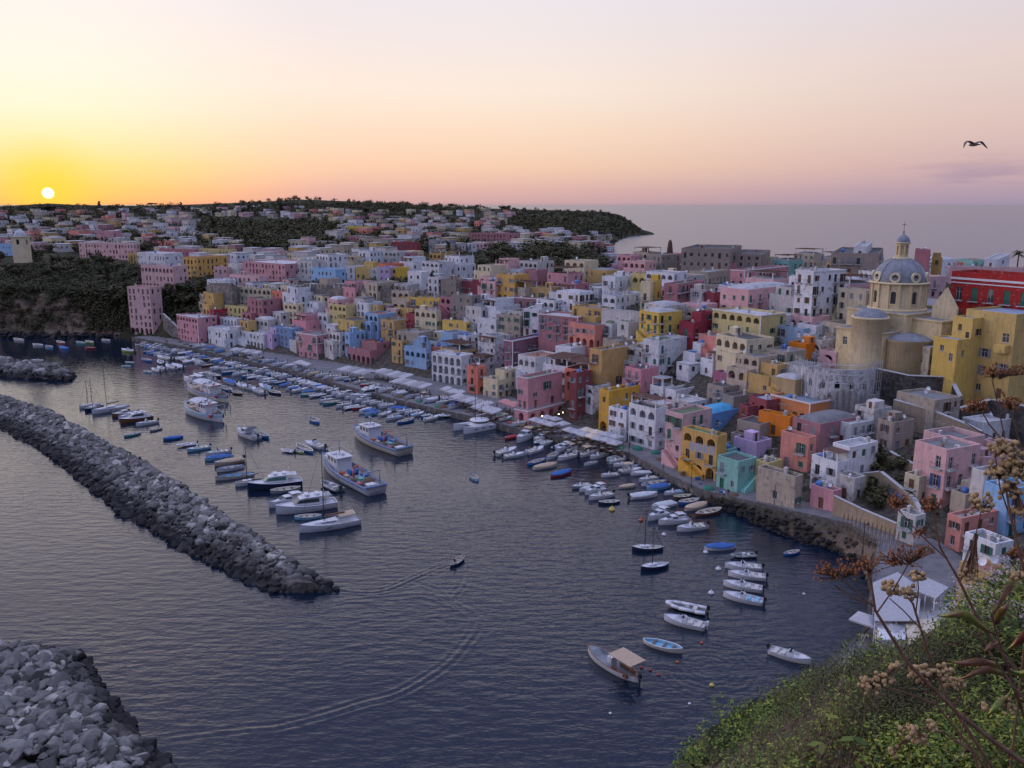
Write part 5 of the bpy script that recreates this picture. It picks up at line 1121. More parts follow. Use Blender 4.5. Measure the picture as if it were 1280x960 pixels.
def far_mass():
    cols = ['white', 'off white', 'pale pink', 'cream', 'beige', 'rose', 'salmon', 'ochre']; b = MB(); random.seed(8)
    for c in CAND[NI:]:
        _, p, w, d, h, a, u, v, far = c; M = Matrix.Translation(p) @ Matrix.Rotation(-a, 4, 'Z'); k = random.choices(range(8), [5, 4, 4, 4, 3, 2, 2, 2])[0]
        b.box(-w/2, w/2, -d/2, d/2, -5, h, k, M); b.box(-w/2-.1, w/2+.1, -d/2-.1, d/2+.1, h+.003, h+.25, 8+random.choice([0, 0, 1]), M)
        for i in range(int(w/3)): x = -w/2+1.6+i*3; b.box(x-.5, x+.5, -d/2-.06, -d/2-.003, h*.45, h*.45+1.3, 10, M)
        for i in range(int(d/3.2)): y = -d/2+1.6+i*3.2; b.box(w/2+.003, w/2+.06, y-.5, y+.5, h*.45, h*.45+1.3, 10, M)
    tag(b.build('distant_houses', [WM[c] for c in cols]+[ROOF['pale'], ROOF['grey'], GLASS]), 'mass of tiny pale houses scattered over the far island slopes', 'houses', kind='stuff')
if len(CAND) > NI: far_mass()
# ------------------------------------------------------------------ trees and undergrowth
def leaf_cloud(b, rs, c, r, n, s, m=0, flatz=1.0, surf=.6):
    for _ in range(n):
        d = Vector((rs.gauss(0, 1), rs.gauss(0, 1), rs.gauss(0, 1))).normalized(); k = surf+(1-surf)*rs.random() if rs.random() < .75 else rs.random()
        p = Vector(c)+Vector((d.x*r*k, d.y*r*k, d.z*r*k*flatz)); t = Vector((rs.gauss(0, 1), rs.gauss(0, 1), rs.gauss(0, 1)*.5)).normalized(); e = t.cross(d+Vector((.1, .2, .9))).normalized(); ss = s*rs.uniform(.6, 1.4)
        b.add([p-t*ss, p+e*ss*.55, p+t*ss, p-e*ss*.55], [(0, 1, 2, 3)], m)
def crown_data(seed, kind='round', dens=1.0):
    rs = random.Random(seed); b = MB()
    if kind == 'pine': lumps = [(Vector((rs.uniform(-2.6, 2.6), rs.uniform(-2.6, 2.6), 5.6+rs.uniform(-.3, .5))), rs.uniform(1.0, 1.6), .5) for _ in range(9)]
    elif kind == 'tall': lumps = [(Vector((rs.uniform(-.8, .8), rs.uniform(-.8, .8), 2+i*.85)), rs.uniform(.9, 1.5)*(1-i*.07), 1.0) for i in range(8)]
    else: lumps = [(Vector((rs.gauss(0, 1.35), rs.gauss(0, 1.35), 3.6+rs.gauss(0, .95))), rs.uniform(.9, 1.7), .85) for _ in range(9)]
    for c, r, fz in lumps: leaf_cloud(b, rs, c, r, int(62*dens), .38 if dens > .5 else .75, 0, fz)
    return b.data('crown', M_LEAF if seed % 3 else M_LEAF2)
def trunk_data(seed, kind):
    rs = random.Random(seed); b = MB(); top = 5.2 if kind == 'pine' else 3.4
    p = Vector((0, 0, -1.5)); q = Vector((rs.uniform(-.3, .3), rs.uniform(-.3, .3), top*.6)); b.tube(p, q, .3, .2, 7)
    for i in range(5): t = rs.uniform(0, 6.28); b.tube(q, q+Vector((math.cos(t)*1.5, math.sin(t)*1.5, top*.4+rs.uniform(0, .8))), .13, .05, 5)
    return b.data('trunk', M_BARK)
TV = [(k, crown_data(i+1, k), trunk_data(i+1, k)) for i, k in enumerate(['round', 'round', 'round', 'round', 'pine', 'tall'])]
TN = {'round': ('round_tree', 'tree', ['bushy dark green tree', 'round dark tree', 'spreading olive green tree']), 'pine': ('umbrella_pine', 'pine tree', ['flat topped umbrella pine']), 'tall': ('tall_tree', 'tree', ['narrow upright dark tree'])}
TREES = []
def tree(p, s, k=None, u=0, v=0, wide=1.0, label=None):
    k = k if k is not None else random.choice([0, 1, 2, 3, 0, 1, 2, 3, 4, 5]); kind, cr, tr = TV[k]; n, cat, bl = TN[kind]
    r = thing(n, label or place_label(bl if RR() < .5 else bl[::-1], u, v), cat, p, RU(0, 6.28), 'trees growing over the island'); r.scale = (s*wide, s*wide, s); inst(tr, 'trunk', r); inst(cr, 'crown', r); TREES.append(r)
def free(p, r): return not any((p.x-q[0].x)**2+(p.y-q[0].y)**2 < (r+q[1]*.75)**2 for q in PLACED)
def scatter_trees(poly, n, s0, s1, k=None, r=1.5, wide=1.0, out=None):
    us = [p[0] for p in poly]; vv = [p[1] for p in poly]; m = 0
    for _ in range(n*12):
        if m >= n: break
        u, v = RU(min(us), max(us)), RU(min(vv), max(vv))
        if not inpoly(u, v, poly): continue
        p = hit(u, v)
        if p is None or p.z < 1.5 or not free(p, r): continue
        if out is not None: out.append((p, RU(s0, s1)))
        else: tree(p, RU(s0, s1), k, u, v, wide)
        m += 1
random.seed(5)
scatter_trees([(560, 322), (640, 318), (756, 322), (762, 352), (690, 358), (600, 348), (560, 340)], 46, .9, 1.5, wide=1.15)
scatter_trees([(206, 356), (256, 350), (262, 400), (222, 400), (204, 396)], 22, .7, 1.1, wide=1.2)
scatter_trees([(0, 326), (176, 326), (178, 345), (0, 350)], 34, .8, 1.2, wide=1.3)
scatter_trees([(240, 282), (420, 286), (415, 304), (330, 322), (250, 312)], 40, 1.0, 1.7, wide=1.3)
scatter_trees([(868, 322), (985, 322), (985, 334), (868, 334)], 12, .8, 1.1, wide=1.2)
scatter_trees([(395, 356), (545, 354), (545, 368), (395, 366)], 12, .55, .8, wide=1.3)
scatter_trees([(150, 345), (176, 350), (176, 410), (140, 410)], 10, .8, 1.2, wide=1.3)
scatter_trees([(1080, 572), (1135, 585), (1130, 600), (1080, 590)], 5, .45, .6, wide=1.2)
scatter_trees([(1078, 612), (1120, 630), (1120, 648), (1078, 634)], 6, .4, .6, wide=1.2)
scatter_trees([(0, 262), (640, 258), (640, 268), (0, 270)], 60, 1.1, 1.7, wide=1.5, r=2)
scatter_trees([(0, 270), (700, 270), (790, 310), (560, 320), (0, 315)], 48, .9, 1.4, wide=1.3, r=2)
for i_, u_ in enumerate((44, 50, 56, 61, 66, 72, 80)):
    p = hit(u_, 264); tree(p, 1.15+.12*(i_ % 3), i_ % 4, u_, 262, 1.5)
for (u, v, s, k, lab) in [(75, 322, 1.15, 4, 'broad umbrella pine standing in front of the long cliff palace'), (131, 320, 1.0, 5, 'pointed conifer in front of the pink cliff palace tower')]:
    p = at(u, v, 432); tree(Vector((p.x, p.y, lz(p.x, p.y))), s*1.2, k, u, v, 1.2, lab)
def palm(u, v, Y):
    p = at(u, v, Y); r = thing('palm_tree', 'palm tree with drooping fronds at the right edge above the red palace', 'palm tree', p); b = MB(); b.tube((0, 0, -6), (0, 0, 4), .3, .22, 8); b.build('trunk', M_BARK, r); c = MB(); rs = random.Random(9)
    for i in range(26):
        a = i*2.4; el = rs.uniform(-.2, 1.1); pts = [Vector((math.cos(a)*t*math.cos(el), math.sin(a)*t*math.cos(el), 4+t*math.sin(el)-.16*t*t)) for t in (0, .8, 1.6, 2.4, 3.2)]; n = Vector((-math.sin(a), math.cos(a), 0))
        for q, (x, y) in enumerate(zip(pts[:-1], pts[1:])): w = (.1, .34, .3, .2, .03); c.quad(x-n*w[q]-Vector((0, 0, w[q]*.6)), x, y, y-n*w[q+1]-Vector((0, 0, w[q+1]*.6))); c.quad(x, x+n*w[q]-Vector((0, 0, w[q]*.6)), y+n*w[q+1]-Vector((0, 0, w[q+1]*.6)), y)
    c.build('fronds', M_LEAF, r)
palm(1272, 330, 320)
def woodland():
    out = []; random.seed(77)
    for poly, n, s0, s1 in (([(0, 262), (330, 258), (560, 255), (660, 262), (0, 276)], 420, 1.0, 1.8), ([(290, 246), (560, 248), (660, 262), (480, 276), (300, 270)], 260, 1.0, 1.6), ([(640, 262), (790, 264), (800, 296), (640, 292)], 330, .8, 1.4), ([(0, 275), (800, 275), (800, 318), (0, 316)], 900, .8, 1.4), ([(240, 276), (420, 282), (415, 306), (330, 322), (250, 314)], 180, .9, 1.5)):
        scatter_trees(poly, n, s0, s1, r=.5, out=out)
    b = MB(); rs = random.Random(1)
    for p, s in out:
        for _ in range(3): leaf_cloud(b, rs, (p.x+rs.gauss(0, 2), p.y+rs.gauss(0, 2), p.z+2.6*s+rs.gauss(0, .6)), rs.uniform(2.0, 3.4)*s, 26, 1.1, 0, .8)
        b.tube((p.x, p.y, p.z-1), (p.x, p.y, p.z+3*s), .3, .2, 4, 1, False)
    tag(b.build('woodland', [M_LEAF, M_BARK]), 'far off dark woods covering the hill and headland', 'woodland', kind='stuff'); print('woodland', len(out), len(b.f))
woodland()
def cover(name, label, polys, dens, size, mat, seed, zmin=1.2, lift=.5, rad=(.7, 1.6), nleaf=24, mn=0):
    b = MB(); rs = random.Random(seed); tot = 0
    for poly, n in polys:
        us = [p[0] for p in poly]; vv = [p[1] for p in poly]; k = 0
        for _ in range(n*6):
            if k >= n: break
            u, v = rs.uniform(min(us), max(us)), rs.uniform(min(vv), max(vv))
            if not inpoly(u, v, poly): continue
            p = hit(u, v)
            if p is None or p.z < zmin or not free(p, .6): continue
            r = rs.uniform(*rad); leaf_cloud(b, rs, (p.x, p.y, p.z+lift*r), r, nleaf, size, 0, .8); k += 1; tot += 1
    print(name, tot, len(b.f)); tag(b.build(name, mat), label, 'shrubs', kind='stuff')
cover('cliff_scrub', 'dark scrub hanging over the left cliff and green slope', [([(0, 332), (176, 332), (178, 372), (100, 385), (60, 362), (0, 368)], 620), ([(100, 380), (178, 372), (178, 418), (110, 414)], 260), ([(0, 368), (110, 372), (110, 412), (0, 412)], 110), ([(200, 350), (262, 345), (268, 402), (205, 402)], 260), ([(560, 316), (760, 316), (765, 356), (560, 345)], 350)], 1, .5, M_LEAF, 3, rad=(1.2, 2.6), nleaf=34)
cover('terrace_scrub', 'weeds and creepers on bare ground between houses and walls', [([(268, 345), (760, 350), (1100, 350), (1290, 480), (1290, 700), (1150, 640), (900, 600), (700, 500), (400, 420), (268, 415)], 900), ([(890, 640), (1078, 688), (1074, 708), (960, 668)], 420)], 1, .28, M_LEAF2, 4, rad=(.4, 1.1), nleaf=16, zmin=2.2)
# ------------------------------------------------------------------ boats
def paint(name, c, rough=.35): return flat(name, c, rough, var=.12, scale=2)
BP = {'white': paint('boat_white', (.60, .60, .63)), 'off': paint('boat_cream', (.58, .54, .46)), 'blue': paint('boat_blue', (.035, .14, .38)), 'sky': paint('boat_sky_blue', (.22, .45, .60)), 'navy': paint('boat_navy', (.02, .03, .07)), 'red': paint('boat_red', (.40, .04, .04)), 'green': paint('boat_lime', (.28, .42, .08)), 'teal': paint('boat_teal', (.08, .32, .32)), 'wood': flat('varnished_wood', (.20, .09, .045), .4, var=.4, scale=5), 'grey': paint('boat_grey', (.25, .26, .28)), 'tan': flat('tan_canvas', (.48, .36, .25), .9, var=.2), 'yellow': paint('boat_yellow', (.55, .42, .10)), 'dark': flat('black_rubber', (.02, .02, .022), .5), 'bluetarp': flat('blue_tarp', (.04, .14, .42), .7, var=.4, scale=2), 'whitetarp': flat('white_tarp', (.55, .55, .58), .8, var=.25, scale=2), 'redtarp': flat('red_tarp', (.42, .04, .06), .8, var=.3), 'net': flat('net_heap', (.16, .11, .07), .95, var=.5, scale=8), 'orange': paint('crane_orange', (.50, .10, .04)), 'greentarp': flat('green_net', (.03, .20, .13), .9, var=.4)}
B_GL = flat('boat_window', (.03, .05, .06), .1)
def hull(b, L, B, H, kind='v', m=0, n=14, deck=None, md=1, floor=.12, cabin_z=None):
    """lofted hull, bow towards +x; returns sheer function"""
    def hb(t):
        if kind == 'gozzo': return B/2*max(0.02, 1-abs(2*t-1)**2.6)
        return B/2*min(1, .80+.55*t)*(1-max(0, (t-.42)/.58)**2.3)+.01
    def sh(t): return H*(.80+.42*t**2.2+(.12*(1-t)**4 if kind == 'gozzo' else 0))
    P = []
    for i in range(n+1):
        t = i/n; x = -L/2+L*t; w = hb(t); s = sh(t); rk = (x+.0 if t < .9 else x-(t-.9)*L*.35)
        P.append([(rk, 0, -.32), (rk, w*.62, -.22), (x, w*.90, .10*H), (x, w, s)])
    vs = []
    for sec in P: vs += [(x, -y, z) for x, y, z in sec[::-1]]+[sec[i] for i in range(1, 4)]
    k = 7; fs = [(i*k+j, i*k+j+1, (i+1)*k+j+1, (i+1)*k+j) for i in range(n) for j in range(6)]+[tuple(range(6, -1, -1))]
    b.add(vs, [f[::-1] for f in fs], m, True)
    # inside: side walls and sole (open boat) or a deck
    ins = []; dz = deck if deck is not None else None
    for i in range(n+1):
        t = i/n; x = -L/2+L*t; w = max(.005, hb(t)-.07); s = sh(t)
        z = s-.06 if (dz is not None and t >= dz) else floor
        ins.append((x, w, s, z))
    vs = []
    for x, w, s, z in ins: vs += [(x, -w-.07, s), (x, -w, s), (x, -w*.92, z), (x, w*.92, z), (x, w, s), (x, w+.07, s)]
    b.add(vs, [(i*6+j, (i+1)*6+j, (i+1)*6+j+1, i*6+j+1) for i in range(n) for j in range(5)]+[(0, 1, 2, 3, 4, 5)], md); return hb, sh
def gunwale(L, B, H, kind, mat, parent, r=.05):
    b = MB(); t_ = MB(); hb, sh = hull(t_, L, B, H, kind); n = 14
    for s in (-1, 1): b.path([(-L/2+L*i/n, s*hb(i/n), sh(i/n)+.01) for i in range(n+1)], r, 4)
    b.tube((-L/2, -hb(0), sh(0)), (-L/2, hb(0), sh(0)), r, n=4); b.build('gunwale', mat, parent)
def outboard(parent, L, H, mat):
    def mk(): b = MB(); b.box(-.28, .12, -.17, .17, .35, .85); b.box(-.12, .02, -.08, .08, -.4, .35); b.box(-.2, .08, -.2, .2, .80, .92); return b.data('outboard_motor', mat)
    inst(cached(('ob', mat.name), mk), 'outboard_motor', parent, (-L/2-.15, 0, H*.35))
def bt_row(hc, tc, x=''):
    L, B, H = 5.0, 1.75, .55; r = thing('rowing_boat', 'p', 'rowing boat'); b = MB(); hull(b, L, B, H, 'gozzo'); b.build('hull', [BP[hc], BP['off' if hc != 'off' else 'sky']], r); gunwale(L, B, H, 'gozzo', BP[tc], r)
    if 'c' in x: tarp(r, L, B, H, 'gozzo', BP[{'b': 'bluetarp', 'w': 'whitetarp', 'r': 'redtarp', 't': 'tan', 'g': 'greentarp'}[x[-1]]])
    else:
        for xx in (-1.1, .2, 1.3): t = MB(); w = .72 if abs(xx) < 1.2 else .62; t.box(xx-.13, xx+.13, -w, w, .34, .39); t.build('thwart', BP['wood'], r)
    return r, L
def tarp(r, L, B, H, kind, mat, x0=.06, x1=.94):
    b = MB(); hb, sh = hull(MB(), L, B, H, kind); n = 10; vs = []
    for i in range(n+1):
        t = x0+(x1-x0)*i/n; w = hb(t)+.04; s = sh(t); x = -L/2+L*t; hgt = .34*math.sin(math.pi*(i/n))**.6+.05*math.sin(i*2.1)
        vs += [(x, -w, s-.12), (x, -w, s+.05), (x, -w*.5, s+.05+hgt*.7), (x, 0, s+.07+hgt), (x, w*.5, s+.05+hgt*.7), (x, w, s+.05), (x, w, s-.12)]
    b.add(vs, [(i*7+j, (i+1)*7+j, (i+1)*7+j+1, i*7+j+1) for i in range(n) for j in range(6)], 0, True); b.build('cover', mat, r)
def bt_motor(hc, tc, x=''):
    L, B, H = 5.8, 2.2, .75; r = thing('motorboat', 'p', 'motorboat'); b = MB(); hull(b, L, B, H, 'v', deck=.66, floor=.25); b.build('hull', [BP[hc], BP['white']], r); gunwale(L, B, H, 'v', BP['white' if hc != 'white' else 'grey'], r, .04); outboard(r, L, H, BP['dark'] if tc != 'wob' else BP['white'])
    if 'c' in x: tarp(r, L, B, H, 'v', BP[{'b': 'bluetarp', 'w': 'whitetarp', 'r': 'redtarp', 't': 'tan', 'g': 'greentarp'}[x[-1]]], .02, .8); return r, L
    c = MB(); c.box(-.3, .35, -.38, .38, .25, 1.15); c.box(-.15, .35, -.3, .3, 1.15, 1.3); c.build('console', BP['white'], r)
    w = MB(); w.add([(.36, -.4, 1.1), (.36, .4, 1.1), (.1, .34, 1.62), (.1, -.34, 1.62), (-.1, -.42, 1.12), (-.1, .42, 1.12)], [(0, 1, 2, 3), (0, 3, 4), (1, 5, 2)]); w.build('windscreen', B_GL, r)
    s = MB(); s.box(-2.3, -1.7, -.85, .85, .3, .62); s.box(-1.15, -.65, -.55, .55, .3, .7); s.build('seat', BP['off' if tc != 'blue' else 'sky'], r)
    if 'b' in x:
        f = MB()
        for sy in (-.9, .9):
            for xx in (-1.6, .2): f.tube((xx*.4-.4, sy, .75), (xx, sy, 2.15), .03, n=4)
        f.build('bimini_frame', M_STEEL, r); t = MB(); t.add([(-1.7+i*.7, y, 2.15+.14*math.cos(y*1.5)-(.05 if i in (0, 3) else 0)) for i in range(4) for y in (-.95, -.4, .4, .95)], [(i*4+j, (i+1)*4+j, (i+1)*4+j+1, i*4+j+1) for i in range(3) for j in range(3)], 0, True); t.build('bimini', BP[tc] if tc in BP else BP['tan'], r)
    return r, L
def bt_cruiser(hc, tc, x=''):
    L, B, H = 8.5, 2.9, 1.15; r = thing('cabin_cruiser', 'p', 'cabin boat'); b = MB(); hull(b, L, B, H, 'v', deck=.45, floor=.4); b.build('hull', [BP[hc], BP['white']], r); gunwale(L, B, H, 'v', BP['white' if hc != 'white' else 'grey'], r, .05); outboard(r, L, H+.2, BP['dark'])
    c = MB(); v = [(-.9, -1.15, 1.0), (2.9, -.55, 1.25), (2.9, .55, 1.25), (-.9, 1.15, 1.0), (-.8, -.95, 1.95), (.9, -.8, 1.95), (.9, .8, 1.95), (-.8, .95, 1.95), (1.9, -.6, 1.5), (1.9, .6, 1.5)]
    c.add(v, [(0, 1, 8, 5, 4), (3, 7, 6, 9, 2), (1, 2, 9, 8), (8, 9, 6, 5), (4, 5, 6, 7), (0, 4, 7, 3)]); c.build('cabin', BP['white'], r)
    w = MB(); w.add([(.95, -.76, 1.94), (1.88, -.6, 1.55), (1.88, .6, 1.55), (.95, .76, 1.94)], [(0, 1, 2, 3)]); w.v = [(a+.03, y, z+.03) for a, y, z in w.v]
    for s in (-1, 1): w.add([(-.6, s*1.07, 1.4), (.8, s*.97, 1.4), (.75, s*.88, 1.8), (-.6, s*.98, 1.8)], [(0, 1, 2, 3)])
    w.build('cabin_window', B_GL, r)
    t = MB(); t.add([(-3.0, -1.0, 2.2), (-.6, -1.0, 2.35), (-.6, 1.0, 2.35), (-3.0, 1.0, 2.2), (-1.8, -1.0, 2.4), (-1.8, 1.0, 2.4)], [(0, 4, 5, 3), (4, 1, 2, 5)]); t.build('canopy', BP[tc], r); f = MB()
    for xx in (-2.95, -.65):
        for y in (-.98, .98): f.tube((xx, y, 1.0), (xx, y, 2.25), .03, n=4)
    hb, sh = hull(MB(), L, B, H, 'v')
    for s in (-1, 1):
        pts = [(-L/2+L*q, s*hb(q)*.95, sh(q)+.5) for q in (.5, .65, .8, .93, .99)]; f.path(pts, .025, 4)
        for p in pts: f.tube(p, (p[0], p[1], p[2]-.5), .02, n=3)
    f.build('rails', M_STEEL, r); return r, L
def bt_rib(hc, tc, x=''):
    L, B = 5.2, 2.1; r = thing('inflatable_boat', 'p', 'inflatable boat'); b = MB(); pts = [Vector((-L/2, -.8, .42)), Vector((-L/4, -.85, .42)), Vector((L*.15, -.8, .45)), Vector((L*.35, -.5, .52)), Vector((L/2, 0, .62)), Vector((L*.35, .5, .52)), Vector((L*.15, .8, .45)), Vector((-L/4, .85, .42)), Vector((-L/2, .8, .42))]
    for a, c in zip(pts[:-1], pts[1:]): b.tube(a, c, .24, .24, 8)
    b.build('tube', BP[hc], r); f = MB(); f.add([(-L/2+.1, -.75, .2), (L*.2, -.7, .2), (L*.42, 0, .3), (L*.2, .7, .2), (-L/2+.1, .75, .2)], [(0, 1, 2, 3, 4)]); f.box(-L/2+.1, -L/2+.2, -.75, .75, .1, .6); f.build('floor', BP['grey'], r); outboard(r, L, .9, BP['dark'])
    c = MB(); c.box(-.4, .1, -.3, .3, .2, .95); c.build('console', BP['white'], r); s = MB(); s.box(-1.4, -.9, -.5, .5, .2, .6); s.build('seat', BP['off'], r); return r, L
def mast_rig(r, L, x, h, boom, mat, sail=None, zb=1.1, B=3.4):
    m = MB(); m.tube((x, 0, zb-.3), (x, 0, zb+h), .09, .06, 6); m.build('mast', BP['dark'], r)
    if boom: c = MB(); c.tube((x, 0, zb+1.1), (x-boom, 0, zb+1.25), .07, n=6); bo = c.build('boom', mat, r); s = MB(); s.tube((x-.15, 0, zb+1.26), (x-boom+.2, 0, zb+1.4), .2, .12, 7); s.build('sail_cover', sail or BP['navy'], bo)
    s = MB(); s.tube((x, 0, zb+h), (L/2-.1, 0, zb), .03, n=3); s.tube((x, 0, zb+h), (-L/2+.1, 0, zb), .03, n=3)
    for y in (-B/2+.1, B/2-.1): s.tube((x, 0, zb+h), (x-.2, y, zb), .016, n=3)
    if h > 7: s.tube((x, -.8, zb+h*.55), (x, .8, zb+h*.55), .04, n=4)
    s.build('rigging', BP['dark'], r)
def bt_yacht(hc, tc, x=''):
    L, B, H = 12.0, 3.7, 1.35; r = thing('sailing_yacht', 'p', 'sailing yacht'); b = MB(); hull(b, L, B, H, 'v', deck=.30, floor=.7); b.build('hull', [BP[hc], BP['white']], r); gunwale(L, B, H, 'v', BP['grey'], r, .04)
    c = MB(); c.add([(-1.6, -1.15, 1.15), (3.6, -.45, 1.35), (3.6, .45, 1.35), (-1.6, 1.15, 1.15), (-1.5, -.95, 1.75), (2.8, -.4, 1.62), (2.8, .4, 1.62), (-1.5, .95, 1.75)], [(0, 1, 5, 4), (1, 2, 6, 5), (2, 3, 7, 6), (3, 0, 4, 7), (4, 5, 6, 7)]); c.build('coachroof', BP['white'], r)
    w = MB()
    for s in (-1, 1): w.add([(-1.0, s*1.06, 1.42), (1.8, s*.74, 1.42), (1.8, s*.70, 1.54), (-1.0, s*1.0, 1.6)], [(0, 1, 2, 3)]); w.add([(0+k*1.5, s*(B/2*.99+.02), .62) for k in (0, .7)]+[(0+k*1.5, s*(B/2*.99+.03), .78) for k in (.7, 0)], [(0, 1, 2, 3)])
    w.build('cabin_window', B_GL, r)
    if 'b' in x: t = MB(); t.add([(-5.0+i*1.1, y, 2.55+.18*math.cos(y*1.2)-.05*i) for i in range(4) for y in (-1.3, -.5, .5, 1.3)], [(i*4+j, (i+1)*4+j, (i+1)*4+j+1, i*4+j+1) for i in range(3) for j in range(3)], 0, True); [t.tube((-5+k, y, 1.2), (-5+k, y, 2.5), .03, n=4) for k in (0, 3.2) for y in (-1.25, 1.25)]; t.build('bimini', BP[tc], r)
    mast_rig(r, L, 1.0, 15.0 if 'T' in x else 11.5, 4.3, M_STEEL, BP['wood' if tc == 'tan' else 'navy'], 1.4, B); o = MB()
    hb, sh = hull(MB(), L, B, H, 'v')
    for s in (-1, 1):
        pts = [(-L/2+L*q, s*hb(q)*.97, sh(q)+.6) for q in (0.02, .2, .4, .6, .8, .97)]; o.path(pts, .015, 3)
        for p in pts: o.tube(p, (p[0], p[1], p[2]-.6), .018, n=3)
    o.build('guard_rails', M_STEEL, r); return r, L
def bt_sloop(hc, tc, x=''):
    L, B, H = 6.5, 2.1, .85; r = thing('small_sailboat', 'p', 'small sailboat'); b = MB(); hull(b, L, B, H, 'gozzo', deck=.42, floor=.3); b.build('hull', [BP[hc], BP[tc]], r); gunwale(L, B, H, 'gozzo', BP['white'], r)
    c = MB(); c.box(-.3, 1.6, -.5, .5, .8, 1.12); c.build('cabin', BP['white'], r); mast_rig(r, L, .6, 8.0, 0 if 'n' in x else 2.6, BP['dark'], BP['whitetarp'], .9, B); return r, L
def bt_motoryacht(hc, tc, x=''):
    L, B, H = 12.0, 3.8, 1.6; r = thing('motor_yacht', 'p', 'motor yacht'); b = MB(); hull(b, L, B, H, 'v', deck=.3, floor=.9); b.build('hull', [BP[hc], BP['white']], r); gunwale(L, B, H, 'v', BP['white'], r, .1)
    c = MB(); c.add([(-2.8, -1.5, 1.4), (2.6, -1.2, 1.6), (2.6, 1.2, 1.6), (-2.8, 1.5, 1.4), (-2.8, -1.35, 2.9), (1.2, -1.05, 2.9), (1.2, 1.05, 2.9), (-2.8, 1.35, 2.9)], [(0, 1, 5, 4), (1, 2, 6, 5), (2, 3, 7, 6), (3, 0, 4, 7), (4, 5, 6, 7)]); c.build('cabin', BP['white'], r)
    w = MB()
    for s in (-1, 1): w.add([(-2.4, s*1.50, 1.9), (2.0, s*1.22, 1.95), (1.4, s*1.12, 2.6), (-2.4, s*1.42, 2.6)], [(0, 1, 2, 3)])
    w.add([(2.52, -1.1, 1.8), (2.52, 1.1, 1.8), (1.42, 1.0, 2.75), (1.42, -1.0, 2.75)], [(0, 1, 2, 3)]); w.v = [(a+.03, y, z+.02) for a, y, z in w.v]; w.build('cabin_window', flat('green_tint_glass', (.05, .16, .13), .1) if 'g' in x else B_GL, r)
    f = MB(); f.box(-3.6, .6, -1.5, 1.5, 2.92, 3.05); f.box(-.6, .3, -.9, .9, 3.05, 3.5); f.box(-2.6, -1.8, -.9, .9, 3.05, 3.45); f.build('flybridge', BP['white'], r)
    a = MB(); a.tube((-3.0, -1.4, 3.0), (-3.4, -1.2, 4.2), .05, n=4); a.tube((-3.0, 1.4, 3.0), (-3.4, 1.2, 4.2), .05, n=4); a.tube((-3.4, -1.2, 4.2), (-3.4, 1.2, 4.2), .05, n=4); a.tube((-3.4, 0, 4.2), (-3.5, 0, 5.6), .02, n=3)
    for y in (-1.4, 1.4): a.tube((-3.55, y, 1.3), (-3.55, y, 2.95), .05, n=4)
    a.build('radar_arch', M_STEEL, r)
    if tc != 'x': t = MB(); t.box(-4.9, -3.62, -1.4, 1.4, 2.85, 2.9); t.build('awning', BP[tc], r)
    return r, L
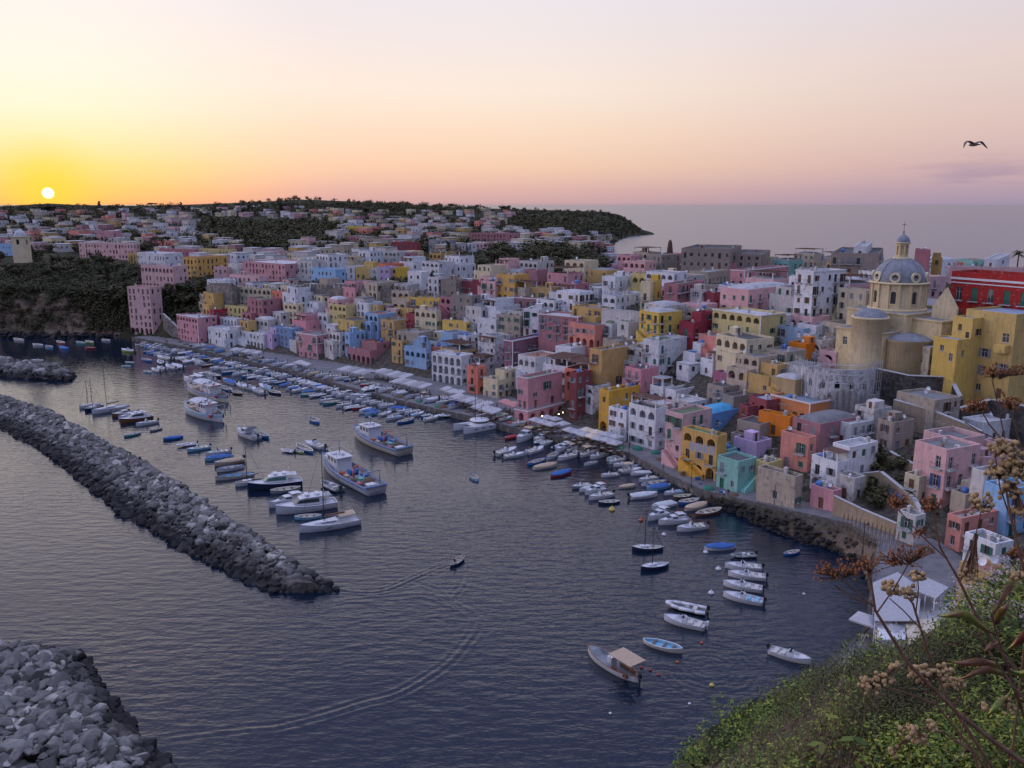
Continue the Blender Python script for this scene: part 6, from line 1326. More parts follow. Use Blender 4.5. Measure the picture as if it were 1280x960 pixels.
def bt_trawler(hc, tc, x=''):
    L, B, H = 16.0, 4.8, 1.9; r = thing('fishing_trawler', 'p', 'fishing boat'); b = MB(); hull(b, L, B, H, 'v' if 'w' not in x else 'gozzo', deck=.62, floor=1.0, n=18); b.build('hull', [BP[hc], BP['grey' if 'w' not in x else 'tan']], r); gunwale(L, B, H, 'v' if 'w' not in x else 'gozzo', BP[tc], r, .08)
    hb, sh = hull(MB(), L, B, H, 'v' if 'w' not in x else 'gozzo'); s = MB()
    for sy in (-1, 1):
        for lo, hi in ((.66, .82),):
            P = [(-L/2+L*i/16, sy*(hb(i/16)*(.985)+.03), sh(i/16)) for i in range(17)]; s.add([(p[0], p[1], p[2]*lo) for p in P]+[(p[0], p[1]+sy*.01, p[2]*hi) for p in P], [(i, i+1, 18+i, 17+i) for i in range(16)])
    s.build('hull_stripe', BP[tc], r)
    wx = 2.6 if 'w' not in x else -2.2
    c = MB(); c.box(wx-1.5, wx+1.5, -1.4, 1.4, 1.0, 3.5); c.box(wx-1.8, wx+1.7, -1.55, 1.55, 3.505, 3.62); c.box(wx-.9, wx+.1, -.5, .1, 3.625, 4.1); c.box(wx+1.5, wx+3.0, -1.2, 1.2, 1.6, 2.7); wh = c.build('wheelhouse', BP['white'], r); w = MB()
    for i in range(4): y = -1.3+i*.68; w.quad((wx+1.53, y, 2.75), (wx+1.53, y+.5, 2.75), (wx+1.53, y+.5, 3.35), (wx+1.53, y, 3.35))
    for sy in (-1, 1):
        for i in range(3): xx = wx-1.3+i*.95; w.quad((xx, sy*1.43, 2.6), (xx+.6, sy*1.43, 2.6), (xx+.6, sy*1.43, 3.3), (xx, sy*1.43, 3.3))
    w.build('window', B_GL, wh)
    if 'w' in x:
        t = MB(); t.add([(-1.5+i*1.4, y, 3.6+.5*math.cos(y*.75)) for i in range(4) for y in (-1.9, -1.0, 0, 1.0, 1.9)], [(i*5+j, (i+1)*5+j, (i+1)*5+j+1, i*5+j+1) for i in range(3) for j in range(4)], 0, True); t.build('canopy', BP['whitetarp'], r); t = MB()
        for xx in (-1.4, 2.6):
            for y in (-1.85, 1.85): t.tube((xx, y, 1.5), (xx, y, 3.45), .05, n=4)
        t.build('canopy_frame', M_STEEL, r)
    m = MB(); m.tube((wx-.2, 0, 3.5), (wx-.2, 0, 7.4), .1, .06, 6); m.tube((wx-.2, -.9, 6.2), (wx-.2, .9, 6.2), .04, n=4); m.tube((wx-.2, -.9, 6.2), (wx-.2, -.9, 7.0), .03, n=3); m.tube((wx-.2, .9, 6.2), (wx-.2, .9, 6.9), .03, n=3); m.box(wx-.7, wx+.3, -.12, .12, 5.1, 5.3); m.tube((wx-.2, 0, 7.3), (L/2-.3, 0, 2.6), .02, n=3); m.tube((wx-.2, 0, 7.0), (-L/2+1.2, 0, 3.6), .02, n=3); m.build('mast', BP['grey'], r)
    a = MB()
    for sy in (-1.5, 1.5): a.tube((-L/2+1.3, sy, 1.2), (-L/2+1.1, sy*.9, 3.7), .1, n=6)
    a.tube((-L/2+1.1, -1.4, 3.7), (-L/2+1.1, 1.4, 3.7), .1, n=6); a.build('stern_gantry', BP['grey'], r)
    k = MB(); k.tube((-2.6, .6, 1.0), (-2.6, .6, 3.0), .16, n=6); k.tube((-2.6, .6, 3.0), (-4.0, .5, 4.0), .13, n=6); k.tube((-4.0, .5, 4.0), (-5.0, .3, 2.6), .09, n=6); k.build('deck_crane', BP['orange'], r)
    d = MB(); d.tube((-1.0, -.9, 1.5), (-1.0, .3, 1.5), .45, n=10); d.box(-1.4, -.6, -1.1, -.9, 1.0, 2.0); d.box(-1.4, -.6, .3, .5, 1.0, 2.0); d.build('net_winch', BP['blue'], r)
    n = MB(); rs = random.Random(3); n.v = []; pts = []
    for cx, cy, rr in ((-4.6, -1.0, .9), (-5.4, .7, .7), (-3.5, 1.2, .6)):
        n.lathe([(rr, .0), (rr*.9, .3), (rr*.5, .55), (0, .6)], 9, 0, (cx, cy, 1.0))
    n.build('net_pile', BP['net'], r)
    for cx, cy, cz, sx, sy, sz, mt in ((-1.6, 1.3, 1.0, .5, .35, .5, 'tan'), (-2.4, -1.5, 1.0, .6, .4, .45, 'blue'), (-6.4, 0, 1.0, .5, .8, .35, 'white'), (-.6, 1.5, 1.0, .35, .35, .7, 'orange'), (-3.4, -.2, 1.0, .5, .5, .3, 'teal'), (-5.6, 1.5, 1.0, .4, .3, .5, 'red'), (5.0, 0, 1.85, .6, .5, .35, 'grey'), (5.9, .3, 2.0, .25, .25, .4, 'dark')): q = MB(); q.box(cx-sx, cx+sx, cy-sy, cy+sy, cz, cz+sz); q.build('deck_box', BP[mt], r)
    q = MB(); q.lathe([(0, 0), (.4, .05), (.4, .3), (0, .38)], 12, 0, (wx+.4, .6, 3.63)); q.build('radar_dome', BP['white'], r); q = MB(); q.path([(wx-1.7, -1.45, 4.4), (wx+1.6, -1.45, 4.4), (wx+1.6, 1.45, 4.4), (wx-1.7, 1.45, 4.4), (wx-1.7, -1.45, 4.4)], .03, 4)
    for a_ in (-1.7, 0, 1.6):
        for b_ in (-1.45, 1.45): q.tube((wx+a_, b_, 3.6), (wx+a_, b_, 4.4), .03, n=3)
    q.path([(-L/2+L*i/12, hb(i/12)*.97, sh(i/12)+.7) for i in range(7, 12)], .03, 3); q.path([(-L/2+L*i/12, -hb(i/12)*.97, sh(i/12)+.7) for i in range(7, 12)], .03, 3); q.build('rails', M_STEEL, r)
    f = MB()
    for i in range(5): q = .1+i*.17; f.tube((-L/2+L*q, -hb(q)-.12, sh(q)*.9), (-L/2+L*q, -hb(q)-.12, sh(q)*.35), .16, n=7)
    f.build('fenders', BP['dark'], r); return r, L
def bt_cat(hc, tc, x=''):
    L = 12.5; r = thing('catamaran', 'p', 'catamaran')
    for sy in (-2.4, 2.4): b = MB(); hull(b, L, 1.6, 1.7, 'v', deck=0.0, floor=1.2); b.v = [(a, y+sy, z) for a, y, z in b.v]; b.build('hull', [BP['white'], BP['white']], r); w = MB(); [w.box(k, k+.9, sy+(-.83 if sy < 0 else .80), sy+(-.80 if sy < 0 else .83), .85, 1.1) for k in (-3, -.5, 2)]; w.build('hull_window', B_GL, r)
    b = MB(); b.box(-5.2, 2.2, -2.0, 2.0, 1.2, 1.5); b.build('bridge_deck', BP['white'], r); c = MB(); c.lathe([(2.7, 1.5), (2.5, 2.0)], 20, 0, (-1, 0, 0)); c.lathe([(2.5, 2.0), (2.35, 2.55)], 20, 1, (-1, 0, 0)); c.lathe([(2.75, 2.55), (2.7, 2.7), (1.5, 2.85), (0, 2.9)], 20, 0, (-1, 0, 0)); c.build('cabin', [BP['white'], B_GL], r); mast_rig(r, L, .4, 16.5, 5.2, M_STEEL, BP['whitetarp'], 2.6, 5.6); return r, L
def bt_tour(hc, tc, x=''):
    L, B, H = 9.5, 2.9, .95; r = thing('tour_boat', 'p', 'tour boat'); b = MB(); hull(b, L, B, H, 'gozzo', deck=.80, floor=.3); b.build('hull', [BP['white'], BP['grey']], r); gunwale(L, B, H, 'gozzo', BP['wood'], r, .08)
    c = MB(); c.box(-.3, .5, -.5, .5, .3, 1.5); c.build('console', BP['white'], r); s = MB(); s.box(-3.6, -.8, -1.0, -.6, .3, .75); s.box(-3.6, -.8, .6, 1.0, .3, .75); s.build('bench', BP['wood'], r)
    t = MB(); t.box(-4.6, -.6, -1.35, 1.35, 2.55, 2.62); t.build('canopy', BP['tan'], r); f = MB(); [f.tube((xx, y, .8), (xx, y, 2.56), .04, n=4) for xx in (-4.4, -2.5, -.8) for y in (-1.2, 1.2)]; f.build('canopy_frame', M_STEEL, r); outboard(r, L, 1.2, BP['dark']); return r, L
BT = dict(row=bt_row, motor=bt_motor, cruiser=bt_cruiser, rib=bt_rib, yacht=bt_yacht, sloop=bt_sloop, my=bt_motoryacht, trawler=bt_trawler, cat=bt_cat, tour=bt_tour)
PROTO = {}; BOATS = []
CN = {'white': 'white', 'off': 'cream', 'blue': 'blue', 'sky': 'pale blue', 'navy': 'dark navy', 'red': 'red', 'green': 'lime green', 'teal': 'teal', 'wood': 'varnished wooden', 'grey': 'grey', 'yellow': 'yellow', 'tan': 'tan'}
def boat(ty, hc, tc, x, pos, hd, L, label, group, z=0.0, sc=None):
    k = (ty, hc, tc, x)
    if k not in PROTO: r, l = BT[ty](hc, tc, x); PROTO[k] = (r, l)
    else: r = copy_tree(PROTO[k][0]); l = PROTO[k][1]
    s = max(.62, min(1.7, (L or l)/l)); r.location = (pos[0], pos[1], z); r.rotation_euler = (0, 0, hd); r.scale = (s, max(.8, min(1.3, s)), max(.8, min(1.25, s))); r['label'] = label; r['group'] = group; BOATS.append(r); return r
for n_, u_, v_ in [("the catamaran", 595, 532), ("the crane trawler with blue stripe", 437, 597), ("the pair of old fishing boats", 258, 505), ("the main breakwater tip", 395, 715), ("the small far breakwater", 60, 464), ("the tall mast yacht", 410, 648), ("the lone blue dinghy", 592, 597), ("the tan canopy tour boat", 767, 832), ("the far trawler", 475, 555), ("the quay at the cliff foot", 175, 432), ("the white arched quay house", 565, 500), ("the pink quay terrace house", 400, 455), ("the bright blue quay house", 360, 440), ("the deep amber arch house", 878, 600), ("the last white parasols", 765, 545)]: LM.append((n_, u_, v_))
B1 = 'boats moored in the harbour'
BL = [ # bow, stern, type, hull, top, options, label
(801,712,836,706,'sloop','navy','white','n','small sailboat with dark navy hull, white deck and bare mast'),
(790,687,829,686,'sloop','navy','off','n','low dark wooden sailboat behind the navy sailboat'),
(880,686,920,683,'row','white','blue','cb','white boat with bright blue cover right of the sailboats'),
(914,696,944,694,'rib','grey','','','grey inflatable at the back of the five boat line'),
(906,708,952,711,'motor','white','off','','second white motorboat from the back of the right line'),
(910,718,957,723,'motor','white','grey','','middle white motorboat of the right hand line of five'),
(904,730,953,738,'motor','white','sky','','white motorboat second from the front of the right line'),
(904,744,954,754,'motor','white','blue','','front white motorboat of the right hand line of five'),
(833,756,883,766,'rib','white','','','rear boat of the white pair in the lower middle water'),
(830,773,882,785,'motor','white','wob','','front boat of the white pair in the lower middle water'),
(853,815,804,801,'row','off','white','','cream open boat lying between the tour boat and white pair'),
(735,813,798,852,'tour','white','','','white tour boat with tan canopy nearest the viewer'),
(1014,829,962,813,'motor','white','red','','white motorboat with black outboard near the green bank'),
(1000,689,979,693,'row','blue','blue','','tiny bright blue kayak under the rocky bank'),
(810,650,837,641,'cruiser','white','white','','rear white cabin boat of three off the amber arch house'),
(823,655,861,650,'cruiser','white','whitetarp','','middle white cabin boat of three off the amber arch house'),
(846,663,883,658,'motor','white','white','','front low white boat of three off the amber arch house'),
(715,610,738,606,'motor','grey','grey','','grey motorboat at the back of the mid water cluster of five'),
(724,614,749,609,'motor','white','grey','cw','pale covered boat second in the mid water cluster of five'),
(731,618,759,611,'cruiser','white','white','','white cabin boat in the mid water cluster of five'),
(736,624,766,618,'motor','white','off','','low white boat in the mid water cluster of five'),
(748,629,775,627,'row','navy','white','','dark hulled boat in front of the mid water cluster'),
(714,589,688,596,'row','red','blue','cb','red hulled boat with blue cover off the parasol quay'),
(696,581,666,586,'row','off','yellow','ct','tan covered gozzo off the pink corner house'),
(682,575,659,581,'row','blue','blue','','blue rowing boat behind the tan covered gozzo'),
(656,568,629,572,'motor','white','white','','front white boat of the pair off the pink corner house'),
(646,562,619,569,'motor','white','grey','','rear white boat of the pair off the pink corner house'),
(646,553,668,542,'cruiser','white','tan','','white cruiser with tan canopy below the pink corner house'),
(627,537,643,533,'motor','white','red','b','white boat with red bimini beside the catamaran quay'),
(631,549,646,545,'motor','red','red','cr','red covered boat below the pink corner house'),
(667,552,688,546,'cruiser','off','off','','cream cabin boat just right of the tan canopy cruiser'),
(588,593,597,601,'row','sky','blue','','lone blue dinghy floating in mid harbour'),
(573,540,618,531,'cat','white','','','white catamaran moored at the quay'),
(548,522,577,517,'rib','white','','','white inflatable left of the catamaran'),
(234,486,285,503,'trawler','off','blue','w','rear old fishing boat of the pair, blue and cluttered'),
(232,512,278,527,'trawler','white','sky','w','front old fishing boat of the pair with white curved canopy'),
(230,475,255,480,'cruiser','white','white','','white cabin boat behind the old fishing boats, left one'),
(242,471,266,476,'cruiser','white','grey','','white cabin boat behind the old fishing boats, right one'),
(261,469,276,472,'sloop','navy','off','n','dark little sailboat behind the old fishing boats'),
(261,485,272,487,'row','grey','red','','small grey boat right of the rear old fishing boat'),
(278,475,297,481,'motor','white','blue','cb','blue covered boat in the cluster right of fishing boats'),
(277,484,290,489,'row','blue','white','','small blue boat in the cluster right of fishing boats'),
(294,479,311,486,'motor','white','sky','','white boat in the cluster right of fishing boats'),
(290,490,303,493,'row','wood','off','','brown wooden boat in the cluster right of fishing boats'),
(312,485,334,494,'motor','white','white','','white boat at the front of the right hand cluster'),
(302,483,322,488,'motor','white','sky','','white boat in the middle of the right hand cluster'),
(322,481,342,489,'motor','white','blue','','white boat with blue seats right of the cluster'),
(336,489,351,493,'row','navy','off','','dark rowing boat at the right end of the cluster'),
(180,464,189,466,'row','sky','white','','pale blue dinghy far left of the inner basin'),
(190,462,200,465,'motor','white','white','','small white boat left in the inner basin cluster'),
(197,460,207,463,'motor','white','sky','','second white boat in the inner basin cluster'),
(207,457,220,462,'motor','white','white','','third white boat in the inner basin cluster'),
(214,456,230,461,'motor','white','grey','cw','fourth covered white boat in the inner basin cluster'),
(198,452,206,455,'rib','white','','','white tender behind the inner basin cluster'),
(224,449,236,453,'row','red','white','','red and white boat near the left quay row'),
(240,450,252,455,'motor','white','wob','','white tender drifting off the left quay row'),
(177,449,190,452,'row','blue','blue','','dark blue boat off the left quay'),
(195,446,215,450,'motor','off','wood','','cream boat with wooden top near the left quay'),
(152,438,168,440,'motor','green','green','','lime green boat near the cliff quay'),
(17,424,30,426,'row','white','off','','small white boat farthest left under the cliff'),
(41,431,54,432,'row','white','white','','second small white boat under the left cliff'),
(57,433,66,435,'row','sky','blue','','small blue boat under the left cliff'),
(70,427,82,430,'row','red','white','','small red and white boat under the left cliff'),
(73,434,87,437,'row','blue','blue','cb','blue covered boat under the left cliff'),
(95,428,107,430,'row','teal','teal','','teal boat under the left cliff'),
(107,427,117,429,'row','green','white','','pale green boat under the left cliff'),
(106,435,120,435,'row','red','red','','red boat under the left cliff'),
(127,425,138,426,'row','white','white','','white boat right under the cliff near its quay'),
(39,451,55,451,'motor','white','grey','','white motorboat near the small far breakwater'),
(157,453,168,454,'row','teal','white','','pale green boat off the cliff quay, upper one'),
(152,458,164,458,'row','sky','white','','pale blue boat off the cliff quay, lower one'),
(204,550,229,546,'row','blue','blue','cb','blue covered boat off the middle of the breakwater'),
(221,558,246,555,'rib','white','','','white inflatable with outboards in the breakwater row'),
(234,564,262,559,'motor','sky','sky','','pale blue boat third in the breakwater row'),
(257,569,288,564,'motor','white','sky','','white boat fourth in the breakwater row'),
(256,575,292,570,'row','sky','white','cb','pale blue long boat fifth in the breakwater row'),
(268,582,304,575,'motor','tan','wood','ct','brown covered boat sixth in the breakwater row'),
(271,589,305,583,'row','white','blue','','white boat with blue deck seventh in the breakwater row'),
(265,600,322,592,'row','off','wood','','long pale wooden boat in the breakwater row'),
(297,540,322,549,'cruiser','white','navy','','white cabin boat with navy canopy in the left middle'),
(336,548,319,541,'row','blue','sky','','blue dinghy beside the navy canopy boat'),
(388,523,398,529,'row','blue','sky','','small blue dinghy alone left of the far trawler'),
(352,563,368,565,'rib','white','','','white inflatable left in the small mid cluster'),
(367,563,380,566,'row','green','white','','lime boat in the small mid cluster'),
(371,557,391,566,'row','blue','white','','blue boat in the small mid cluster'),
(382,554,406,561,'motor','white','grey','','white and blue boat at the back of the small mid cluster'),
(187,539,203,535,'row','grey','off','','small grey tender off the middle of the breakwater'),
(443,543,506,568,'trawler','off','blue','','far trawler with orange crane and cream hull'),
(403,578,472,618,'trawler','white','blue','','big trawler with blue stripe and dinghy beside it'),
(402,604,425,614,'rib','grey','','','grey inflatable lying against the big trawler'),
(310,612,377,604,'my','navy','whitetarp','g','dark hulled motor yacht with green tinted windows'),
(294,607,331,601,'sloop','white','wood','','white sailboat with dark mast behind the motor yacht'),
(336,634,383,624,'cruiser','white','white','','small white cruiser behind the big white one'),
(345,642,420,631,'my','white','grey','','large white cruiser next to the tall mast yacht'),
(338,616,376,610,'row','grey','off','','long grey tender in front of the motor yacht'),
(368,648,402,645,'row','sky','white','','pale tender squeezed beside the tall mast yacht'),
(374,665,449,652,'yacht','white','tan','bT','tall mast sailing yacht with tan bimini nearest the breakwater tip'),
(115,517,160,509,'yacht','white','navy','T','sailing yacht with tall mast off the upper breakwater'),
(99,510,126,506,'sloop','white','white','n','slim sailboat behind the upper yacht'),
(106,514,130,508,'sloop','navy','wood','n','dark sailboat hidden behind the upper yacht'),
(140,521,173,516,'cruiser','wood','tan','','brown wooden cabin boat next to the upper yacht'),
(148,524,178,519,'cruiser','white','navy','','white cabin boat with dark canopy near the upper yacht'),
(150,529,190,522,'my','wood','tan','','long brown motor yacht near the upper yacht'),
(170,532,197,527,'motor','white','navy','','low white boat at the end of the upper row'),
(155,546,176,541,'row','teal','white','','teal and white rowing boat near the breakwater rocks'),
(438,500,478,493,'my','white','white','','white motor yacht at the quay with square cabin'),
]
def do_boats():
    random.seed(3)
    for b in BL:
        p, q = gp(b[0], b[1], .2), gp(b[2], b[3], .2); d = p-q; boat(b[4], b[5], b[6], b[7], (p+q)/2, math.atan2(d.y, d.x), d.length, b[8], B1)
    kinds = [('motor', 'white', 'off', ''), ('motor', 'white', 'blue', ''), ('motor', 'white', 'wob', ''), ('motor', 'white', 'sky', 'cw'), ('motor', 'white', 'blue', 'cb'), ('row', 'white', 'blue', ''), ('row', 'blue', 'white', ''), ('row', 'sky', 'white', 'cb'), ('row', 'white', 'wood', 'cw'), ('cruiser', 'white', 'white', ''), ('row', 'red', 'white', ''), ('row', 'teal', 'off', ''), ('rib', 'white', '', ''), ('row', 'off', 'red', 'ct'), ('motor', 'blue', 'white', ''), ('row', 'wood', 'off', ''), ('motor', 'white', 'tan', 'b')]
    wts = [12, 7, 8, 8, 5, 5, 4, 4, 4, 4, 2, 2, 4, 3, 3, 2, 3]
    def row(u0, u1, n, d, jit, name, z=0.0, flip=False, group='boats along the quay'):
        for i, (s) in enumerate(quay_pts(u0, u1, n)):
            k = random.choices(kinds, wts)[0]; L = RU(4.2, 6.4) if k[0] != 'cruiser' else RU(6, 7.5); nx, ny = s[2]; cx, cy = s[1]; dd = d+L/2+RU(0, jit); t = RU(-.35, .35); x, y = cx+nx*dd+s[5][0]*t, cy+ny*dd+s[5][1]*t
            if any((x-o.location.x)**2+(y-o.location.y)**2 < 4.4 for o in BOATS): continue
            u, v, _ = proj((x, y, 0)); ty = {'motor': 'motorboat', 'row': 'rowing boat', 'cruiser': 'cabin boat', 'rib': 'inflatable'}[k[0]]; cov = {'cb': 'with blue cover ', 'cw': 'with white cover ', 'ct': 'with tan cover ', 'b': 'with tan bimini ', '': ''}[k[3]]
            lab = place_label([f"{CN[k[1]]} {ty} {cov}{name}".replace('  ', ' '), f"{CN[k[1]]} {ty} {name}"], u, v)
            boat(*k, (x, y), math.atan2(ny, nx)+RU(-.16, .16)+(math.pi if RR() < .25 else 0), L, lab, group, z)
    row(186, 560, 84, .6, 1.2, 'at the quay'); row(215, 545, 46, 7.5, 2.5, 'in the outer row'); row(682, 905, 38, .5, 1.0, 'at the quay'); row(700, 880, 9, 6.8, 1.5, 'in the outer row')
    row(430, 560, 22, -8.5, 1.5, 'on the paving', 1.95, group='boats pulled up on the quay'); row(520, 560, 6, -13, 1, 'on the paving', 1.95, group='boats pulled up on the quay')
    row(235, 430, 24, -7.5, 3, 'on the paving', 1.95, group='boats pulled up on the quay'); row(600, 640, 5, -7, 2, 'on the paving', 1.95, group='boats pulled up on the quay')
    print('boats', len(BOATS))
do_boats()
def do_buoys():
    g = {'white': BP['white'], 'red': BP['red'], 'yellow': BP['yellow'], 'orange': BP['orange']}
    for u, v, c, s, l in [(882, 690, 'white', .45, 'white mooring buoy near the blue covered boat'), (898, 711, 'white', .5, 'white mooring buoy left of the five boat line'), (889, 741, 'white', .5, 'white and dark buoy in front of the five boat line'), (802, 834, 'red', .25, 'small red buoy nearest the tour boat stern'), (813, 837, 'red', .25, 'middle small red buoy right of the tour boat'), (823, 843, 'red', .25, 'rightmost small red buoy right of the tour boat'), (890, 856, 'yellow', .35, 'small yellow buoy near the green bank'), (877, 803, 'orange', .25, 'orange buoy under the white boat pair'), (847, 827, 'orange', .25, 'orange buoy by the cream open boat'), (801, 650, 'orange', .5, 'brown orange buoy left of the three cabin boats'), (830, 668, 'white', .45, 'white buoy below the three cabin boats'), (765, 637, 'yellow', .7, 'yellow mooring buoy below the mid water cluster'), (763, 891, 'white', .2, 'tiny white float at the bottom middle'), (862, 879, 'white', .2, 'tiny white float left of the green bank'), (1005, 742, 'white', .25, 'tiny white float in the dark water at right')]:
        b = MB(); b.lathe([(0, -s*.5), (s*.7, -s*.3), (s, .1), (s*.8, s*.6), (.2*s, s*.95), (.12*s, s*1.3), (0, s*1.35)], 12); p = gp(u, v, .1); tag(b.build('mooring_buoy', g[c], None, (p.x, p.y, 0)), l, 'buoy', 'mooring buoys')
do_buoys()
# ------------------------------------------------------------------ breakwaters
def rock_geo(seed, n=15):
    rs = random.Random(seed); bm = bmesh.new()
    for _ in range(n):
        d = Vector((rs.gauss(0, 1), rs.gauss(0, 1), rs.gauss(0, 1))).normalized(); bm.verts.new((d.x*.62, d.y*.5, d.z*.42))
    r = bmesh.ops.convex_hull(bm, input=bm.verts[:]); bmesh.ops.delete(bm, geom=[g for g in r['geom_interior']+r['geom_unused'] if isinstance(g, bmesh.types.BMVert)], context='VERTS')
    bmesh.ops.bevel(bm, geom=bm.edges[:], offset=.05, segments=1, affect='EDGES', clamp_overlap=True)
    bm.verts.index_update(); v = [v.co.copy() for v in bm.verts]; f = [[w.index for w in p.verts] for p in bm.faces]; bm.free(); return v, f
RG = [rock_geo(i) for i in range(10)]
def do_rocks():
    random.seed(17)
    main_up = [(-70, 478), (0, 492), (75, 517), (130, 547), (200, 584), (260, 622), (330, 668), (385, 700), (420, 716)]
    main_lo = [(-70, 522), (0, 534), (60, 568), (112, 608), (150, 642), (180, 657), (240, 694), (290, 718), (340, 741), (392, 741)]
    near_up = [(-60, 800), (0, 802), (60, 803), (112, 815), (132, 852), (152, 880), (165, 908), (205, 935), (232, 985)]
    near_lo = [(-120, 1040), (-100, 900)]
    far_up = [(-60, 448), (0, 456), (50, 462), (92, 466)]; far_lo = [(-60, 466), (0, 470), (50, 475), (90, 476)]
    polys = [('main', [gp(u, v, 3.0) for u, v in main_up]+[gp(u, v, 0) for u, v in main_lo[::-1]], 1.3, 3.9), ('near', [gp(u, v, 1.2) for u, v in near_up]+[gp(u, v, 0) for u, v in near_lo], 1.3, 3.4), ('far', [gp(u, v, .3) for u, v in far_up]+[gp(u, v, 0) for u, v in far_lo[::-1]], 2.1, 2.8)]
    cand = []
    for nm, P, sz, crest in polys:
        nu = {'main': 9, 'near': 9, 'far': 4}[nm]
        A = np.array([(p.x, p.y) for p in P]); B = np.roll(A, -1, 0); x0, y0 = A.min(0); x1, y1 = A.max(0); st = sz*.56
        g = np.stack(np.meshgrid(np.arange(x0, x1, st), np.arange(y0, y1, st)), -1).reshape(-1, 2); g += np.random.RandomState(5).uniform(-st*.45, st*.45, g.shape)
        ins = np.zeros(len(g), bool); d = np.full(len(g), 1e9)
        for a, b in zip(A, B):
            e = b-a; t = np.clip(((g-a)@e)/(e@e), 0, 1); dn = np.hypot(*(g-a-t[:, None]*e).T); up_ = any((abs(a-np.array((q.x, q.y))).sum() < 1e-6) for q in P[:nu]) and any((abs(b-np.array((q.x, q.y))).sum() < 1e-6) for q in P[:nu]); d = np.minimum(d, dn*(2.4 if up_ and nm != 'near' else .72 if nm == 'main' else 1.0)); c = (a[1] > g[:, 1]) != (b[1] > g[:, 1])
            if e[1] != 0: ins ^= c & (g[:, 0] < e[0]*(g[:, 1]-a[1])/e[1]+a[0])
        for (x, y), dd in zip(g[ins], d[ins]):
            z = min(crest, dd*.60-.1)+RU(-.35, .35); s = sz*random.choice([.5, .65, .85, 1, 1, 1.2, 1.45, 1.8])*RU(.85, 1.2); dist = math.hypot(x, y, ); cand.append((s/dist, Vector((x, y, z)), s, Matrix.Rotation(RU(0, 6.28), 3, 'Z') @ Matrix.Rotation(RU(-.6, .6), 3, 'X') @ Matrix.Rotation(RU(-.6, .6), 3, 'Y'), random.randrange(10), nm))
    def vis(c):
        u, v, dp = proj(c[1]); return -20 < u < 1300 and v < 975
    cand = [c for c in cand if vis(c) or c[5] != 'near' or RR() < .3]
    cand.sort(key=lambda c: -(c[0]*(1.0 if vis(c) else 0) + 1e-6)); print('rocks', len(cand))
    me = []
    for v, f in RG: m = MB(); m.add(v, f); me.append(m.data('boulder', M_ROCK))
    for c in cand[:300]:
        o = inst(me[c[4]], 'boulder'); o.location = c[1]; o.rotation_mode = 'XYZ'; o.rotation_euler = c[3].to_euler(); o.scale = (c[2], c[2], c[2])
        near = c[5] == 'near'; tag(o, 'grey angular boulder among many in the rock pile at the lower left corner' if near else 'grey angular boulder among many on the long rock breakwater', 'boulder', 'boulders of the nearest rock pile' if near else 'boulders of the long breakwater')
    b = MB(); sh = []
    rest = cand[300:]
    bank = []
    for s in quay_pts(888, 1080, 260): # rocky shore under the road
        d = RU(-.5, max(1.0, s[4]*.8)); p = s[1]-s[2]*d; bank.append((0, Vector((p[0], p[1], max(.05, d*.75)+RU(-.2, .3))), RU(.5, 1.15), Matrix.Rotation(RU(0, 6), 3, 'Z') @ Matrix.Rotation(RU(-.5, .5), 3, 'X'), random.randrange(10), 'bank'))
    for _ in range(240):
        t = RU(0, 1); u = -60+t*240; p = gp(u, 419+RU(-2, 4), 0); bank.append((0, Vector((p.x, p.y, RU(0, 1.2))), RU(.8, 2.6), Matrix.Rotation(RU(0, 6), 3, 'Z'), random.randrange(10), 'bank'))
    p = gp(943, 879, 0); rk = inst(me[3], 'boulder', None, (p.x, p.y, .1), .5); rk.scale = (2.6, 1.2, 1.1); tag(rk, 'dark rock just breaking the water by the green bank', 'rock')
    for grp, name, lab in ((rest, 'riprap', 'grey riprap rocks making up the breakwaters'), (bank, 'shore_rocks', 'dark rocks along the foot of the road and the cliff')):
        V = []; F = []; H = []
        for _, p, s, R, k, nm in grp:
            v, f = RG[k]; o = len(V); q = RR(); V += [tuple(p+(R @ w)*s) for w in v]; F += [[o+i for i in g] for g in f]; H += [q]*len(f)
        m_ = bpy.data.meshes.new(name); m_.from_pydata(V, [], F); m_.materials.append(M_ROCKD if name == 'shore_rocks' else M_ROCK); at_ = m_.attributes.new('shade', 'FLOAT', 'FACE'); at_.data.foreach_set('value', H); m_.update(); tag(inst(m_, name), lab, 'rocks', kind='stuff')
    # core of rubble so that no water shows between the blocks
    for nm, P, sz, crest in polys:
        c = MB(); n = len(P); ctr = sum((Vector((p.x, p.y, 0)) for p in P), Vector())/n
        A = [(p.x, p.y) for p in P]
        if nm == 'near': inner = [((x-ctr.x)*.72+ctr.x, (y-ctr.y)*.72+ctr.y) for x, y in A]
        else:
            h = len(A)//2; inner = []
            for i in range(n): j = n-1-i; mx, my = (A[i][0]+A[j][0])/2, (A[i][1]+A[j][1])/2; inner.append((A[i][0]+(mx-A[i][0])*.75, A[i][1]+(my-A[i][1])*.75))
        c.add([(x, y, -.6) for x, y in A]+[(x, y, crest*.42) for x, y in inner], [(i, (i+1) % n, n+(i+1) % n, n+i) for i in range(n)]+[tuple(range(n, 2*n))]); tag(c.build('rubble_core', M_BLACKST), 'dark rubble inside the '+{'main': 'long breakwater', 'near': 'nearest rock pile', 'far': 'small far breakwater'}[nm], 'breakwater')
do_rocks()
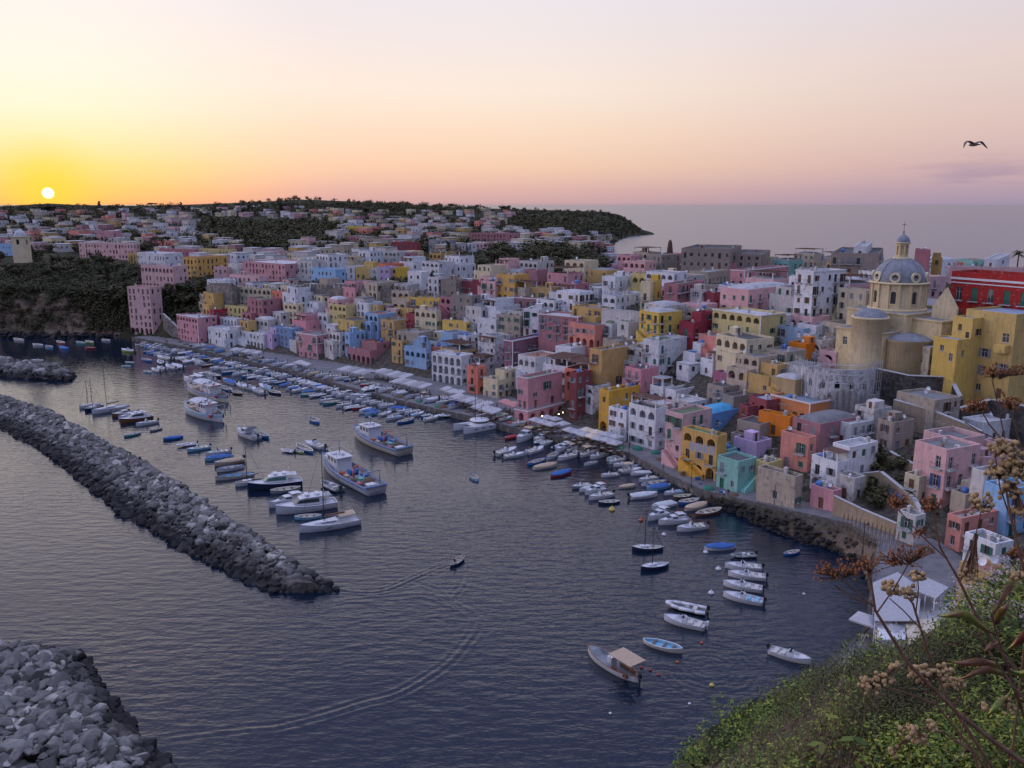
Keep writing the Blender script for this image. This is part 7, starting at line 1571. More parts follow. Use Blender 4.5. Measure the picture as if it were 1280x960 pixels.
# ------------------------------------------------------------------ life on the quay
QZ = 1.62
AWN2 = flat('sun_faded_canvas', (.34, .32, .33), .9, var=.3)
def awning(u0, v0, u1, v1, mat, label, depth=4.5, z=2.9, n=None):
    """a run of fabric bays on posts along the quay between two pixels"""
    a, b = gp(u0, v0, QZ+z), gp(u1, v1, QZ+z); d = b-a; L_ = d.length; r = thing('awning', label, 'awning', (a.x, a.y, QZ), math.atan2(d.y, d.x), 'restaurant awnings along the quay'); n = n or max(2, int(L_/3.2)); c = MB(); f = MB(); z0_ = z
    for i in range(n):
        x0, x1 = L_*i/n+.09, L_*(i+1)/n-.09; m = (x0+x1)/2; y0, y1 = RU(-.5, .1), depth+RU(-.5, .2); z = z0_+RU(-.14, .14)
        c.add([(x0, y0, z-.35), (m, y0, z-.2), (x1, y0, z-.35), (x0, y1, z+.25), (m, y1, z+.45), (x1, y1, z+.25)], [(0, 1, 4, 3), (1, 2, 5, 4)], i % 2 if RR() < .8 else 0); c.add([(x0, y0, z-.35), (x1, y0, z-.35), (x1, y0-.02, z-.62), (x0, y0-.02, z-.62)], [(0, 1, 2, 3)])
    z = z0_
    for i in range(n+1): x = L_*i/n; f.tube((x, .05, 0), (x, .05, z-.38), .05, n=5); f.tube((x, depth, 0), (x, depth, z+.22), .05, n=5)
    c.build('fabric', [mat, AWN2 if mat is M_CANVAS else mat], r); f.build('frame', M_STEEL, r); return r, L_
def parasol(p, s, mat, label, group, tilt=0):
    def mk():
        c = MB(); h = 2.55; q = 1.75; v = [(-q, -q, h), (q, -q, h), (q, q, h), (-q, q, h), (0, 0, h+.75), (0, -q, h+.0), (q, 0, h), (0, q, h), (-q, 0, h)]
        c.add(v, [(0, 5, 4), (5, 1, 4), (1, 6, 4), (6, 2, 4), (2, 7, 4), (7, 3, 4), (3, 8, 4), (8, 0, 4)]); c.add([(-q, -q, h), (q, -q, h), (q, q, h), (-q, q, h), (-q, -q, h-.22), (q, -q, h-.22), (q, q, h-.22), (-q, q, h-.22)], [(0, 4, 5, 1), (1, 5, 6, 2), (2, 6, 7, 3), (3, 7, 4, 0)])
        return c.data('canopy', mat)
    r = thing('parasol', label, 'parasol', p, RU(-.15, .15)+(.75 if tilt == 0 else tilt), group); r.scale = (s, s, 1); inst(cached(('par', mat.name), mk), 'canopy', r)
    inst(cached('parpole', lambda: (lambda b: (b.tube((0, 0, 0), (0, 0, 3.25), .04, n=6), b.data('pole', M_WOOD))[1])(MB())), 'pole', r); inst(cached('parbase', lambda: (lambda b: (b.box(-.35, .35, -.35, .35, 0, .12), b.data('base', M_SILL))[1])(MB())), 'base', r)
TBL = []
def table_set(p, rz, where='under the quay parasols'):
    t = thing('cafe_table', 'restaurant table with pale cloth '+where, 'table', p, rz, 'restaurant tables '+where); TBL.append(t)
    inst(cached('ttop', lambda: (lambda b: (b.box(-.45, .45, -.45, .45, .70, .75), b.box(-.47, .47, -.47, .47, .755, .77), b.data('tabletop', M_CANVAS))[2])(MB())), 'tabletop', t)
    inst(cached('tleg', lambda: (lambda b: (b.tube((0, 0, 0), (0, 0, .7), .04, n=5), b.box(-.25, .25, -.25, .25, 0, .03), b.data('pedestal', M_IRON))[2])(MB())), 'pedestal', t)
    for a in random.sample([0, 1, 2, 3], random.choice([2, 3, 4])):
        t2 = rz+a*math.pi/2; c = thing('cafe_chair', 'wooden restaurant chair at a table '+where, 'chair', (p[0]+math.cos(t2)*.75, p[1]+math.sin(t2)*.75, p[2]), t2+RU(-.2, .2), 'restaurant chairs '+where)
        inst(cached('cseat', lambda: (lambda b: (b.box(-.22, .22, -.22, .22, .43, .47), b.data('seat', M_WOOD))[1])(MB())), 'seat', c); inst(cached('cback', lambda: (lambda b: (b.box(.19, .22, -.2, .2, .62, .88), b.box(.19, .22, -.2, -.17, .47, .62), b.box(.19, .22, .17, .2, .47, .62), b.data('backrest', M_WOOD))[3])(MB())), 'backrest', c)
        for sx in (-.19, .19):
            for sy in (-.19, .19): inst(cached('cleg', lambda: (lambda b: (b.tube((0, 0, 0), (0, 0, .43), .02, n=4), b.data('leg', M_WOOD))[1])(MB())), 'leg', c, (sx, sy, 0))
def do_quay():
    random.seed(9)
    A = [(287, 436, 322, 441, M_CANVAS, 'low white awning in front of the white quay house at far left', 3.5), (420, 460, 455, 467, M_CANVAS, 'long white awning in bays below the pink terrace house', 6), (464, 463, 505, 472, M_CANVAS, 'long white awning below the amber house with splayed stairs', 6), (486, 475, 528, 484, M_CANVAS, 'wide white awning in front of the pale blue house', 6),
         (550, 485, 574, 492, M_CANVAS, 'small white awning at the foot of the white arched house', 3.5), (560, 494, 604, 507, M_CANVAS, 'long white awning in front of the cream quay houses', 5), (588, 507, 617, 516, M_CANVAS, 'white awning standing nearest the catamaran', 4.5), (622, 500, 642, 508, flat('pink_canvas', (.48, .22, .22), .9, var=.2), 'faded pink awning left of the pink corner house', 3.5), (366, 452, 384, 456, M_CANVAS, 'small white awning beside the pink quay house', 3)]
    for a in A:
        r, L_ = awning(a[0], a[1], a[2], a[3], a[4], a[5], a[6]*.78); M = Matrix.Translation(r.location) @ Matrix.Rotation(r.rotation_euler.z, 4, 'Z')
        for i in range(int(L_/2.6)):
            for j in range(max(1, int(a[6]*.78/2.6))): q = M @ Vector((1.3+i*2.6, 1.2+j*2.4, .01)); table_set(q, r.rotation_euler.z+.3, 'under the '+a[5].split(' in ')[0].split(' below')[0].split(' at ')[0].split(' standing')[0].split(' left of')[0].split(' beside')[0])
    P = [(669, 527), (679, 530), (689, 533), (694, 526), (684, 524), (704, 532), (712, 540), (722, 543), (730, 546), (739, 548), (748, 551), (758, 553), (768, 557), (733, 540), (745, 543), (757, 546), (770, 549)]
    for i, (u, v) in enumerate(P):
        g = gp(u, v+9, QZ); mt = M_CANVASB if i in (9, 13, 14) else M_CANVAS; nm = 'cream' if mt is M_CANVASB else 'white'
        parasol(g, .86, mt, place_label([f"large square {nm} parasol on the quay"], u, v), 'parasols along the quay'); table_set((g.x+.9, g.y-.6, QZ+.01), .5); table_set((g.x-1.0, g.y-.9, QZ+.01), .9)
    def lamp(u, v, l, h=5.2, z=QZ):
        g = gp(u, v, z); r = thing('street_lamp', l, 'street lamp', g, 0, 'street lamps along the quay'); inst(cached('lpole', lambda: (lambda b: (b.lathe([(.16, 0), (.14, .5), (.07, .7), (.05, h)], 8), b.tube((0, 0, h-.4), (.5, 0, h-.1), .03, n=4), b.data('post', M_IRON))[2])(MB())), 'post', r); inst(cached('lhead', lambda: (lambda b: (b.lathe([(.05, .35), (.22, .1), (.26, 0), (0, 0)], 10, 0, (.5, 0, h-.2)), b.data('lamp_head', M_IRON))[1])(MB())), 'lamp_head', r)
    for u, v, l in [(864, 609, 'street lamp in front of the deep amber arched house'), (786, 572, 'street lamp at the right end of the white parasols'), (967, 638, 'street lamp in front of the peeling beige house'), (602, 529, 'street lamp on the quay behind the catamaran'), (470, 489, 'street lamp between the boats on the paving'), (330, 449, 'street lamp near the bright blue quay house')]: lamp(u, v, l)
    lamp(1078, 692, 'thin dark lamp post at the bend of the road', z=4.3)
    # people
    def body(pose):
        V = {'stand': [((0, 0, .95), .15, .11), ((0, 0, 1.15), .15, .1), ((0, 0, 1.38), .19, .1), ((0, 0, 1.5), .06, .06), ((0, .01, 1.62), .10, .11), ((0, .01, 1.70), .085, .10), ((.1, 0, .9), .09, .09), ((.11, .02, .5), .065, .065), ((.12, -.02, .08), .045, .045), ((.12, .13, .04), .05, .035), ((-.1, 0, .9), .09, .09), ((-.12, -.06, .5), .065, .065), ((-.13, -.12, .08), .045, .045), ((-.13, .03, .04), .05, .035), ((.21, 0, 1.38), .05, .05), ((.26, -.02, 1.12), .04, .04), ((.27, .1, .9), .03, .03), ((-.21, 0, 1.38), .05, .05), ((-.26, .02, 1.12), .04, .04), ((-.25, .12, .9), .03, .03)],
             'sit': [((0, 0, .45), .15, .12), ((0, .03, .65), .15, .1), ((0, .06, .88), .19, .1), ((0, .08, 1.0), .06, .06), ((0, .1, 1.12), .10, .11), ((0, .1, 1.2), .085, .10), ((.1, .1, .43), .09, .09), ((.12, .42, .45), .07, .07), ((.12, .42, .08), .045, .045), ((.12, .54, .04), .05, .035), ((-.1, .1, .43), .09, .09), ((-.12, .42, .45), .07, .07), ((-.12, .42, .08), .045, .045), ((-.12, .54, .04), .05, .035), ((.21, .06, .88), .05, .05), ((.26, .12, .64), .04, .04), ((.2, .34, .6), .03, .03), ((-.21, .06, .88), .05, .05), ((-.3, 0, .66), .04, .04), ((-.34, -.2, .56), .03, .03)]}[pose]
        E = [(0, 1), (1, 2), (2, 3), (3, 4), (4, 5), (0, 6), (6, 7), (7, 8), (8, 9), (0, 10), (10, 11), (11, 12), (12, 13), (2, 14), (14, 15), (15, 16), (2, 17), (17, 18), (18, 19)]
        me = bpy.data.meshes.new('b'); me.from_pydata([v[0] for v in V], E, []); o = bpy.data.objects.new('b', me); COL.objects.link(o); o.modifiers.new('s', 'SKIN'); o.modifiers.new('u', 'SUBSURF').levels = 1
        for i, v in enumerate(V): me.skin_vertices[0].data[i].radius = v[1:]
        me.skin_vertices[0].data[0].use_root = True; dg = bpy.context.evaluated_depsgraph_get(); m2 = bpy.data.meshes.new_from_object(o.evaluated_get(dg)); bpy.data.objects.remove(o); return m2
    skin = flat('skin', (.45, .27, .19), .6); CL = {'dark': (.03, .03, .04), 'white': (.6, .6, .6), 'red': (.4, .04, .04), 'blue': (.06, .12, .3), 'tan': (.35, .27, .18), 'grey': (.2, .2, .22)}; TR = flat('trousers', (.05, .055, .08), .9); HAIR = flat('hair', (.03, .02, .015), .8)
    base = {k: body(k) for k in ('stand', 'sit')}; var = {}
    def person(p, rz, c, pose, label, grp='people on the quay'):
        k = (c, pose)
        if k not in var:
            m = base[pose].copy(); m.name = 'person'; m.materials.clear()
            for mm in (skin, cached(('cl', c), lambda: flat('shirt_'+c, CL[c], .9)), TR, HAIR): m.materials.append(mm)
            zs = (1.44, .93, 1.66) if pose == 'stand' else (.95, .47, 1.16)
            for f in m.polygons:
                z = f.center.z; f.material_index = 3 if z > zs[2] or (z > zs[2]-.1 and f.center.y < .0) else 0 if z > zs[0] else 1 if z > zs[1] and not (abs(f.center.x) > .24 and z < zs[1]+.12) else (0 if z < .05 or abs(f.center.x) > .22 else 2); f.use_smooth = True
            var[k] = m
        o = inst(var[k], 'person', None, p, rz); tag(o, label, 'person', grp)
    for u, v, c, l in [(533, 492, 'dark', 'person in dark clothes standing on the quay, left of a pair'), (537, 493, 'grey', 'person in grey standing on the quay, right of a pair'), (552, 499, 'dark', 'person in dark clothes near the white arched house'), (556, 501, 'blue', 'person in blue top near the white arched house'), (642, 531, 'red', 'person in red top at the corner of the pink house'), (470, 484, 'white', 'person in white among boats on the paving'), (512, 489, 'tan', 'person in tan top by the wide white awning'), (440, 477, 'blue', 'person in blue near the boats below the long awning'), (385, 464, 'dark', 'person in dark top by the pink quay terrace house'), (300, 448, 'white', 'person in white walking by the far left quay'), (700, 547, 'dark', 'person in dark top walking past the parasols'), (777, 566, 'white', 'person in white by the last parasol'), (829, 588, 'grey', 'person in grey walking before the pink stair house'), (905, 622, 'white', 'person in white at the edge near the mint house'), (1086, 686, 'dark', 'person in dark clothes on the road above the rocks'), (1110, 700, 'red', 'person in red top on the road near the boat store')]:
        z = 4.35 if u > 1050 else 2.3 if u > 890 else QZ; person(gp(u, v, z), RU(0, 6.28), c, 'stand', l)
    for s in quay_pts(210, 900, 34):
        x, y = s[1]-s[2]*RU(2, 8.5 if s[0] > 640 else 16); u, v, _ = proj((x, y, QZ)); c = random.choice(['dark', 'white', 'red', 'blue', 'tan', 'grey', 'dark']); person((x, y, s[3]+.01), RU(0, 6.28), c, 'stand', place_label([f'person in {c} top standing on the quay', f'person in {c} top'], u, v))
    # small motor dinghy under way, with its helmsman
    p, q = gp(577, 698, .2), gp(566, 706, .2); d = p-q; h = math.atan2(d.y, d.x); boat('row', 'navy', 'grey', '', (p+q)/2, h, 4.6, 'dark dinghy under way with one person, making a wake', 'boats moored in the harbour'); c = (p+q)/2; person((c.x-math.cos(h)*1.0, c.y-math.sin(h)*1.0, .12), h-math.pi/2, 'dark', 'sit', 'person in dark clothes sitting in the moving dinghy', 'boat crew')
    # white seaside restaurant at the right end
    r = thing('restaurant', 'white waterside restaurant with flat canvas roofs at the lower right', 'restaurant', gp(1120, 770, 1.6)); O = r.location
    def slab(name, px, z, th, m, posts=True, pz=1.6):
        P_ = [gp(u, v, z)-O for u, v in px]; b = MB(); n = len(P_); b.add([(p.x, p.y, p.z) for p in P_]+[(p.x, p.y, p.z-th) for p in P_], [tuple(range(n)), tuple(range(2*n-1, n-1, -1))]+[(i, n+i, n+(i+1) % n, (i+1) % n) for i in range(n)]); o = b.build(name, m, r)
        if posts:
            f = MB()
            for p in P_: f.tube((p.x*.97, p.y*.97, pz-1.6), (p.x*.97, p.y*.97, p.z-th), .08, n=6)
            for i in range(n): f.tube(P_[i].lerp(P_[(i+1) % n], .5)*.98-Vector((0, 0, th)), P_[i].lerp(P_[(i+1) % n], .5)*.98-Vector((0, 0, P_[i].z)), .07, n=5)
            f.build('posts', M_TRIM, o)
    slab('canvas_roof', [(1091, 728), (1122, 715), (1152, 735), (1148, 776), (1093, 776)], 5.2, .12, M_CANVAS); slab('canvas_roof', [(1146, 716), (1186, 734), (1170, 748), (1146, 738)], 6.2, .15, M_CANVAS)
    slab('reed_roof', [(1131, 774), (1174, 774), (1180, 806), (1136, 806)], 4.6, .12, M_CANVASB)
    slab('terrace', [(1144, 752), (1192, 752), (1192, 776), (1146, 776)], 3.6, .3, M_SILL, False); slab('landing', [(1036, 836), (1066, 812), (1098, 812), (1100, 836), (1060, 846)], 1.2, .8, M_SILL, False, )
    b = MB(); P_ = [gp(u, v, 1.6)-O for u, v in ((1097, 822), (1093, 795), (1128, 795), (1130, 822))]
    b.add([(p.x, p.y, z) for z in (-1.5, 2.6) for p in P_], [(0, 1, 5, 4), (1, 2, 6, 5), (2, 3, 7, 6), (3, 0, 4, 7), (4, 5, 6, 7)]); b.build('kitchen_block', WM['white'], r)
    rl = MB(); Q = [gp(u, v, 3.6)-O for u, v in ((1144, 776), (1144, 752), (1192, 752), (1192, 776))]
    for a, c in zip(Q[:-1], Q[1:]):
        for hz in (.3, .6, .95): rl.tube(a+Vector((0, 0, hz)), c+Vector((0, 0, hz)), .035, n=4)
        for i in range(12): p = a.lerp(c, i/11); rl.tube(p, p+Vector((0, 0, .95)), .03, n=4)
    rl.build('terrace_rail', M_TRIM, r)
    for u, v, l in ((1080, 781, 'round white parasol on the restaurant landing over the water'), (1110, 790, 'white parasol beside the restaurant reed roof'), (1125, 784, 'second white parasol by the restaurant kitchen')):
        g = gp(u, v+14, 1.6); parasol((g.x, g.y, 1.62), .95, M_CANVAS, l, 'restaurant parasols')
    fm = MB(); g = gp(1060, 836, 1.3); fr = thing('flagpole', 'slanting flagpole with a small white flag on the landing', 'flagpole', g); fm.tube((0, 0, 0), (2.2, .6, 4.4), .04, n=5); fm.build('pole', M_STEEL, fr); fl = MB(); fl.add([(1.6, .45, 3.2), (1.5, .45, 1.8), (1.1, .4, 1.9), (1.2, .42, 2.6)], [(0, 1, 2, 3)]); fl.build('flag', M_CANVAS, fr)
    # sun-screens and laundry on the amber arched house
    for u, v, Y, l in ((866, 553, None, 'white sheets hanging on the roof rail of the deep amber house'),):
        g = hit(872, 603); b = MB(); p = at(862, 552, g.y-1.5); r2 = thing('laundry', l, 'laundry', p); 
        for i in range(4): b.add([(i*1.15, i*-1.0, 0), (i*1.15+.95, i*-1.0-.8, 0), (i*1.15+.95, i*-1.0-.82, -1.9), (i*1.15, i*-1.0-.02, -1.8)], [(0, 1, 2, 3)])
        b.build('sheets', M_CANVAS, r2)
do_quay()
def bulbs():
    m, nt, b = new_mat('warm_bulb'); b.inputs['Emission Color'].default_value = (1, .55, .18, 1); b.inputs['Emission Strength'].default_value = 14; b.inputs['Base Color'].default_value = (1, .6, .2, 1)
    o = gp(662, 526, QZ+2.6); r = thing('string_lights', 'row of glowing warm bulbs under the balcony of the pink corner house', 'string lights', o); c = MB(); P = []
    for i in range(9):
        p = gp(662+i*5.2, 524-i*.8+2*math.sin(i*1.4), QZ+2.6)-o; P.append(p); s = MB(); s.lathe([(0, -.12), (.12, -.05), (.12, .05), (0, .12)], 8, 0, tuple(p)); s.build('bulb', m, r)
    c.path(P, .015, 3); c.build('cable', M_IRON, r)
bulbs()
def clutter():
    random.seed(44); crate = cached('crate', lambda: (lambda b: ([b.box(-.4, .4, -.27, .27, z, z+.2) for z in (0, .22, .44)], b.data('crate_stack', flat('plastic_crate', (.30, .22, .12), .7, var=.4)))[1])(MB())); cb = cached('crateb', lambda: (lambda b: ([b.box(-.4, .4, -.27, .27, z, z+.2) for z in (0, .22)], b.data('crate_stack', flat('plastic_crate_blue', (.05, .12, .25), .7)))[1])(MB()))
    net = cached('netheap', lambda: (lambda b: (b.lathe([(1.1, 0), (1.0, .25), (.6, .5), (.2, .62), (0, .6)], 11), b.data('net_heap', BP['net']))[1])(MB())); netg = cached('netheapg', lambda: (lambda b: (b.lathe([(.9, 0), (.85, .3), (.4, .55), (0, .6)], 9), b.data('net_heap', BP['greentarp']))[1])(MB()))
    n = 0
    for a, c, k in ((200, 640, 62), (650, 900, 22)):
        for i, s in enumerate(quay_pts(a, c, k)):
            x, y = s[1]-s[2]*RU(1.2, 6.5); u, v, _ = proj((x, y, QZ)); m, nm, cat, base = random.choice([(crate, 'crate_stack', 'crates', 'stack of brown fish crates'), (cb, 'crate_stack', 'crates', 'low stack of blue fish crates'), (net, 'net_heap', 'fishing net', 'heap of brown fishing net'), (netg, 'net_heap', 'fishing net', 'heap of green fishing net')])
            o = inst(m, nm, None, (x, y, s[3]+.01), RU(0, 6)); tag(o, place_label(base, u, v), cat, 'fishing gear on the quay'); sc = RU(.8, 1.5); o.scale = (sc, sc, sc)
clutter()
# ------------------------------------------------------------------ near hillside and dry flower heads
def near_cover():
    rs = random.Random(12); poly = [(850, 978), (866, 940), (892, 920), (930, 898), (960, 885), (1005, 862), (1040, 848), (1060, 838), (1100, 824), (1130, 822), (1180, 812), (1196, 762), (1230, 735), (1300, 690), (1300, 975)]
    g = MB(); d = MB(); fl = MB(); n = 0
    us = [p[0] for p in poly]; vv = [p[1] for p in poly]
    for _ in range(5200):
        if n > 1900: break
        u, v = rs.uniform(780, 1300), rs.uniform(690, 975)
        if not inpoly(u, v, poly): continue
        p = hit(u, v)
        if p is None: continue
        Y = math.hypot(p.x, p.y); 
        if Y < 3.5: continue
        s = .0019*Y+.010; n += 1
        wob = math.sin(p.x*.9/(.3+Y*.02)+p.y*.35/(.3+Y*.02))+math.sin(p.x*.41/(.3+Y*.02)-p.y*.7/(.3+Y*.02)+2); r = min(2.2, .026*Y+.1)*(1+.28*wob)
        dry = (inpoly(u, v, [(930, 975), (960, 925), (1060, 900), (1120, 925), (1100, 975)]) and rs.random() < .26) or (u < 850 and v > 940 and rs.random() < .4) or rs.random() < .05
        if dry:
            for k in range(46):
                q = p+Vector((rs.gauss(0, r*.6), rs.gauss(0, r*.6), 0)); t = Vector((rs.gauss(0, .45), rs.gauss(0, .45), 1)).normalized(); e = Vector((rs.gauss(0, 1), rs.gauss(0, 1), 0)).normalized(); h = r*rs.uniform(.6, 1.5); d.add([q-e*s*.14, q+e*s*.14, q+t*h], [(0, 1, 2)])
        elif wob < -.7 and rs.random() < .7: continue
        else:
            sp = 1 if math.sin(p.x*.23/(.2+Y*.01)+1.3)+math.sin(p.y*.31/(.2+Y*.01)) > .9 else 0
            leaf_cloud(g, rs, (p.x, p.y, p.z+r*(.3+.25*max(0, wob))), r*rs.uniform(.6, 1.2), int(64*(1.5 if sp else 1)), s*(.62 if sp else rs.uniform(.8, 1.35)), sp, .75, .6)
        if u > 1170 and v < 800 and rs.random() < .35:
            for k in range(7): leaf_cloud(fl, rs, (p.x+rs.gauss(0, r*.5), p.y+rs.gauss(0, r*.5), p.z+r*rs.uniform(.6, 1.1)), s*1.6, 6, s*.7)
    for _ in range(2600):      # the same growth carries on round the hill, beyond the frame
        x, y = rs.uniform(-25, 120), rs.uniform(-30, 120); u, v, dp = proj((x, y, 30)) if y > 2 else (9999, 0, 1)
        z = lz(x, y)
        if z < 4 or (y > 3 and proj((x, y, z))[0] < 1295 and proj((x, y, z))[1] < 985) or (y > 60 and z < 9) or math.hypot(x, y) < 5: continue
        r = rs.uniform(.8, 2.0); leaf_cloud(g, rs, (x, y, z+.3*r), r, 34, .16, rs.choice([0, 0, 1]), .75, .55)
    # leafy shoots breaking the outline
    for _ in range(170):
        u, v = rs.uniform(830, 1290), rs.uniform(760, 970)
        if not inpoly(u, v, poly): continue
        p = hit(u, v)
        if p is None or p.y < 12: continue
        Y = p.y; h = .03*Y+.2; s = .0026*Y+.02
        for j in range(5):
            t = Vector((rs.gauss(0, .35), rs.gauss(0, .35), 1)).normalized(); base = p+Vector((rs.gauss(0, h*.3), rs.gauss(0, h*.3), h*.4))
            for k in range(11):
                q = base+t*h*(k/10); a = Vector((rs.gauss(0, 1), rs.gauss(0, 1), .5)).normalized(); e = a.cross(t).normalized(); g.add([q, q+a*s*1.2+e*s*.35, q+a*s*2.4, q+a*s*1.2-e*s*.35], [(0, 1, 2, 3)], 0)
    tag(g.build('undergrowth', [M_LEAFN, M_LEAF2]), 'green leafy undergrowth covering the near hillside at lower right', 'undergrowth', kind='stuff')
    tag(d.build('dry_grass', M_DRY), 'reddish dry grass patch at the bottom of the near hillside', 'dry grass', kind='stuff'); tag(fl.build('blossom', flat('pale_blossom', (.55, .42, .42), .8, var=.3, scale=20)), 'pale pink blossom scattered in the undergrowth at right', 'blossom', kind='stuff'); print('near', n, len(g.f))
near_cover()
M_STEM = flat('dry_stem', (.17, .085, .05), .8, var=.5, scale=40); M_HEADT = flat('seed_head_tan', (.42, .28, .13), .85, var=.45, scale=90); M_HEADR = flat('seed_head_rust', (.36, .14, .05), .9, var=.5, scale=90)
def leaf_near():
    m, nt, b = new_mat('curled_leaf'); b.inputs['Roughness'].default_value = .45; n = nz(nt, 7, 5); nt.links.new(cramp(nt, n, [(.36, (.10, .025, .015)), (.46, (.16, .07, .02)), (.52, (.16, .19, .02)), (.68, (.07, .13, .015))]), b.inputs['Base Color']); return m
M_LFN = leaf_near()
def near_plants():
    rs = random.Random(31)
    def stem(b, px, Y0, Y1, r0, r1):
        n = len(px); P = [at(u, v, Y0+(Y1-Y0)*i/(n-1)) for i, (u, v) in enumerate(px)]
        for i in range(n-1): b.tube(P[i], P[i+1], r0+(r1-r0)*i/(n-1), r0+(r1-r0)*(i+1)/(n-1), 7, 0, False)
        return P[-1]
    def head(parent, st, u, v, Y, rad, n, mat, base, fuzzy=False):
        b = MB(); c = at(u, v, Y); k = Y/FPX; 
        for i in range(n):
            a = rs.uniform(0, 6.28); q = math.sqrt(rs.random())*rad*.9*k; p = c+Vector((math.cos(a)*q, math.sin(a)*q*.8, rs.gauss(0, rad*k*.28)+(rad*k-q)*.25)); s = rs.uniform(2.2, 4.0)*k
            st.tube(base.lerp(c, .35)+Vector((rs.gauss(0, .1), 0, rs.gauss(0, .1)))*rad*k, p, .7*k, .45*k, 3, 0, False)
            if fuzzy:
                for _ in range(9): d = Vector((rs.gauss(0, 1), rs.gauss(0, 1), rs.gauss(0, 1)+.4)).normalized()*s*rs.uniform(.8, 1.5); e = d.cross(Vector((.3, .5, 1))).normalized()*s*.3; b.add([p-e, p+d, p+e], [(0, 1, 2)])
                b.lathe([(0, -s*.5), (s*.5, -s*.2), (s*.45, s*.3), (0, s*.5)], 6, 0, tuple(p))
            else: b.lathe([(0, -s), (s*.62, -s*.75), (s*.95, -s*.1), (s*.8, s*.55), (s*.3, s*.9), (0, s*.8)], 8, 0, tuple(p))
        b.build('seed_head', mat, parent)
    T = [ # label, Y, stems, heads (u, v, rad, n, rust)
     ('dry branching stem with rust seed heads reaching farthest left over the water', 2.0, [([(1300, 968), (1240, 925), (1197, 891), (1135, 829), (1094, 763), (1088, 722)], 4.6, 1.9), ([(1090, 755), (1068, 748), (1044, 732)], 1.7, 1.2), ([(1092, 758), (1070, 740), (1052, 724)], 1.4, 1.0), ([(1096, 766), (1118, 735), (1135, 706)], 1.5, 1.0)], [(1034, 716, 20, 46, 1), (1062, 712, 22, 52, 1), (1086, 706, 16, 34, 1), (1112, 700, 20, 44, 1), (1140, 696, 22, 46, 1), (1158, 688, 10, 20, 1)]),
     ('dry stem with tan and rust heads in front of the canvas restaurant roof', 2.2, [([(1250, 975), (1205, 905), (1185, 876), (1160, 816), (1141, 754), (1130, 742)], 3.4, 1.5), ([(1150, 785), (1128, 762), (1112, 748)], 1.2, .9), ([(1145, 765), (1148, 735), (1146, 712)], 1.2, .9)], [(1112, 736, 13, 26, 0), (1132, 740, 15, 34, 0), (1146, 722, 12, 24, 0)]),
     ('tall curved dry stem ending in rust heads above the pink houses', 2.5, [([(1300, 868), (1272, 841), (1225, 779), (1197, 722), (1175, 684), (1166, 640)], 3.4, 1.3), ([(1200, 728), (1215, 690), (1226, 640)], 1.3, .9), ([(1185, 700), (1150, 668), (1122, 636)], 1.2, .8), ([(1176, 686), (1172, 670), (1160, 655)], 1.0, .8)], [(1122, 627, 17, 40, 1), (1165, 632, 16, 40, 1), (1226, 630, 17, 40, 0), (1150, 668, 12, 26, 1), (1210, 720, 14, 26, 0)]),
     ('upright dry stem with the big round tan seed heads at the right edge', 2.1, [([(1310, 850), (1292, 760), (1274, 690), (1262, 640), (1256, 600)], 3.2, 1.5), ([(1272, 690), (1268, 650), (1270, 600)], 1.4, 1.0), ([(1264, 650), (1250, 610), (1244, 570)], 1.4, 1.0), ([(1290, 750), (1276, 720), (1262, 700)], 1.4, 1.0)], [(1254, 562, 19, 60, 0), (1268, 585, 20, 66, 0), (1246, 590, 16, 44, 0), (1262, 615, 17, 40, 0), (1274, 640, 12, 24, 0), (1270, 692, 13, 30, 1)]),
     ('thin dry stems with brown heads crossing the yellow palace', 2.8, [([(1300, 640), (1262, 560), (1236, 530), (1226, 512)], 1.8, 1.0), ([(1290, 600), (1272, 545), (1264, 512)], 1.4, .9), ([(1256, 548), (1246, 500), (1240, 474)], 1.1, .8), ([(1262, 556), (1226, 540), (1206, 528)], 1.0, .8)], [(1222, 508, 17, 40, 1), (1262, 504, 16, 38, 1), (1242, 466, 16, 36, 1), (1268, 464, 13, 28, 1), (1210, 512, 9, 16, 1)]),
     ('low dry stem with beaded tan heads over the green bushes', 2.0, [([(1250, 985), (1210, 930), (1170, 880), (1120, 862), (1092, 858)], 2.4, 1.2), ([(1172, 882), (1166, 862), (1162, 848)], 1.3, 1.0), ([(1185, 900), (1196, 878), (1206, 862)], 1.3, 1.0)], [(1086, 857, 17, 38, 0), (1106, 850, 14, 30, 0), (1120, 833, 9, 14, 0), (1150, 842, 18, 46, 0), (1176, 842, 16, 40, 0), (1194, 856, 14, 30, 0)]),
     ('short dry stem with pale drooping heads at the bottom right', 1.8, [([(1235, 990), (1215, 940), (1180, 915), (1150, 912)], 2.6, 1.3), ([(1200, 930), (1206, 890), (1196, 850)], 1.3, .9)], [(1136, 914, 15, 26, 0), (1150, 926, 12, 20, 0), (1116, 938, 8, 10, 0), (1164, 908, 9, 12, 0)]),
     ('stout dry stem leaning out of the right edge with small heads', 1.7, [([(1310, 905), (1268, 860), (1240, 820), (1225, 790)], 2.6, 1.3), ([(1270, 862), (1262, 880), (1240, 884)], 1.2, .9)], [(1258, 880, 14, 22, 0), (1236, 884, 9, 12, 0), (1272, 722, 10, 18, 0)])]
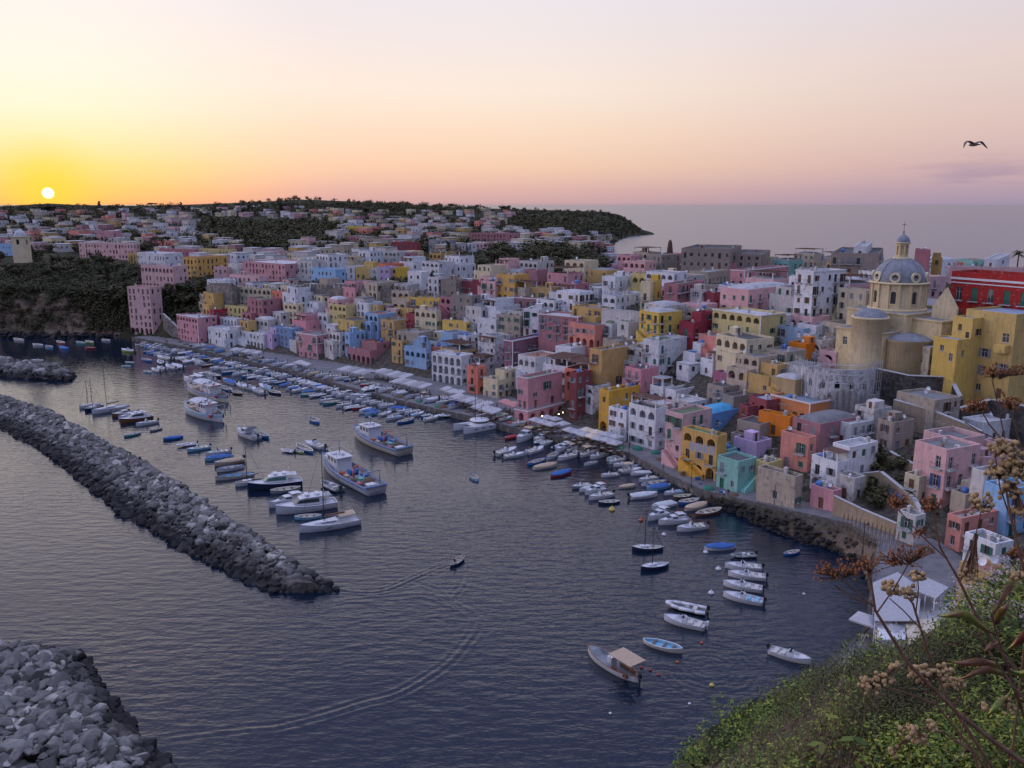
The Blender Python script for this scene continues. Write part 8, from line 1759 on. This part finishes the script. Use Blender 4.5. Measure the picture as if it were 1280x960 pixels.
    for lab, Y, stems, heads in T:
        k = Y/FPX*.8; r = thing('dry_flower_stalk', lab, 'dry plant', (0, 0, 0), 0, 'dry flower stalks in the foreground'); b = MB(); ends = [at(*px[-1], Y) for px, a, c in stems]
        for i, (px, r0, r1) in enumerate(stems): stem(b, px, Y*(1 if i else .97), Y, r0*k, r1*k)
        # root: carry the main stem down to the hillside
        p0 = at(*stems[0][0][0], Y*.97); b.tube(Vector((p0.x+.15, p0.y-.1, lz(p0.x, p0.y)-.1)), p0, stems[0][1]*k*1.3, stems[0][1]*k, 7, 0, False)
        for u, v, rad, n, rust in heads:
            c = at(u, v, Y); e = min(ends, key=lambda q: (q-c).length); head(r, b, u, v, Y, rad, n, M_HEADR if rust else M_HEADT, e, rust)
        b.build('stem', M_STEM, r)
        # the empty sits at the foot of its stalk
        off_ = Vector((p0.x+.15, p0.y-.1, lz(p0.x, p0.y)))
        for ch in r.children: ch.location = -off_
        r.location = off_
    r = thing('leafy_shoot', 'shoot with long curled green and rust leaves at the right edge', 'plant', (0, 0, 0)); b = MB(); Y = 1.7; k = Y/FPX; stem(b, [(1300, 960), (1275, 880), (1252, 812), (1240, 770)], Y, Y, 2.6*k, 1.2*k); b.build('stem', M_STEM, r)
    for (a, c, w, bend) in (((1242, 792), (1172, 768), 9, -9), ((1262, 826), (1186, 824), 9, 5), ((1268, 842), (1196, 848), 8, -6), ((1258, 812), (1310, 790), 11, -6), ((1262, 836), (1315, 838), 9, 6), ((1240, 780), (1262, 748), 9, 4), ((1266, 860), (1232, 892), 8, 5), ((1250, 800), (1228, 812), 7, 3), ((1270, 870), (1300, 872), 8, 4)):
        l = MB(); n = 9; P = []; 
        for i in range(n+1):
            t = i/n; ww = w*.62*math.sin(math.pi*min(1, t*.97+.03))**1.1; u = a[0]+(c[0]-a[0])*t; v = a[1]+(c[1]-a[1])*t+bend*math.sin(math.pi*t)+2.5*math.sin(t*9); nx, ny = -(c[1]-a[1]), c[0]-a[0]; q = math.hypot(nx, ny); nx /= q; ny /= q; yy = Y-.06*t+.02*math.sin(t*7)
            for s, dy in ((-1, .012), (0, -.006), (1, .012)): P.append(at(u+nx*ww*s, v+ny*ww*s, yy+dy))
        l.add(P, [(i*3+j, (i+1)*3+j, (i+1)*3+j+1, i*3+j+1) for i in range(n) for j in range(2)], 0, True); l.build('leaf', M_LFN, r)
    # gull
    c = at(1217, 181, 44); g = thing('gull', 'gull gliding alone in the sky at upper right', 'bird', c, math.radians(20)); b = MB(); M = flat('gull_plumage', (.09, .08, .085), .8); b2 = [(.0, -.28), (.045, -.25), (.075, -.12), (.08, .02), (.06, .18), (.03, .32), (.015, .42), (0, .43)]
    b.lathe([(r_, z_) for r_, z_ in b2], 10); b.v = [(x, -z, y) for x, y, z in b.v]; b.add([(-.07, -.3, 0), (.07, -.3, 0), (.11, -.5, 0), (-.11, -.5, 0), (0, -.4, .02)], [(0, 1, 4), (1, 2, 4), (2, 3, 4), (3, 0, 4)])
    for s in (-1, 1):
        sec = [(0.03, .10, -.12, .03), (.2, .12, -.12, .12), (.40, .10, -.10, .17), (.55, .06, -.09, .10), (.68, -.02, -.12, -.04), (.78, -.12, -.16, -.16)]
        for th in (.012, -.012): b.add([(s*x, y, z+th) for x, yf, yb, z in sec for y in (yf, yb)], [(i*2, i*2+1, i*2+3, i*2+2) for i in range(5)], 0, True)
    b.build('body', M, g)
near_plants()
